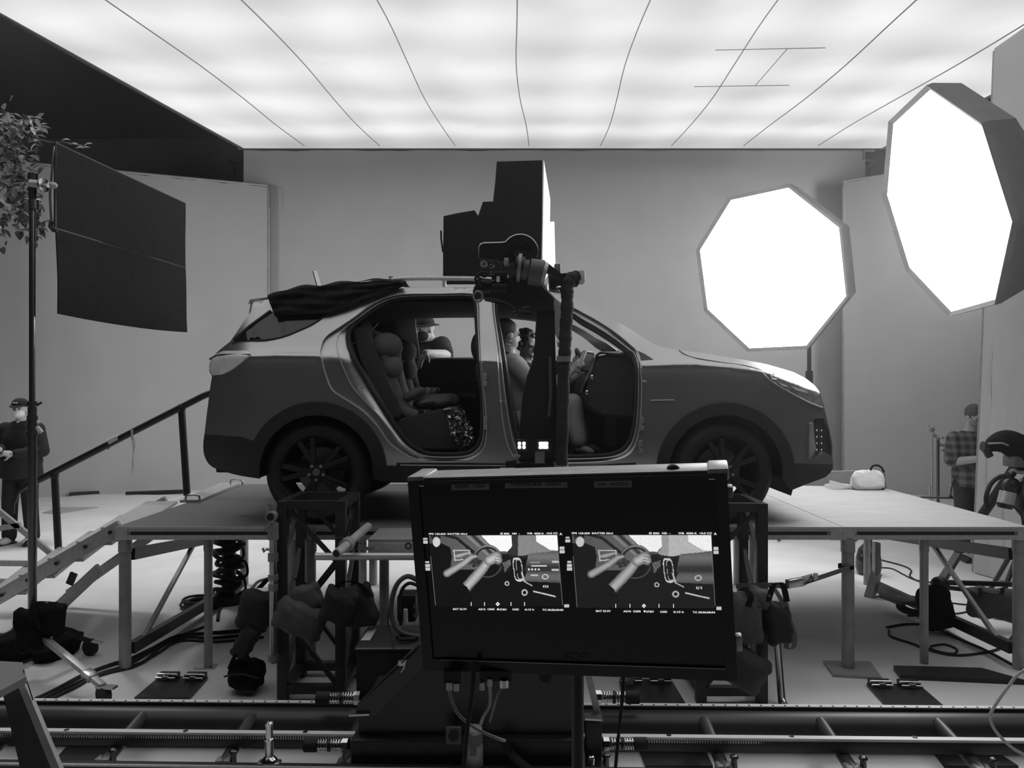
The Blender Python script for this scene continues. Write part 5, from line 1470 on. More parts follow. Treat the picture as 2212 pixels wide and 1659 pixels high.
def chip(x0, y0, x1, y1, par, out=0.0012, m_=None):
    MB().poly([mz(x0, y1, out), mz(x1, y1, out), mz(x1, y0, out), mz(x0, y0, out)]).build('readout_block', m_ or M_CHIP, par, recalc=False)
M_CHIP = emit_mat('screen_block', 0.55)
for r_ in ((155, 487, 180, 498), (155, 503, 182, 522), (168, 630, 192, 640), (168, 647, 197, 665), (168, 668, 197, 687), (990, 540, 1019, 558), (990, 562, 1021, 581), (1018, 894, 1048, 912)): chip(*r_, P1)
for r_ in ((1027, 480, 1050, 490), (1025, 496, 1055, 514), (1037, 628, 1062, 640), (1035, 646, 1065, 665), (1035, 668, 1067, 687), (1932, 542, 1965, 561), (1932, 565, 1965, 585), (1950, 908, 1982, 928)): chip(*r_, P2)
for xs, y, par, dx in (((448, 530, 692, 775), 880, P1, 611), ((1333, 1420, 1598, 1687), 891, P2, 1506)):
    for x in xs: chip(x - 1.5, y, x + 2.5, y + 23, par, m_=M_TXT)
    MB().poly([mz(dx - 13, y + 12, .0012), mz(dx, y + 25, .0012), mz(dx + 13, y + 12, .0012), mz(dx, y - 2, .0012)]).build('readout_mark', M_TXT, par, recalc=False)
    MB().poly([mz(dx - 5, y + 12, .0016), mz(dx, y + 17, .0016), mz(dx + 5, y + 12, .0016), mz(dx, y + 7, .0016)]).build('readout_mark', M_SCR, par, recalc=False)
    x = 612 if par is P1 else 1510; yy = 924 if par is P1 else 936
    MB().poly([mz(x + 6 * math.cos(a), yy + 6 * math.sin(a), .0012) for a in [2 * PI * i / 12 for i in range(12)]]).build('readout_mark', M_TXT, par, recalc=False)
for a, b_, par in (((200, 600), (230, 900), P1), ((980, 560), (1008, 900), P1), ((1072, 600), (1097, 910), P2), ((1922, 560), (1942, 905), P2)):
    MB().poly([mz(a[0] - 1, a[1], .001), mz(b_[0] - 1, b_[1], .001), mz(b_[0] + 1.5, b_[1], .001), mz(a[0] + 1.5, a[1], .001)]).build('frame_line', emit_mat('frame_line', 0.22), par, recalc=False)
# monitor stand and leads
sb = V(at(1248, 1500, 1.58).x, 1.52, 1.4)
t = thing('monitor_stand', 'dark stand under the field monitor', 'stand', (sb.x, sb.y + 0.04, 0))
MB().cyl((sb.x, sb.y + 0.06, 0.16), (sb.x, sb.y + 0.06, 1.42), 0.0125).build('pole', M_BLACK, t)
MB().span((sb.x - 0.06, sb.y + 0.0, 1.38), (sb.x + 0.06, sb.y + 0.09, 1.5), 0.005).build('yoke', M_BLACK, t)
for k in range(3):
    a = PI / 6 + k * 2 * PI / 3; MB().tube([(sb.x, sb.y + 0.06, 0.55), (sb.x + math.cos(a) * 0.4, sb.y + 0.06 + math.sin(a) * 0.4, 0.02)], 0.012).build('leg', M_BLACK, t)
def lead(pts, r, m_, label, base=None, n=8):
    b = MB(); b.tube(curve_pts(pts, n), r, 8); return b.single('cable', m_, label, 'cable', base or pts[-1])
D = 1.53
lead([at(1347, 1455, D), at(1345, 1500, D), at(1335, 1600, D), at(1322, 1740, D)], 0.0035, M_RUBBER, 'thin black cable hanging from the monitor, right of the plug')
lead([at(1024, 1430, D), at(1020, 1500, D), at(1010, 1570, D), at(998, 1720, D)], 0.0045, M_RUBBER, 'black cable hanging from the monitor in front of the plug')
lead([at(969, 1475, D + .02), at(975, 1510, D + .02), at(992, 1545, D + .02), at(1030, 1575, D + .03), at(1075, 1595, D + .05), at(1090, 1600, D + .08)], 0.0033, mat('grey_lead', 0.24, 0.6), 'grey cable curving from the left monitor socket to the conduit')
lead([at(1058, 1478, D + .02), at(1058, 1520, D + .02), at(1044, 1548, D + .02), at(1038, 1565, D + .03)], 0.003, mat('pale_lead', 0.5, 0.5), 'pale cable dropping from the middle monitor socket')
lead([at(1088, 1478, D + .02), at(1075, 1500, D + .02), at(1066, 1530, D + .03), at(1058, 1560, D + .04)], 0.0022, MATS['grey_lead'], 'thin cable running from the chrome connector')
for x, y, r, m_ in ((971, 1482, 0.006, 'white_plastic'), (986, 1484, 0.005, 'white_plastic'), (1058, 1474, 0.005, 'white_plastic'), (1041, 1482, 0.005, 'white_plastic'), (1089, 1476, 0.009, 'chrome')):
    MB().cyl(at(x, y + 8, D), at(x, y - 8, D), r).build('socket_plug', MATS[m_], MT)
MB().span(at(958, 1450, D), at(998, 1468, D + 0.02)).build('socket_panel', M_BLACK, MT)
MB().span(at(1036, 1450, D), at(1105, 1464, D + 0.02)).build('socket_panel', M_BLACK, MT)
MB().cyl(at(1178, 1460, D), at(1178, 1460, D + 0.01), 0.013, n=24).build('round_badge', mat('grey_plate'  , 0.2), MT)
# ================================================================ soft goods helpers
def squash(k):
    def f(p):
        return V(*(math.copysign(abs(c) ** k, c) for c in p))
    return f
def wrinkle(bm, amp, sc, seed=0):
    for v in bm.verts:
        p = v.co * sc
        n = math.sin(p.x * 1.9 + p.z * 1.3 + seed) * math.sin(p.z * 2.3 - p.y + seed * 2) + 0.5 * math.sin(p.x * 4.1 + p.y * 3.7 + p.z * 3.1 + seed)
        v.co += v.normal * amp * n
def pillow(c, size, R=None, k=0.55, amp=0.006, sc=22, seed=0, nu=40, nv=26, pinch=0.0):
    b = MB()
    def f(p):
        q = V(*(math.copysign(abs(x) ** k, x) for x in p))
        e = 1.0 if k > 0.65 else 1.12
        flat = (1 - 0.8 * abs(q.x) ** 7) * (1 - 0.75 * abs(q.z) ** 7)
        return V(q.x * e * (1 - 0.13 * (1 - q.z * q.z)), q.y * flat, q.z * e * (1 - 0.16 * (1 - q.x * q.x)))
    b.ball(c, [s / 2 for s in size], R, nu, nv, f)
    b.bm.normal_update(); wrinkle(b.bm, amp, sc, seed)
    return b
def sandbag(label, lobes, m, strap=None, name='sandbag', top=None):
    """a saddle bag: one or two filled lobes and a strap"""
    t = thing(name, label, 'sandbag', lobes[0][0] if top is None else top)
    for i, (c, size, R) in enumerate(lobes): pillow(c, size, R, seed=i * 3 + len(label)).build('pouch', m, t, smooth=70)
    if strap:
        b = MB(); q = curve_pts(strap, 6); b.grid([[p + V(-0.018, 0, 0), p + V(0.018, 0.006, 0)] for p in q]); b.build('strap', M_CLOTH, t, solid=0.004, smooth=80)
    return t

# ================================================================ grip stand, flag and branch at the left
SD = 5.0
sx = at(70, 1400, SD).x
t = thing('grip_stand', 'tall steel roller stand at the left with a grip head on top', 'stand', (sx, SD, 0))
M_STAND = mat('dark_chrome', 0.22, 0.3, 0.9, 0.15, 8)
MB().cyl((sx, SD, at(70, 890, SD).z), (sx, SD, at(70, 450, SD).z), 0.019, n=24).build('upper_pole', mat('bright_pole', 0.5, 0.25, 1.0), t)
MB().cyl((sx, SD, 0.28), (sx, SD, at(70, 880, SD).z), 0.026, n=24).build('lower_pole', M_STAND, t)
for y, r in ((872, .030), (884, .027), (903, .032), (920, .029), (936, .034), (443, .024), (452, .022)):
    MB().cyl((sx, SD, at(70, y + 5, SD).z), (sx, SD, at(70, y - 5, SD).z), r, n=20).build('collar', M_STAND, t)
b = MB(); b.bar(at(80, 876, SD), at(90, 869, SD), 0.012, 0.012); b.build('lock_lever', M_BLACK, t)
b = MB(); b.bar(at(80, 922, SD), at(90, 934, SD), 0.02, 0.02); b.ball(at(83, 912, SD), 0.012); b.build('lock_knob', M_WHITE, t)
gh = MB().cyl(at(70, 436, SD), at(71, 396, SD), 0.02, 0.026, 20).build('grip_head', M_BLACK, t)
MB().cyl(at(71, 388, SD), at(71, 375, SD), 0.03, n=20).build('head_cap', M_BLACK, gh)
b = MB(); b.cyl(at(66, 396, SD - 0.02), at(92, 399, SD - 0.02), 0.026, n=20); b.build('grip_drum', M_ALU, gh)
b = MB(); b.lathe([(0.018, 0), (0.045, 0), (0.045, 0.012), (0.018, 0.012)], at(92, 400, SD - 0.02), (1, -0.2, 0), 24, closed=True); b.build('grip_plate', M_STEEL, gh)
b = MB(); b.cyl(at(94, 400, SD - 0.02), at(104, 401, SD - 0.04), 0.012); b.ball(at(115, 400, SD - 0.05), (0.03, 0.012, 0.02), ry(0.3)); b.build('tee_handle', M_ALU, gh)
b = MB(); b.cyl(at(73, 452, SD), at(73, 432, SD), 0.03, n=16); b.tube([at(66, 432, SD), at(52, 430, SD), at(45, 438, SD)], 0.008, 8); b.build('stand_clamp', M_STAND, gh)
p0, p1 = at(90, 1374, SD - 0.05), at_z(222, 1482, 0.10)
lg = MB().bar(p0, p1, 0.042, 0.03, bevel=0.003).build('leg', M_ALU, t)
MB().bar(p0.lerp(p1, 0.74), p0.lerp(p1, 0.86), 0.06, 0.045, bevel=0.003).build('leg_clip', M_STEEL, lg)
b = MB(); b.cyl(p1 + V(-0.01, -0.02, -0.05), p1 + V(0.02, 0.02, -0.05), 0.05, n=28); b.build('caster', M_RUBBER, lg)
MB().bar(p1 + V(-0.03, 0, 0.0), p1 + V(0.08, -0.01, -0.005), 0.05, 0.012).build('caster_plate', M_STEEL, lg)
p1 = at_z(195, 1385, 0.11); lg = MB().bar(V(sx, SD, 0.34), p1, 0.042, 0.03).build('leg', M_BLACK, t)
b = MB(); b.cyl(at_z(195, 1415, 0.0) + V(-0.006, -0.018, 0.055), at_z(195, 1415, 0.0) + V(0.006, 0.018, 0.055), 0.055, n=28); b.build('caster', M_RUBBER, lg)
MB().bar(p1 + V(-0.04, 0, 0.01), p1 + V(0.08, 0, -0.01), 0.03, 0.012).build('brake_pedal', M_STEEL, lg)
p1 = at_z(-120, 1440, 0.10); lg = MB().bar(V(sx, SD, 0.34), p1, 0.042, 0.03).build('leg', M_BLACK, t)
b = MB(); b.cyl(p1 + V(0, -0.02, -0.05), p1 + V(0, 0.02, -0.05), 0.05, n=24); b.build('caster', M_RUBBER, lg)
MB().cyl((sx, SD, 0.22), (sx, SD, 0.42), 0.045, n=20).build('leg_collar', M_STAND, t)

# floppy flag
fa, fb = V(-3.015, 5.0, 0), V(-2.875, 6.62, 0)
t = thing('flag', 'black floppy flag with its lower flap hanging, held by the left stand', 'flag', V(-2.95, 5.8, 2.35))
z1, z2, z3 = 3.455, 2.90, 2.345
fn_ = V(1, -0.09, 0).normalized()
def flag_panel(za, zb, name, sagb=0.0, sh=0.0):
    b = MB(); rows = []
    for j in range(9):
        q = j / 8; row = []
        for i in range(21):
            s = i / 20
            p = fa.lerp(fb, s + (0.004 * math.sin(q * 9) if 0 < i < 20 else 0)) + fn_ * (0.008 * math.sin(s * 8 + q * 4) * q + sh * q)
            row.append(V(p.x, p.y, za + (zb - za) * q - sagb * q * math.sin(PI * s)))
        rows.append(row)
    b.grid(rows); return b.build(name, M_FLAG, t, solid=0.008, smooth=80)
flag_panel(z1, z2, 'upper_panel'); flag_panel(z2 - 0.004, z3, 'lower_flap', 0.02, 0.02)
b = MB(); b.tube([V(fa.x, fa.y, z2), V(fa.x, fa.y, z1), V(fb.x, fb.y, z1), V(fb.x, fb.y, z2), V(fa.x, fa.y, z2)], 0.009, 8); b.build('frame', M_BLACK, t)
MB().tube([V(fa.x + .004, fa.y - 0.014, z2), V(fb.x + .004, fb.y, z2 - 0.0)], 0.004, 6).build('flap_seam', mat('seam_grey', 0.16, 0.8), t)
b = MB(); b.tube(curve_pts([at(117, 316, SD), at(111, 385, SD), at(108, 420, SD), at(111, 478, SD)], 5), 0.0075, 8); b.build('frame_rod', M_STEEL, t)
b = MB(); b.tube([at(111, 478, SD), at(109, 490, SD), at(115, 497, SD), at(124, 498, SD)], 0.014, 8); b.build('corner_tube', M_RUBBER, t)
b = MB(); b.cyl(at(104, 398, SD), at(118, 398, SD), 0.012); b.build('mounting_pin', M_STEEL, t)

# leafy branch
BD = 5.25
t = thing('leafy_branch', 'cut leafy branch clamped behind the stand at the left edge', 'branch', at(60, 420, BD))
R_ = random.Random(11)
stems = []
b = MB()
for pts in ([(70, 392), (30, 380), (-10, 340), (-40, 300)], [(30, 380), (40, 330), (60, 290), (80, 268)], [(-10, 340), (6, 300), (2, 262), (18, 254), (32, 280)], [(30, 380), (20, 420), (10, 460), (4, 500)],
            [(70, 392), (60, 430), (75, 470), (88, 500)], [(60, 290), (100, 306), (140, 308), (186, 316)], [(50, 400), (30, 440), (40, 470)]):
    q = curve_pts([at(x, y, BD + 0.15 * math.sin(x * .1 + y * .05)) for x, y in pts], 6)
    n = len(q); b.tube(q, [0.009 * (1 - 0.7 * i / n) for i in range(n)], 7); stems.append(q)
b.build('twig', mat('bark', 0.12, 0.8, 0, 0.3, 20), t)
M_LEAF = mat('leaf', 0.18, 0.45, 0, 0.5, 5)
M_LEAFL = mat('pale_leaf', 0.55, 0.45, 0, 0.2, 8)
def leaf(b, p, d_, n_, L, w):
    d_ = d_.normalized(); s_ = d_.cross(n_).normalized(); n_ = s_.cross(d_)
    prof = ((0, 0.0, 0), (0.18, 0.7, .03), (0.42, 1.0, .06), (0.68, 0.72, .05), (0.88, 0.3, .02), (1, 0.0, -0.04))
    rows = [[p + d_ * (L * a) + s_ * (w * ww) + n_ * (L * (bb + 0.12 * abs(ww))), p + d_ * (L * a) + n_ * (L * bb), p + d_ * (L * a) - s_ * (w * ww) + n_ * (L * (bb + 0.12 * abs(ww)))] for a, ww, bb in prof]
    b.grid(rows)
b = MB(); bl = MB()
for q in stems:
    if (q[-1] - at(186, 316, BD)).length < 0.3: continue
    for i in range(3, len(q)):
        for k in range(5):
            p = q[i] + V(R_.gauss(0, .035), R_.gauss(0, .06), R_.gauss(0, .035))
            if p.x > at(92, 400, BD).x and p.z < 3.4: continue
            tgt = b if R_.random() < 0.8 else bl
            leaf(tgt, p, V(R_.gauss(0, 1), R_.gauss(0, .7), R_.gauss(-.5, .7)), V(R_.gauss(0, .5), -0.5, 1), R_.uniform(.05, .085), R_.uniform(.014, .024))
for k in range(110):
    p = at(R_.gauss(22, 34), R_.gauss(370, 70), BD + R_.gauss(0, .15))
    if p.x > at(88, 400, BD).x: continue
    leaf(b, p, V(R_.gauss(0, 1), R_.gauss(0, .7), R_.gauss(-.5, .7)), V(R_.gauss(0, .5), -0.5, 1), R_.uniform(.05, .08), R_.uniform(.014, .024))
for x, y, dx in ((133, 304, 1), (150, 313, 1), (163, 321, 1), (176, 321, 1), (182, 314, 1), (70, 285, .6), (84, 272, .4), (88, 500, .1)):
    leaf(bl, at(x, y, BD), V(dx, 0, 0.1 if x < 180 else .2), V(0, -0.6, 1), 0.06, 0.014)
b.build('leaves', M_LEAF, t, recalc=False, smooth=80); bl.build('pale_leaves', M_LEAFL, t, recalc=False, smooth=80)

# sandbags around the stand
sandbag('black sandbag slung on the left stand, its right pouch bulging', [(at(108, 1338, 4.95), (0.19, 0.13, 0.23), ry(0.15)), (at(62, 1362, 4.9), (0.16, 0.12, 0.30), ry(-0.1))], M_CLOTH,
        [at(118, 1302, 4.93), at(84, 1300, 4.92), at(70, 1318, 4.88), at(88, 1360, 4.84)], top=V(sx, SD, 0.4))
sandbag('black sandbag lying on the floor behind the left stand leg', [(at_z(144, 1412) + V(0, 0.0, 0.085), (0.16, 0.22, 0.16), ry(0.3)), (at_z(105, 1425) + V(0, 0.02, 0.05), (0.18, 0.24, 0.1), None)], M_CLOTH)
sandbag('dark sandbag on the floor cut by the left frame edge', [(at_z(8, 1440) + V(0, 0.1, 0.10), (0.24, 0.24, 0.20), ry(-0.15)), (at_z(36, 1420) + V(0, 0.1, 0.14), (0.16, 0.2, 0.14), ry(0.4))], M_CLOTH)

# slanted post at the lower left corner
PD = 1.9
t = thing('slanted_post', 'dark slanted post with pale edge in the lower left corner', 'post', at(60, 1659, PD))
b = MB(); b.prism([at(6, 1500, PD), at(44, 1478, PD), at(150, 1730, PD), at(60, 1730, PD)], (0, 0.02, 0)); b.build('post', mat('dark_wood', 0.05, 0.6, 0, 0.4, 5, stretch=(3, 3, .6)), t)
b = MB(); b.prism([at(38, 1480, PD - .002), at(51, 1474, PD - .002), at(158, 1730, PD - .002), at(138, 1730, PD - .002)], (0, 0.014, 0)); b.build('edge_strip', mat('pale_wood', 0.5, 0.6, 0, 0.35, 6, stretch=(1, 1, .6)), t)
b = MB(); b.prism([at(-60, 1440, PD + .05), at(49, 1446, PD + .05), at(57, 1477, PD - .02), at(0, 1508, PD - .03), at(-60, 1540, PD - .03)], (0, 0, 0.018))
brd = b.single('note_board', M_PAPER, 'white board with faint handwriting on the corner post', 'board', at(20, 1480, PD))
b = MB()
for k in range(5):
    y = 1463 + 8 * k
    pts = [at(4 + 3.2 * i - k, y + 2.2 * math.sin(i * 2.3 + k) - i * 0.35, PD - 0.0) + V(0, -0.012, 0.016) for i in range(13)]
    b.tube(pts, 0.0007, 5)
MB().tube([at(50, 1447, PD), at(60, 1478, PD), at(71, 1512, PD)], 0.0016, 6).build('edge_wire', M_CHROME, t)

# ================================================================ cables and clutter on the left floor
def floor_cable(pix, r, label, m=None, z=None, group=None):
    pts = [at_z(x, y, (z or r) + 0.0) for x, y in pix]
    b = MB(); b.tube(curve_pts(pts, 7), r, 8)
    return b.single('cable', m or M_RUBBER, label, 'cable', pts[0], group=group)
floor_cable([(72, 1512), (120, 1490), (180, 1458), (245, 1434), (270, 1428), (330, 1400), (380, 1375), (440, 1368), (520, 1362), (580, 1350)], 0.013, 'thick black cable farthest back in the floor run past the left deck leg')
floor_cable([(78, 1516), (150, 1482), (200, 1462), (262, 1442), (310, 1430), (350, 1395), (400, 1376), (460, 1378), (560, 1368)], 0.011, 'black cable in the middle of the floor run past the left deck leg')
floor_cable([(90, 1518), (160, 1486), (215, 1455), (275, 1436), (330, 1404), (372, 1380), (430, 1358), (445, 1352)], 0.01, 'black cable crossing over the others in the left floor run')
floor_cable([(100, 1516), (170, 1480), (195, 1466), (240, 1452), (290, 1440), (340, 1412), (390, 1384), (470, 1386), (570, 1376)], 0.009, 'thin black cable nearest the camera in the left floor run')
t = thing('cable_coil', 'flat coil of black cable on the floor behind the slim left deck leg', 'cable', at_z(437, 1308))
c_ = at_z(437, 1310)
for k in range(7):
    b = MB(); r = 0.11 + 0.014 * (k % 4)
    b.tube([c_ + V(1.15 * r * math.cos(a) + 0.01 * (k % 3), r * math.sin(a), 0.014 + 0.016 * (k // 2) + 0.003 * math.sin(3 * a)) for a in [2 * PI * i / 32 for i in range(32)]], 0.011, 7, closed=True); b.build('turn', M_RUBBER, t)
# stand full of hanging coils
CD = 6.7; cz = at_z(492, 1302); cx_ = cz.x
t = thing('cable_stand', 'black stand stacked with looped cables behind the slim left leg', 'stand', (cx_, CD, 0))
MB().cyl((cx_, CD, 0.05), (cx_, CD, 0.80), 0.06, n=16).build('post', M_BLACK, t)
MB().cyl((cx_, CD, 0.0), (cx_, CD, 0.06), 0.16, n=24).build('base', M_BLACK, t)
for k in range(9):
    y = 1172 + k * 14; c_ = at(492 + 3 * math.sin(k * 2), y, CD)
    b = MB(); r = 0.105 + 0.02 * math.sin(k * 1.7); tl = 0.03 * math.sin(k * 2.1)
    b.tube([c_ + V(r * math.cos(a), r * math.sin(a), tl * math.cos(a) + 0.012 * math.sin(2 * a + k)) for a in [2 * PI * i / 28 for i in range(28)]], 0.019, 8, closed=True); b.build('loop', M_RUBBER, t)
for k, (x, y) in enumerate(((520, 1190), (528, 1230), (524, 1262))):
    b = MB(); b.tube(curve_pts([at(505, y - 8, CD), at(x, y - 18, CD), at(x + 6, y + 10, CD), at(512, y + 24, CD)], 6), 0.012, 8); b.build('loop', M_RUBBER, t)
floor_cable([(470, 1340), (478, 1310), (520, 1290), (545, 1270), (560, 1255), (600, 1245)], 0.012, 'black cable trailing from the cable stand towards the tower')
# sandbags on the left tower
sandbag('plump grey canvas sandbag hanging on the left truss tower', [(at(648, 1338, 4.42), (0.30, 0.13, 0.20), ry(0.42)), (at(665, 1292, 4.47), (0.17, 0.12, 0.17), ry(-0.3))], M_GREYCLOTH,
        [at(640, 1250, 4.52), at(662, 1268, 4.48), at(690, 1295, 4.46), at(700, 1300, 4.46)], top=at(650, 1300, 4.45))
sandbag('dark sandbag hanging on the left tower, right of the grey one', [(at(735, 1308, 4.40), (0.20, 0.14, 0.22), ry(0.3)), (at(780, 1308, 4.46), (0.17, 0.15, 0.26), ry(-0.25))], mat('dark_canvas', 0.035, 0.9, 0, 0.2, 14, 0.3, 45),
        [at(712, 1285, 4.38), at(740, 1258, 4.38), at(775, 1262, 4.40), at(800, 1290, 4.38)], top=at(750, 1300, 4.4))
sandbag('dark sandbag hanging left of the tower behind the clamp pipe', [(at(550, 1318, 4.7), (0.20, 0.15, 0.26), ry(0.2)), (at(532, 1385, 4.66), (0.12, 0.12, 0.22), ry(0.5))], MATS['dark_canvas'],
        [at(560, 1270, 4.68), at(580, 1250, 4.68), at(600, 1240, 4.7)], top=at(550, 1318, 4.7))
bg_ = at_z(528, 1500)
t = thing('duffel_bag', 'soft black bag slumped on the floor left of the truss tower', 'bag', bg_)
b = pillow(bg_ + V(0, 0.05, 0.105), (0.25, 0.24, 0.20), ry(0.12), 0.7, 0.01, 16, 5); b.build('body', M_CLOTH, t, smooth=70)
b = MB(); b.tube(curve_pts([bg_ + V(-0.08, -0.03, 0.17), bg_ + V(-0.03, -0.05, 0.26), bg_ + V(0.02, -0.03, 0.25), bg_ + V(0.06, -0.05, 0.16), bg_ + V(0.0, -0.08, 0.12)], 6), 0.012, 8); b.build('handle', M_CLOTH, t)
b = MB(); b.tube(curve_pts([bg_ + V(-0.1, -0.06, 0.13), bg_ + V(0, -0.085, 0.155), bg_ + V(0.11, -0.06, 0.12)], 6), 0.006, 6); b.build('zip', M_RUBBER, t)

# black case with a label, behind the track
t = thing('equipment_case', 'black case with a white label on its lid, left of the monitor', 'case', (at(860, 1398, 4.15).x, 4.35, 0))
x0, x1 = at(769, 1398, 4.15).x, at(960, 1398, 4.15).x
MB().span((x0, 4.15, 0.0), (x1, 4.54, 0.44), 0.01).build('body', M_BLACKP, t)
MB().span((x0 - 0.006, 4.144, 0.44), (x1 + 0.006, 4.546, 0.46), 0.003).build('lid', mat('case_lid', 0.05, 0.5), t)
MB().span((x0, 4.14, 0.452), (x1, 4.146, 0.458)).build('lid_edge', M_ALU, t)
b = MB(); b.poly([at_z(779, 1383, 0.4625), at_z(799, 1383, 0.4625), at_z(814, 1358, 0.4625), at_z(797, 1358, 0.4625)]); b.build('label', M_PAPER, t, recalc=False)
t = thing('power_box', 'dark power box with hoses on the case beside the monitor', 'box', at(884, 1380, 4.4))
MB().span(at(857, 1345, 4.36), at(905, 1272, 4.5), 0.015).build('body', M_BLACKP, t)
for y in (1285, 1310, 1330): MB().cyl(at(896, y, 4.36), at(896, y, 4.34), 0.01, n=10).build('stud', M_CHROME, t)
b = MB(); b.cyl(at(876, 1345, 4.3), at(876, 1316, 4.3), 0.014, 0.012); b.build('pale_bulb', M_PALECLOTH, t)
lead([at(905, 1255, 4.3), at(880, 1245, 4.28), at(858, 1262, 4.26), at(846, 1300, 4.26), at(848, 1340, 4.26), at(868, 1366, 4.25), at(905, 1375, 4.25)], 0.014, mat('grey_hose', 0.09, 0.5), 'thick grey hose looping down left of the monitor')
lead([at(905, 1266, 4.34), at(884, 1260, 4.33), at(868, 1275, 4.32), at(862, 1310, 4.31), at(866, 1350, 4.3)], 0.01, M_RUBBER, 'black hose looping inside the thick grey hose')
lead([at(842, 1305, 4.3), at(838, 1345, 4.28), at(846, 1376, 4.2), at(850, 1405, 4.13)], 0.005, M_RUBBER, 'thin black lead hanging over the front of the case')
lead([at(858, 1378, 4.22), at(875, 1372, 4.3), at(900, 1374, 4.3), at(890, 1380, 4.22), at(862, 1381, 4.2)], 0.011, M_RUBBER, 'short black loop of hose lying on the case lid')
# ================================================================ right side
sd = at_z(1878, 1058, Z0)
t = thing('shot_bag', 'pale grey weight bag with a dark handle on the right deck', 'sandbag', sd)
k = sd.y / F
b = MB()
def bag_fn(p):
    q = V(*(math.copysign(abs(x) ** 0.55, x) for x in p))
    h = (q.z + 1) / 2
    return V(q.x * (1 - 0.13 * h) - 0.0 , q.y * (1 - 0.7 * h), q.z)
b.ball(sd + V(0, 0.04, 0.086), (0.155, 0.09, 0.088), ry(-0.05), 36, 24, bag_fn); b.bm.normal_update(); wrinkle(b.bm, 0.004, 20, 3)
b.build('body', M_PALECLOTH, t, smooth=70)
b = MB(); b.prism([sd + V(0.13, 0.0, 0.0), sd + V(0.205, 0.1, 0.0), sd + V(0.165, 0.06, 0.17)], (0, 0.05, 0)); b.build('end_gusset', mat('gusset_grey', 0.14, 0.9), t)
b = MB(); b.tube(curve_pts([at(1880, 1018, sd.y + .03), at(1884, 1008, sd.y + .03), at(1895, 1005, sd.y + .03), at(1905, 1011, sd.y + .03), at(1909, 1020, sd.y + .03)], 6), 0.009, 8); b.build('handle', M_CLOTH, t)
b = MB()
b.prism([at_z(1781, 1053, Z0), at_z(1796, 1053, Z0), at_z(1838, 1055, Z0), at_z(1815, 1050, Z0)], (0, 0, 0.03)); b.prism([at(1795, 1048, 6.95), at(1797, 1038, 6.95), at(1840, 1050, 6.95), at(1838, 1054, 6.95)], (0, 0.05, 0))
b.single('folded_strip', M_PAPER, 'white folded strips lying beside the pale weight bag', 'strip', at_z(1800, 1053, Z0))
b = MB(); b.prism([at(1734, 1050, 7.22), at(1862, 1052, 7.22), at(1862, 1017, 7.22), at(1798, 1018, 7.22), at(1765, 1036, 7.22)], (0, 0.04, 0))
b.single('grey_panel', mat('grey_panel', 0.2, 0.7), 'low grey panel standing at the back of the right deck', 'panel', at(1800, 1051, 7.22))
# thin stand with clamps behind the right deck
GD = 9.2; gx = at(2026, 1000, GD).x
t = thing('grip_stand', 'slim stand with a cluster of clamps behind the right deck', 'stand', (gx, GD, 0))
MB().cyl((gx, GD, 0.1), (gx, GD, at(2026, 950, GD).z), 0.018).build('pole', M_STAND, t)
MB().cyl((gx - 0.07, GD, 0.3), (gx - 0.07, GD, at(2020, 945, GD).z), 0.010).build('side_rod', M_ALU, t)
MB().cyl((gx - 0.085, GD + .02, 0.3), (gx - 0.085, GD + .02, at(2020, 1050, GD).z), 0.010).build('side_rod', M_ALU, t)
for x, y, r in ((2013, 928, .035), (2018, 940, .03), (2026, 947, .025), (2036, 945, .02), (2030, 960, .025), (2038, 972, .02), (2037, 962, .018)):
    MB().ball(at(x, y, GD), (r, r * .7, r)).build('clamp', M_ALUD, t)
for x, y, x2, y2 in ((2010, 926, 2004, 918), (2030, 948, 2040, 942), (2032, 962, 2041, 957), (2032, 973, 2041, 970), (2014, 925, 2018, 920)):
    MB().cyl(at(x, y, GD), at(x2, y2, GD), 0.012).build('wing_handle', M_ALU, t)
for k_ in range(3):
    a = k_ * 2 * PI / 3; MB().tube([(gx, GD, 0.45), (gx + .45 * math.cos(a), GD + .45 * math.sin(a), 0.02)], 0.012).build('leg', M_STAND, t)
# low silver frame
b = MB(); d_ = 8.6; b.tube([at(1988, 1130, d_), at(1988, 1074, d_), at(2060, 1076, d_), at(2066, 1082, d_), at(2066, 1130, d_)], 0.012, 8)
b.tube([at(2066, 1130, d_), at_z(2066, 1200)], 0.012, 8); b.tube([at(1988, 1130, d_), at_z(1988, 1200)], 0.012, 8)
b.single('tube_frame', M_STEEL, 'low silver tube frame standing behind the right deck', 'frame', at_z(2030, 1200))
# crane head at far right
JD = 6.2
t = thing('camera_crane', 'black hooded crane head with curved handle at the right edge', 'crane', (at(2225, 1030, 6.2).x, 6.2, 0))
b = MB(); hp = curve_pts([at(2133, 968, JD), at(2150, 958, JD), at(2175, 955, JD), at(2205, 972, JD), at(2230, 1010, JD)], 6)
b.tube(hp, [0.035 + 0.075 * math.sin(PI * min(1, i / (len(hp) - 1) * 1.05) * .62) for i in range(len(hp))], 16); b.build('hood', M_CLOTH, t, smooth=70)
b = MB(); b.cyl(at(2140, 966, JD), at(2122, 964, JD), 0.035, 0.04, 20); b.cyl(at(2128, 968, JD), at(2138, 986, JD), 0.03); b.build('lens', M_BLACK, t)
b = MB(); b.tube([at(2135, 958, JD - .1), at(2165, 957, JD - .12), at(2178, 962, JD - .12)], 0.008, 6); b.build('hood_band', M_ALUD, t)
MB().span(at(2192, 986, JD - .08), at(2222, 1006, JD + .08), 0.01).build('control_box', mat('grey_plate', 0.12), t)
b = MB(); b.bar(at(2122, 1112, JD + .25), at(2192, 1010, JD), 0.06, 0.06, bevel=0.006); b.build('strut', M_BLACK, t)
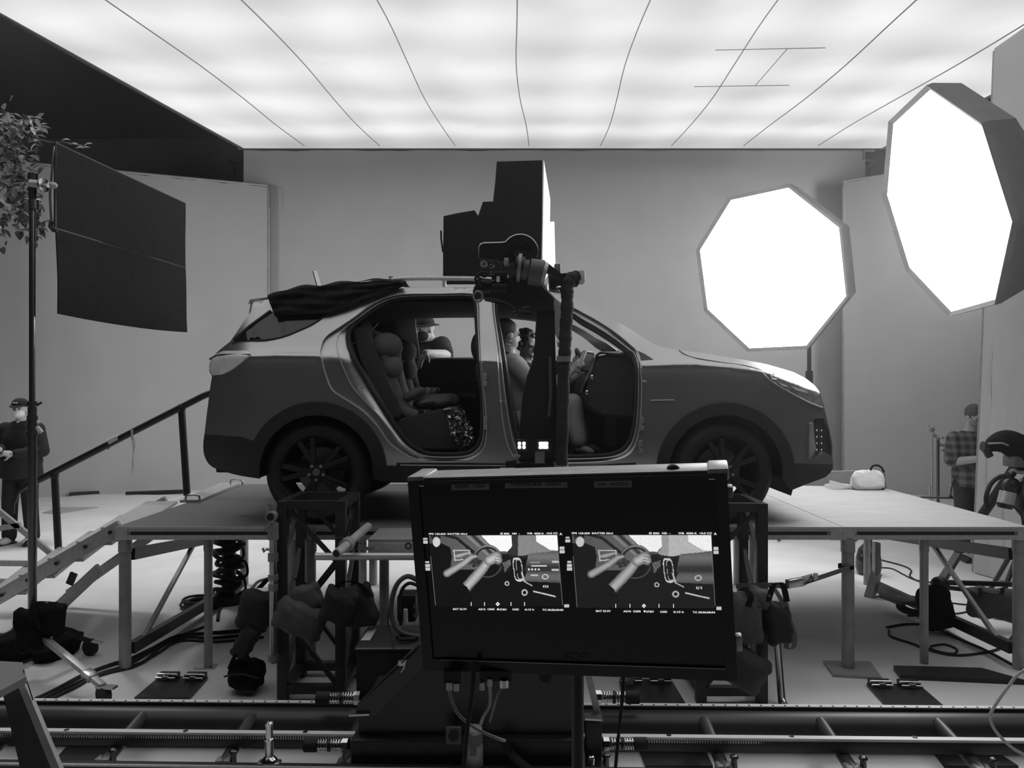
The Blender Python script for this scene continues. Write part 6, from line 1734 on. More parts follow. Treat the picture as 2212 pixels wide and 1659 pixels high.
b = MB(); b.tube(curve_pts([at(2180, 1028, JD - .05), at(2160, 1030, JD - .05), at(2140, 1046, JD - .05), at(2130, 1075, JD - .05), at(2133, 1098, JD)], 6), 0.018, 10); b.build('handle_bar', M_RUBBER, t)
b = MB(); b.tube(curve_pts([at(2181, 1020, JD - .06), at(2190, 1015, JD - .06), at(2200, 1020, JD - .06), at(2215, 1020, JD - .06)], 5), 0.014, 8); b.build('bracket', M_ALUD, t)
b = MB(); b.cyl(at(2178, 1062, JD - .1), at(2172, 1088, JD - .1), 0.06, 0.062, 24); b.build('canister', M_ALU, t)
b = MB(); b.cyl(at(2172, 1088, JD - .1), at(2170, 1098, JD - .1), 0.066, 0.05, 24); b.build('canister_cap', M_BLACK, t)
b = MB(); b.ball(at(2185, 1050, JD), (0.07, 0.06, 0.07)); b.ball(at(2212, 1075, JD), (0.07, 0.1, 0.16)); b.build('counterweight', M_BLACK, t)
cb_ = V(at(2225, 1030, JD).x, JD, 0)
MB().cyl(at(2225, 1030, JD), cb_, 0.05).build('column', M_BLACK, t)
MB().cyl(cb_ + V(0.06, 0, 0), cb_ + V(0.06, 0, 0.06), 0.3, n=28).build('base', M_BLACK, t)
lead([at(2190, 1095, JD - .1), at(2205, 1110, JD - .1), at(2210, 1135, JD - .1), at(2212, 1180, JD - .1)], 0.008, M_RUBBER, 'black lead hanging from the crane head at the right edge')
# bottle under the right deck
bt = at_z(1876, 1240)
t = thing('gas_bottle', 'dark rounded bottle standing behind the round right deck leg', 'bottle', bt)
b = MB(); b.lathe([(0.06, 0), (0.11, 0.02), (0.125, 0.07), (0.12, 0.16), (0.095, 0.25), (0.05, 0.30), (0.035, 0.32), (0.035, 0.36)], bt, (0, 0, 1), 32); b.build('body', mat('gloss_black', 0.03, 0.12), t)
b = MB(); b.cyl(bt + V(0, 0, 0.36), bt + V(0, 0, 0.42), 0.03); b.bar(bt + V(-0.03, 0, 0.42), bt + V(0.06, 0, 0.43), 0.02, 0.02); b.build('valve', M_STEEL, t)
# bent legs of the deck
for (p0, p1, p2) in ((at(1893, 1172, 6.9), at(1893, 1245, 6.9), at(1878, 1292, 6.85)),):
    b = MB(); b.bar(p0, p1, 0.06, 0.05); b.bar(p1 + V(0, 0, 0.03), p2, 0.08, 0.05); b.single('bent_prop', M_ALUD, 'bent aluminium prop below the right deck', 'prop', p2)
# ratchet strap
pa, pb = at(1590, 1266, 4.5), at(1835, 1226, 5.02)
t = thing('ratchet_strap', 'ratchet strap pulled from the right truss tower to the deck leg', 'strap', pa.lerp(pb, .5))
b = MB(); pts = [pa, at(1660, 1264, 4.5), at(1720, 1262, 4.62), pb]; q = curve_pts(pts, 8); b.grid([[p + V(0, 0, -0.015), p + V(0, 0, 0.015)] for p in q]); b.build('webbing', mat('grey_webbing', 0.16, 0.85), t, solid=0.003)
b = MB(); b.bar(at(1700, 1262, 4.54), at(1735, 1256, 4.62), 0.03, 0.05, bevel=0.004); b.bar(at(1735, 1252, 4.62), at(1764, 1244, 4.70), 0.02, 0.035); b.build('ratchet', M_STEEL, t)
b = MB(); b.tube([at(1738, 1262, 4.6), at(1755, 1255, 4.64), at(1757, 1240, 4.66)], 0.006, 6); b.build('ratchet_handle', M_CHROME, t)
b = MB(); b.lathe([(0.046, -0.012), (0.05, -0.012), (0.05, 0.012), (0.046, 0.012)], (at_z(1838, 1456).x, YF + 0.03, at(1835, 1227, 5.03).z), (0, 0, 1), 24, closed=True); b.build('loop', M_CLOTH, t)
b = MB(); q = curve_pts([at(1665, 1262, 4.46), at(1684, 1290, 4.43), at(1702, 1330, 4.42), at(1716, 1370, 4.42), at(1714, 1398, 4.42), at(1700, 1400, 4.42), at(1700, 1384, 4.42)], 6)
b.grid([[p + V(-0.014, 0, 0), p + V(0.014, 0.004, 0)] for p in q]); b.build('strap_tail', MATS['grey_webbing'], t, solid=0.003, smooth=80)
# bags on the right tower
sandbag('grey sandbag on the right truss tower beside the monitor edge', [(at(1612, 1335, 4.44), (0.18, 0.14, 0.32), ry(-0.1)), (at(1640, 1290, 4.46), (0.14, 0.12, 0.12), ry(0.3))], M_GREYCLOTH,
        [at(1608, 1270, 4.42), at(1622, 1290, 4.38), at(1618, 1308, 4.37), at(1640, 1312, 4.38)], top=at(1612, 1335, 4.44))
sandbag('dark canvas sandbag hanging right of the right truss tower', [(at(1682, 1345, 4.46), (0.15, 0.12, 0.26), ry(-0.12))], MATS['dark_canvas'],
        [at(1660, 1300, 4.40), at(1672, 1264, 4.42), at(1690, 1262, 4.44), at(1700, 1300, 4.42)], top=at(1682, 1345, 4.46))
sandbag('large sloping canvas sandbag low on the right tower', [(at(1600, 1440, 4.42), (0.32, 0.16, 0.24), ry(0.55))], mat('mid_canvas', 0.07, 0.9, 0, 0.2, 14, 0.3, 45), None, top=at(1600, 1440, 4.42))
b = MB(); b.cyl(at(1679, 1392, 4.75), at_z(1689, 1515, 0.03), 0.022, n=20)
b.cyl(at_z(1689, 1515, 0.03) + V(0, -0.004, 0), at_z(1689, 1515, 0.03) + V(0.001, -0.03, -0.01), 0.025, n=20)
b.single('loose_pipe', M_STAND, 'dark pipe leaning on the floor right of the right truss tower', 'pipe', at_z(1689, 1515))
# crane stand and bags beneath the right deck
kd = 6.0
t = thing('folding_stand', 'black folding stand with a bagged base beneath the right deck', 'stand', at_z(2040, 1375, 0))
b = MB(); b.bar(at(2068, 1200, kd + .3), at(2032, 1258, kd), 0.05, 0.05); b.build('arm', M_BLACK, t)
b = MB(); b.ball(at(2030, 1262, kd), (0.07, 0.06, 0.06)); b.build('knuckle', M_BLACK, t)
MB().bar(at(2035, 1258, kd), at(2225, 1263, kd), 0.03, 0.035).build('boom', M_BLACK, t)
MB().bar(at(2035, 1268, kd), at(2095, 1275, kd), 0.025, 0.03).build('boom_stay', M_BLACK, t)
b = pillow(at_z(2040, 1378) + V(0, 0.12, 0.19), (0.28, 0.24, 0.40), ry(-0.2), 0.75, 0.008, 14, 4); b.build('base_cover', M_CLOTH, t, smooth=70)
sandbag('dark sandbag hanging from the boom beneath the right deck', [(at(2150, 1304, 5.9), (0.43, 0.15, 0.25), ry(0.08))], mat('slate_canvas', 0.06, 0.9, 0, 0.2, 12, 0.2, 40),
        [at(2118, 1270, 5.86), at(2124, 1280, 5.82), at(2160, 1284, 5.82), at(2166, 1270, 5.86)], top=at(2150, 1304, 5.9))
MB().box(at(1940, 1294, 6.3), (0.17, 0.25, 0.03), rz(0.3), 0.005).single('splitter_box', MATS['grey_panel'], 'grey cable box on the dark rail below the right deck', 'box', at(1940, 1296, 6.3))
b = MB()
for k_ in range(3): b.tube([at(1965 + 5 * k_, 1314 - 3 * k_, 6.2) + V(0.09 * math.cos(a), 0.09 * math.sin(a), 0.02 * math.sin(a)) for a in [2 * PI * i / 24 for i in range(24)]], 0.012, 7, closed=True)
b.single('cable_coil', M_RUBBER, 'small black cable coil lying beside the grey cable box', 'cable', at(1965, 1318, 6.2))
floor_cable([(1905, 1210), (1950, 1222), (1968, 1232), (1966, 1245), (1990, 1258), (2020, 1268)], 0.008, 'dark cable wandering over the pale floor right of the bottle')
floor_cable([(1890, 1226), (1925, 1228), (1950, 1240), (1975, 1252), (2010, 1258)], 0.007, 'second dark cable over the pale floor right of the bottle')
floor_cable([(1915, 1355), (1960, 1348), (2010, 1352), (2060, 1375), (2130, 1405), (2212, 1450), (2260, 1480)], 0.009, 'black cable sweeping from below the right deck to the right edge')
floor_cable([(1920, 1362), (1925, 1375), (1970, 1390), (2010, 1405), (2060, 1415), (2110, 1412), (2160, 1400), (2190, 1372), (2212, 1350)], 0.009, 'black cable curving back up at the right under the deck')
floor_cable([(2010, 1396), (2040, 1392), (2066, 1402), (2060, 1412), (2030, 1408), (2008, 1400)], 0.008, 'small black loop of cable in the middle of the right floor')
floor_cable([(1880, 1290), (1950, 1286), (2040, 1300), (2090, 1306), (2140, 1302)], 0.007, 'thin black cable running behind the black bagged base')
floor_cable([(1960, 1330), (2060, 1326), (2100, 1318), (2115, 1312)], 0.007, 'thin black cable running in front of the black bagged base')
# pale cable loop near the camera
lead([at(2300, 1420, 3.3), at(2212, 1448, 3.3), at(2176, 1486, 3.3), at(2146, 1530, 3.3), at(2139, 1550, 3.3), at(2150, 1578, 3.3), at(2180, 1610, 3.3), at(2215, 1632, 3.3), at(2330, 1690, 3.3)], 0.0065, mat('pale_lead', 0.5, 0.5), 'pale cable looping in at the lower right edge')
# dark mats between the rails
b = MB(); b.prism([at_z(110, 1655), at_z(215, 1655), at_z(262, 1622), at_z(150, 1610)], (0, 0, 0.012)); b.single('floor_mat', M_RUBBER, 'dark rubber mat between the rails at lower left', 'mat', at_z(180, 1655))
b = MB(); b.prism([at_z(1395, 1659), at_z(1540, 1659), at_z(1522, 1622), at_z(1380, 1622)], (0, 0, 0.012)); b.single('floor_mat', M_RUBBER, 'dark rubber mat between the rails right of the monitor stand', 'mat', at_z(1460, 1659))
b = MB(); b.prism([at_z(2040, 1659), at_z(2200, 1659), at_z(2140, 1620), at_z(2010, 1620)], (0, 0, 0.012)); b.single('floor_mat', M_RUBBER, 'dark rubber mat between the rails at lower right', 'mat', at_z(2120, 1659))
# ================================================================ people
M_EYE = mat('eye', 0.02, 0.2)
def head_shape(b, c, f, up, s=1.0):
    """skull, jaw, nose, ears, neck root merged into the body surface"""
    f = Vector(f).normalized(); up = Vector(up).normalized(); r = f.cross(up).normalized(); up = r.cross(f)
    R = Matrix((r, f, up)).transposed(); c = Vector(c)
    def P(x, y, z): return c + R @ V(x * s, y * s, z * s)
    b.ball(P(0, -0.008, 0.025), (0.074 * s, 0.094 * s, 0.092 * s), R, 22, 16)
    b.ball(P(0, 0.022, -0.04), (0.058 * s, 0.066 * s, 0.075 * s), R, 20, 14)
    b.ball(P(0, 0.055, -0.092), (0.028 * s, 0.024 * s, 0.02 * s), R, 12, 8)
    b.ball(P(0, 0.095, -0.022), (0.013 * s, 0.02 * s, 0.017 * s), R, 12, 8); b.ball(P(0, 0.088, 0.004), (0.009 * s, 0.014 * s, 0.024 * s), R, 10, 8)
    b.ball(P(0, 0.078, -0.064), (0.026 * s, 0.016 * s, 0.006 * s), R, 12, 8); b.ball(P(0, 0.076, -0.074), (0.022 * s, 0.015 * s, 0.007 * s), R, 12, 8)
    for sx_ in (-1, 1):
        b.ball(P(sx_ * 0.074, -0.008, -0.012), (0.010 * s, 0.02 * s, 0.032 * s), R, 10, 8)
        b.ball(P(sx_ * 0.032, 0.072, 0.022), (0.026 * s, 0.012 * s, 0.009 * s), R, 10, 8)
    return P, R
def hand_shape(b, w, d_, nrm, curl=0.5, s=1.0, thumb=1, spread=0.12):
    """palm, four jointed fingers and a thumb from the wrist w along d_; nrm points out of the back of the hand"""
    d_ = Vector(d_).normalized(); nrm = Vector(nrm); nrm = (nrm - d_ * nrm.dot(d_)).normalized(); sd_ = d_.cross(nrm).normalized() * thumb
    w = Vector(w)
    R = Matrix((sd_, d_, nrm)).transposed()
    b.ball(w + d_ * 0.045 * s, (0.042 * s, 0.055 * s, 0.016 * s), R, 18, 12)
    for i, (o, L) in enumerate(((0.030, 0.072), (0.010, 0.080), (-0.011, 0.075), (-0.031, 0.058))):
        p = w + d_ * (0.086 - 0.006 * abs(i - 1)) * s + sd_ * o * s
        dirn = (d_ + sd_ * (o / 0.03) * spread).normalized(); r = 0.0088 * s
        for seg_, fr in enumerate((0.45, 0.32, 0.26)):
            a = curl * (0.55 + 0.5 * seg_)
            dd = (dirn * math.cos(a) - nrm * math.sin(a)).normalized()
            q = p + dd * L * fr * s
            b.cyl(p, q, r, r * 0.93, 10); b.ball(q, r * 0.94, None, 10, 8); b.ball(p, r * 1.02, None, 10, 8)
            p = q; r *= 0.93
    p = w + d_ * 0.025 * s + sd_ * 0.034 * s; q = p + (sd_ * 0.75 + d_ * 0.6 - nrm * 0.35).normalized() * 0.04 * s; e = q + (sd_ * 0.25 + d_ * 0.9 - nrm * (0.3 + curl * .4)).normalized() * 0.032 * s
    b.cyl(p, q, 0.0125 * s, 0.0105 * s, 10); b.ball(p, 0.0135 * s, None, 10, 8); b.ball(q, 0.0105 * s, None, 10, 8); b.cyl(q, e, 0.0103 * s, 0.0085 * s, 10); b.ball(e, 0.0086 * s, None, 10, 8)
def limbs(b, pts):
    for (p0, r0), (p1, r1) in zip(pts, pts[1:]):
        p0, p1 = Vector(p0), Vector(p1)
        b.cyl(p0, p1, r0, r1, 16); b.ball(p0, r0 * 0.998, None, 16, 10); b.ball(p1, r1 * 0.998, None, 16, 10)
def grown(b, name, m, parent, voxel=0.009, smooth=5):
    o = b.build(name, m, parent, smooth=0)
    md = o.modifiers.new('surface', 'REMESH'); md.mode = 'VOXEL'; md.voxel_size = voxel; md.use_smooth_shade = True
    if smooth: md = o.modifiers.new('soft', 'SMOOTH'); md.iterations = smooth; md.factor = 0.5
    return o
def eyes(P, parent, s=1.0):
    for k in (-1, 1): b = MB(); b.ball(P(k * 0.031, 0.079, 0.008), (0.012 * s, 0.008 * s, 0.007 * s)); b.build('eye', M_EYE, parent)
def shoe(p, f, m, parent, s=1.0):
    f = Vector(f).normalized(); R = Matrix((f.cross(V(0, 0, 1)), f, V(0, 0, 1))).transposed(); p = Vector(p); b = MB()
    b.ball(p + f * 0.05 * s + V(0, 0, 0.04), (0.05 * s, 0.135 * s, 0.042 * s), R); b.ball(p - f * 0.02 * s + V(0, 0, 0.065), (0.048 * s, 0.07 * s, 0.065 * s), R); b.ball(p + f * 0.12 * s + V(0, 0, 0.035), (0.046 * s, 0.06 * s, 0.035 * s), R)
    b.box(p + f * 0.045 * s + V(0, 0, 0.012), (0.085 * s, 0.26 * s, 0.024), R)
    return grown(b, 'shoe', m, parent, 0.008, 3)
M_SHIRTB = mat('black_shirt', 0.014, 0.9, 0, 0.2, 14, 0.3, 30)
M_TROU = mat('black_trousers', 0.016, 0.9, 0, 0.2, 14, 0.3, 30)

# ---- person standing at the left
D = 9.2; bx_ = at(43, 1000, D).x
t = thing('person', 'person in black jacket and cap with a white face mask, standing at the left', 'person', (bx_, D, 0))
def Q(x, y, z): return V(bx_ + x, D + y, z)
f_ = V(0.15, -1, -0.05)
b = MB(); P, R = head_shape(b, Q(0.0, 0, 1.615), f_, (0, 0, 1))
limbs(b, [(Q(0, 0.02, 1.54), 0.055), (Q(0, 0.03, 1.42), 0.062)]); b.ball(Q(0, 0.03, 1.25), (0.19, 0.12, 0.24)); b.ball(Q(0, 0.03, 0.98), (0.18, 0.13, 0.2))
for s in (-1, 1):
    limbs(b, [(Q(s * 0.09, 0.02, 0.93), 0.085), (Q(s * 0.11, 0.0, 0.50), 0.058), (Q(s * 0.13, 0.02, 0.09), 0.042)]); b.ball(Q(s * 0.135, -0.05, 0.05), (0.045, 0.12, 0.045))
LW, RW_ = Q(-0.06, -0.27, 1.155), Q(0.06, -0.22, 1.10)
limbs(b, [(Q(-0.19, 0.03, 1.39), 0.055), (Q(-0.27, 0.0, 1.12), 0.046), (LW, 0.032)]); limbs(b, [(Q(0.19, 0.03, 1.39), 0.055), (Q(0.28, -0.02, 1.13), 0.046), (RW_, 0.032)])
hand_shape(b, LW, V(-0.85, -0.4, 0.1), V(0.1, -0.8, 0.5), 0.8, 1.1, 1); hand_shape(b, RW_, V(-0.9, -0.3, 0.1), V(0.1, -0.8, 0.5), 0.7, 1.05, -1)
body = grown(b, 'body', M_SKIN, t, 0.008)
eyes(P, t)
b = MB(); b.ball(Q(0, 0.03, 1.22), (0.235, 0.155, 0.27)); b.ball(Q(0, 0.03, 1.36), (0.21, 0.125, 0.13)); b.ball(Q(0, 0.03, 1.0), (0.245, 0.165, 0.2)); b.cyl(Q(0, 0.03, 0.80), Q(0, 0.03, 1.05), 0.23, 0.21, 24)
limbs(b, [(Q(-0.19, 0.03, 1.38), 0.085), (Q(-0.275, 0.0, 1.12), 0.076), (LW.lerp(Q(-0.275, 0, 1.12), 0.1), 0.055)]); limbs(b, [(Q(0.19, 0.03, 1.38), 0.085), (Q(0.285, -0.02, 1.12), 0.076), (RW_.lerp(Q(0.285, -0.02, 1.12), 0.12), 0.055)])
grown(b, 'jacket', M_SHIRTB, t, 0.012, 4)
b = MB(); b.ball(Q(0, 0.02, 0.92), (0.19, 0.14, 0.16))
for s in (-1, 1): limbs(b, [(Q(s * 0.095, 0.02, 0.88), 0.108), (Q(s * 0.12, 0.0, 0.50), 0.088), (Q(s * 0.14, 0.02, 0.10), 0.08)])
grown(b, 'trousers', M_TROU, t, 0.012, 4)
for s in (-1, 1): shoe(Q(s * 0.14, 0.0, 0.0), (s * 0.25, -1, 0), M_BLACK, t, 1.0)
b = MB(); b.lathe([(0.086, -0.012), (0.092, 0.0), (0.09, 0.03), (0.075, 0.062), (0.045, 0.085), (0.0, 0.092)], P(0, -0.008, 0.045), R @ V(0, -0.1, 1), 28); cap_ = b.build('cap', M_SHIRTB, t)
b = MB(); b.prism([P(0.082 * math.cos(a), 0.055 + 0.095 * math.sin(a), 0.048 - 0.02 * math.sin(a)) for a in [PI * i / 16 for i in range(17)]], R @ V(0, 0, 0.008)); b.build('cap_brim', M_SHIRTB, cap_)
b = MB(); b.box(P(0.01, 0.088, 0.085), (0.05, 0.01, 0.012), R); b.build('cap_emblem', M_PAPER, cap_)
b = MB(); b.ball(P(0, 0.045, -0.048), (0.067, 0.072, 0.06), R, 24, 16); b.build('face_mask', M_WHITE, t)
b = MB(); b.ball(P(0, 0.03, -0.19), (0.055, 0.04, 0.05), R); b.build('shirt_collar', M_PAPER, t)
b = MB(); b.box(LW + V(-0.13, -0.06, 0.03), (0.15, 0.02, 0.075), ry(0.15), 0.004); b.single('phone', M_BLACK, 'dark phone in the hand of the masked person at left', 'phone', LW + V(-0.13, -0.06, 0))
# ---- person half behind the right frame
D = 8.35; bx_ = at(2100, 1000, D).x
t = thing('person', 'person in checked short-sleeved shirt looking at a phone, half hidden at right', 'person', (bx_, D, 0))
f_ = V(0.25, -0.9, -0.42)
b = MB(); P, R = head_shape(b, Q(0.0, -0.03, 1.56), f_, (0.05, -0.3, 1))
limbs(b, [(Q(0, 0.0, 1.48), 0.055), (Q(0, 0.03, 1.36), 0.062)]); b.ball(Q(0, 0.03, 1.2), (0.18, 0.12, 0.24)); b.ball(Q(0, 0.03, 0.95), (0.17, 0.13, 0.2))
for s in (-1, 1):
    limbs(b, [(Q(s * 0.09, 0.02, 0.9), 0.085), (Q(s * 0.095, 0.0, 0.48), 0.058), (Q(s * 0.10, 0.02, 0.09), 0.042)]); b.ball(Q(s * 0.10, -0.05, 0.05), (0.045, 0.12, 0.045))
LW, RW_ = Q(-0.02, -0.27, 1.13), Q(0.08, -0.27, 1.14)
limbs(b, [(Q(-0.18, 0.03, 1.33), 0.055), (Q(-0.225, -0.02, 1.07), 0.05), (LW, 0.034)]); limbs(b, [(Q(0.18, 0.03, 1.33), 0.055), (Q(0.24, -0.02, 1.08), 0.05), (RW_, 0.034)])
hand_shape(b, LW, V(0.6, -0.4, 0.15), V(-0.3, -0.6, -0.6), 0.7, 1.0, 1); hand_shape(b, RW_, V(-0.3, -0.5, 0.2), V(0.3, -0.6, -0.6), 0.7, 1.0, -1)
grown(b, 'body', M_SKIN, t, 0.008); eyes(P, t)
m = bpy.data.materials.new('checked_shirt'); m.use_nodes = True; nt = m.node_tree; bs = nt.nodes['Principled BSDF']; bs.inputs['Roughness'].default_value = 0.9
tc = nt.nodes.new('ShaderNodeTexCoord'); sp = nt.nodes.new('ShaderNodeSeparateXYZ'); nt.links.new(tc.outputs['Object'], sp.inputs[0])
def stripe(sock):
    a = nt.nodes.new('ShaderNodeMath'); a.operation = 'MULTIPLY'; a.inputs[1].default_value = 75; nt.links.new(sock, a.inputs[0])
    s_ = nt.nodes.new('ShaderNodeMath'); s_.operation = 'SINE'; nt.links.new(a.outputs[0], s_.inputs[0]); g_ = nt.nodes.new('ShaderNodeMath'); g_.operation = 'GREATER_THAN'; g_.inputs[1].default_value = 0.1; nt.links.new(s_.outputs[0], g_.inputs[0]); return g_.outputs[0]
ad = nt.nodes.new('ShaderNodeMath'); ad.operation = 'ADD'; nt.links.new(stripe(sp.outputs['X']), ad.inputs[0]); nt.links.new(stripe(sp.outputs['Z']), ad.inputs[1])
mr = nt.nodes.new('ShaderNodeMapRange'); mr.inputs['From Max'].default_value = 2; mr.inputs['To Min'].default_value = 0.05; mr.inputs['To Max'].default_value = 0.19; nt.links.new(ad.outputs[0], mr.inputs[0])
cc_ = nt.nodes.new('ShaderNodeCombineColor'); [nt.links.new(mr.outputs[0], cc_.inputs[i]) for i in range(3)]; nt.links.new(cc_.outputs[0], bs.inputs['Base Color'])
b = MB(); b.ball(Q(0, 0.03, 1.17), (0.215, 0.145, 0.26)); b.ball(Q(0, 0.03, 1.3), (0.2, 0.12, 0.12)); b.ball(Q(0, 0.03, 0.95), (0.2, 0.15, 0.18)); b.cyl(Q(0, 0.03, 0.80), Q(0, 0.03, 1.0), 0.185, 0.18, 24)
for s in (-1, 1): limbs(b, [(Q(s * 0.18, 0.03, 1.32), 0.08), (Q(s * 0.225, -0.015, 1.10), 0.085)])
grown(b, 'shirt', m, t, 0.012, 4)
b = MB(); b.ball(Q(0, 0.02, 0.88), (0.17, 0.135, 0.16))
for s in (-1, 1): limbs(b, [(Q(s * 0.085, 0.02, 0.84), 0.104), (Q(s * 0.095, 0.0, 0.48), 0.085), (Q(s * 0.10, 0.02, 0.09), 0.078)])
grown(b, 'trousers', mat('dark_denim', 0.045, 0.85, 0, 0.2, 14, 0.2, 30), t, 0.012, 4)
for s in (-1, 1): shoe(Q(s * 0.10, 0.0, 0.0), (s * 0.15, -1, 0), M_BLACK, t)
b = MB(); b.ball(P(0, -0.018, 0.04), (0.084, 0.098, 0.092), R); b.bm.normal_update(); wrinkle(b.bm, 0.005, 60); b.build('hair', mat('brown_hair', 0.09, 0.6, 0, 0.4, 60, 0.6, 80), t)
b = MB(); b.ball(P(0, 0.045, -0.05), (0.066, 0.062, 0.055), R, 24, 16); b.build('face_mask', mat('grey_mask', 0.25, 0.8), t)
b = MB(); b.tube(curve_pts([Q(-0.19, 0, 0.88), Q(-0.22, -0.02, 0.84), Q(-0.24, -0.02, 0.76), Q(-0.245, -0.02, 0.70)], 5), 0.008, 6); b.ball(Q(-0.245, -0.02, 0.69), 0.02); b.build('belt_clip', M_BLACK, t)
b = MB(); b.box(LW.lerp(RW_, 0.6) + V(0.0, -0.1, 0.02), (0.08, 0.02, 0.15), rx(0.9), 0.004); b.single('phone', M_BLACK, 'dark phone held by the person in the checked shirt', 'phone', LW + V(0, -0.1, 0))
# ---- person leaning on the far rear window
D = 7.16
def U(px, py, dy=0.0): return at(px, py, D + dy)
t = thing('person', 'masked person in dark tee and cap leaning an arm through the far car window', 'person', (U(928, 800).x, D, 0.95))
hc = U(918, 711, 0.0); zb = 0.95
b = MB(); P, R = head_shape(b, hc, V(-0.75, -0.7, -0.25), (0.05, 0, 1))
limbs(b, [(U(924, 722, .03), 0.055), (U(930, 742, 0.08), 0.062)]); b.ball(U(935, 775, 0.12), (0.18, 0.13, 0.2)); b.ball(U(945, 850, 0.2), (0.17, 0.14, 0.26)); hp_ = U(950, 905, 0.25)
for s in (-1, 1): limbs(b, [(hp_ + V(s * .1, 0, 0), 0.09), (V(hp_.x + s * .11, D + .2, zb + .32), 0.06), (V(hp_.x + s * .12, D + .28, zb + .09), 0.045)])
sh, el, wr = U(955, 745, 0.05), U(964, 766, -0.12), U(920, 763, -0.40)
limbs(b, [(sh, 0.06), (el, 0.047), (wr, 0.034)]); hand_shape(b, wr, V(-0.45, -0.5, -0.72), V(-0.45, -0.6, 0.6), 0.3, 1.08, -1)
sh2, el2 = U(905, 748, 0.1), U(880, 790, 0.1); limbs(b, [(sh2, 0.06), (el2, 0.047), (U(884, 780, -0.1), 0.034)]); hand_shape(b, U(884, 780, -0.1), V(0.5, -0.5, 0), V(0, 0, 1), 0.4, 1.0, 1)
grown(b, 'body', M_SKIN, t, 0.008); eyes(P, t)
b = MB(); b.ball(U(934, 775, 0.12), (0.205, 0.16, 0.2)); b.ball(U(945, 850, 0.2), (0.19, 0.16, 0.27)); b.ball(U(930, 748, .1), (0.16, 0.11, 0.09)); limbs(b, [(sh, 0.085), (sh.lerp(el, .8), 0.075)]); limbs(b, [(sh2, 0.085), (sh2.lerp(el2, .8), 0.075)])
grown(b, 'tee_shirt', M_SHIRTB, t, 0.011, 4)
b = MB(); b.ball(hp_, (0.18, 0.15, 0.18))
for s in (-1, 1): limbs(b, [(hp_ + V(s * .1, 0, -.02), 0.11), (V(hp_.x + s * .11, D + .2, zb + .32), 0.085), (V(hp_.x + s * .12, D + .28, zb + .1), 0.075)])
grown(b, 'trousers', M_TROU, t, 0.012, 4)
for s in (-1, 1): shoe(V(hp_.x + s * .12, D + .25, zb), (s * .1, -1, 0), M_BLACK, t)
b = MB(); b.lathe([(0.086, -0.012), (0.092, 0.0), (0.09, 0.03), (0.075, 0.058), (0.045, 0.078), (0.0, 0.085)], P(0, -0.008, 0.045), R @ V(0, -0.1, 1), 28); cap_ = b.build('cap', M_SHIRTB, t)
b = MB(); b.lathe([(0.08, 0), (0.135, -0.012), (0.137, -0.006), (0.08, 0.012)], P(0, -0.008, 0.038), R @ V(0, -0.1, 1), 28, closed=True); b.build('hat_brim', M_SHIRTB, cap_)
b = MB(); b.ball(P(0, 0.045, -0.05), (0.066, 0.062, 0.058), R, 24, 16); b.build('face_mask', M_SHIRTB, t)

# ---- passenger in the near front seat
D = 5.55
t = thing('person', 'passenger with short hair, pale top and trousers sitting in the near front seat', 'person', at(1130, 930, D))
hc = at(1096, 724, D); fx = V(0.9, 0.42, -0.1)
b = MB(); P, R = head_shape(b, hc, fx, (-0.08, 0, 1), 0.98)
limbs(b, [(at(1096, 744, D), 0.05), (at(1098, 772, D), 0.055)]); b.ball(at(1105, 815, D), (0.13, 0.17, 0.17), ry(-0.15)); b.ball(at(1118, 865, D), (0.12, 0.16, 0.17), ry(-0.15)); hip = at(1128, 905, D); b.ball(hip, (0.15, 0.18, 0.12))
for s, kx, fxx, fy in ((-1, (1236, 872), (1247, 966), (1262, 974)), (1, (1225, 880), (1262, 962), (1280, 972))):
    o = s * 0.09
    k_ = at(*kx, D + o); an = at(*fxx, D + o)
    limbs(b, [(hip + V(0.02, o, 0), 0.085), (k_, 0.058), (an, 0.036)]); b.ball(an + V(0.045, 0, -0.01), (0.085, 0.035, 0.028), ry(0.35))
shl, elb, wrs = at(1112, 792, D - .16), at(1175, 850, D - .2), at(1236, 800, D - .04)
limbs(b, [(shl, 0.05), (elb, 0.04), (wrs, 0.028)]); hand_shape(b, wrs, V(0.6, 0.2, 0.5), V(0.2, -0.9, 0.3), 0.95, 0.95, 1)
shr, elr, wrr = at(1112, 795, D + .17), at(1175, 850, D + .18), at(1246, 812, D + .12)
limbs(b, [(shr, 0.05), (elr, 0.04), (wrr, 0.028)]); hand_shape(b, wrr, V(0.5, -0.2, 0.5), V(0.4, 0.5, 0.6), 0.9, 0.95, -1)
grown(b, 'body', M_SKIN, t, 0.008); eyes(P, t)
M_TOP = mat('pale_top', 0.30, 0.9, 0, 0.08, 12, 0.25, 25)
b = MB(); b.ball(at(1104, 812, D), (0.145, 0.19, 0.17), ry(-0.15)); b.ball(at(1118, 865, D), (0.135, 0.18, 0.18), ry(-0.15)); b.ball(at(1100, 782, D), (0.075, 0.13, 0.06)); limbs(b, [(shl, 0.07), (elb, 0.06), (elb.lerp(wrs, .75), 0.045)]); limbs(b, [(shr, 0.07), (elr, 0.06), (elr.lerp(wrr, .75), 0.045)])
grown(b, 'top', M_TOP, t, 0.011, 4)
b = MB(); b.ball(hip, (0.165, 0.195, 0.125))
for s, kx, fxx in ((-1, (1236, 872), (1247, 948)), (1, (1225, 880), (1258, 945))):
    o = s * 0.09; limbs(b, [(hip + V(0.02, o, 0), 0.10), (at(*kx, D + o), 0.075), (at(*fxx, D + o), 0.072)])
grown(b, 'trousers', mat('pale_trousers', 0.34, 0.9, 0, 0.1, 10, 0.3, 22), t, 0.011, 4)
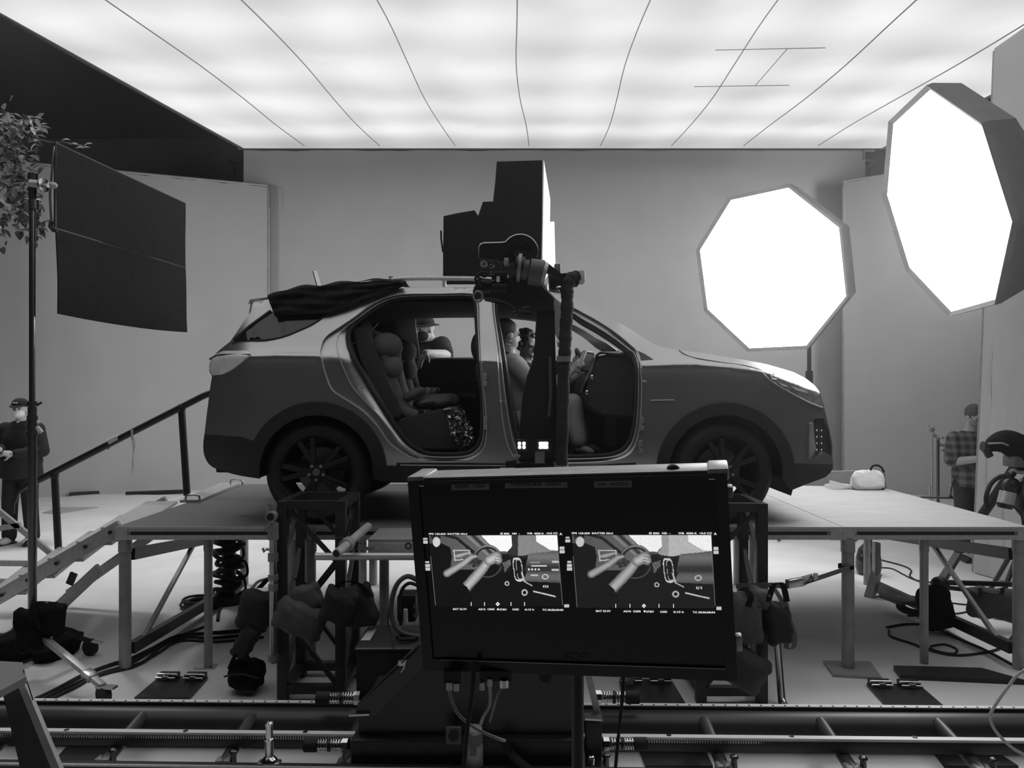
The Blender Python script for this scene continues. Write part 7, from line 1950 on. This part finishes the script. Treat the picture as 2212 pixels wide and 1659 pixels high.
b = MB(); b.ball(P(0, -0.022, 0.035), (0.082, 0.09, 0.088), R); b.ball(P(0, -0.06, -0.02), (0.066, 0.05, 0.07), R); b.bm.normal_update(); wrinkle(b.bm, 0.003, 90); b.build('hair', mat('short_hair', 0.05, 0.6, 0, 0.3, 60, 0.6, 120), t)
ear = P(0.078, -0.01, -0.05); b = MB(); b.tube([ear + V(0.011 * math.cos(a), 0, 0.016 * math.sin(a) - 0.014) for a in [2 * PI * i / 16 for i in range(16)]], 0.0025, 6, closed=True); b.build('earring', M_CHROME, t)
b = MB(); b.ball(P(0.0, -0.02, -0.135), (0.058, 0.06, 0.018), R @ rx(-0.3)); b.build('collar', M_SHIRTB, t)
tb = at(1268, 782, D + .02)
t2 = thing('tablet', 'small framed tablet held up by the passenger by the dashboard', 'tablet', tb)
MB().box(tb, (0.10, 0.015, 0.145), rz(0.25) @ ry(0.08), 0.006).build('frame', M_BLACK, t2); MB().box(tb + V(0.002, -0.009, 0), (0.08, 0.004, 0.12), rz(0.25) @ ry(0.08)).build('screen', mat('pale_screen', 0.35, 0.3), t2)
b = MB(); b.cyl(at(1250, 792, D - .05), at(1264, 758, D - .03), 0.016); b.single('paper_roll', M_PAPER, 'small pale rolled paper in the passenger hand', 'paper', at(1255, 790, D - .05))
# ---- driver with curly hair
D = 6.42
t = thing('person', 'driver with dark curly hair in a dark top behind the passenger', 'person', at(1135, 905, D))
hc = at(1137, 747, D); b = MB(); P, R = head_shape(b, hc, V(0.75, -0.6, -0.2), (-0.05, 0, 1))
limbs(b, [(at(1135, 765, D), 0.05), (at(1134, 790, D), 0.055)]); b.ball(at(1136, 830, D), (0.13, 0.18, 0.18)); b.ball(at(1140, 880, D), (0.12, 0.17, 0.16)); hip = at(1145, 905, D)
for s in (-1, 1): limbs(b, [(hip + V(0, s * .09, 0), 0.08), (at(1230, 885, D + s * .1), 0.055), (at(1262, 950, D + s * .1), 0.038)]); b.ball(at(1268, 955, D + s * .1), (0.08, 0.035, 0.028))
for s, wx, wy in ((-1, 1244, 795), (1, 1250, 770)):
    s0, e0, w0 = at(1140, 808, D + s * .18), at(1185, 845, D + s * .2), at(wx, wy, D + s * .15); limbs(b, [(s0, 0.05), (e0, 0.04), (w0, 0.03)]); hand_shape(b, w0, V(0.6, 0, 0.3), V(0, s * -0.3, 1), 0.9, 1.0, -s)
grown(b, 'body', M_SKIN, t, 0.008); eyes(P, t)
b = MB(); b.ball(at(1136, 830, D), (0.145, 0.2, 0.19)); b.ball(at(1140, 880, D), (0.135, 0.19, 0.17)); b.ball(at(1134, 798, D), (0.08, 0.13, 0.06))
for s in (-1, 1): limbs(b, [(at(1140, 808, D + s * .18), 0.07), (at(1185, 845, D + s * .2), 0.058)])
grown(b, 'shirt', M_SHIRTB, t, 0.011, 4)
b = MB(); b.ball(hip, (0.16, 0.19, 0.12))
for s in (-1, 1): limbs(b, [(hip + V(0, s * .09, 0), 0.1), (at(1230, 885, D + s * .1), 0.075), (at(1260, 945, D + s * .1), 0.06)])
grown(b, 'trousers', M_TROU, t, 0.012, 4)
b = MB(); rr = random.Random(5)
b.ball(P(0, -0.03, 0.035), (0.095, 0.1, 0.09), R)
for k in range(150):
    a, e = rr.uniform(0, 2 * PI), rr.uniform(-0.5, 1.5)
    q = V(math.cos(a) * math.cos(e), math.sin(a) * math.cos(e), math.sin(e))
    if q.y > 0.45 and q.z < 0.4: continue
    b.ball(P(q.x * 0.095, q.y * 0.1 - 0.025, q.z * 0.095 + 0.03), rr.uniform(.014, .026), None, 8, 6)
b.build('curly_hair', mat('curly_hair', 0.07, 0.5, 0, 0.4, 40), t)
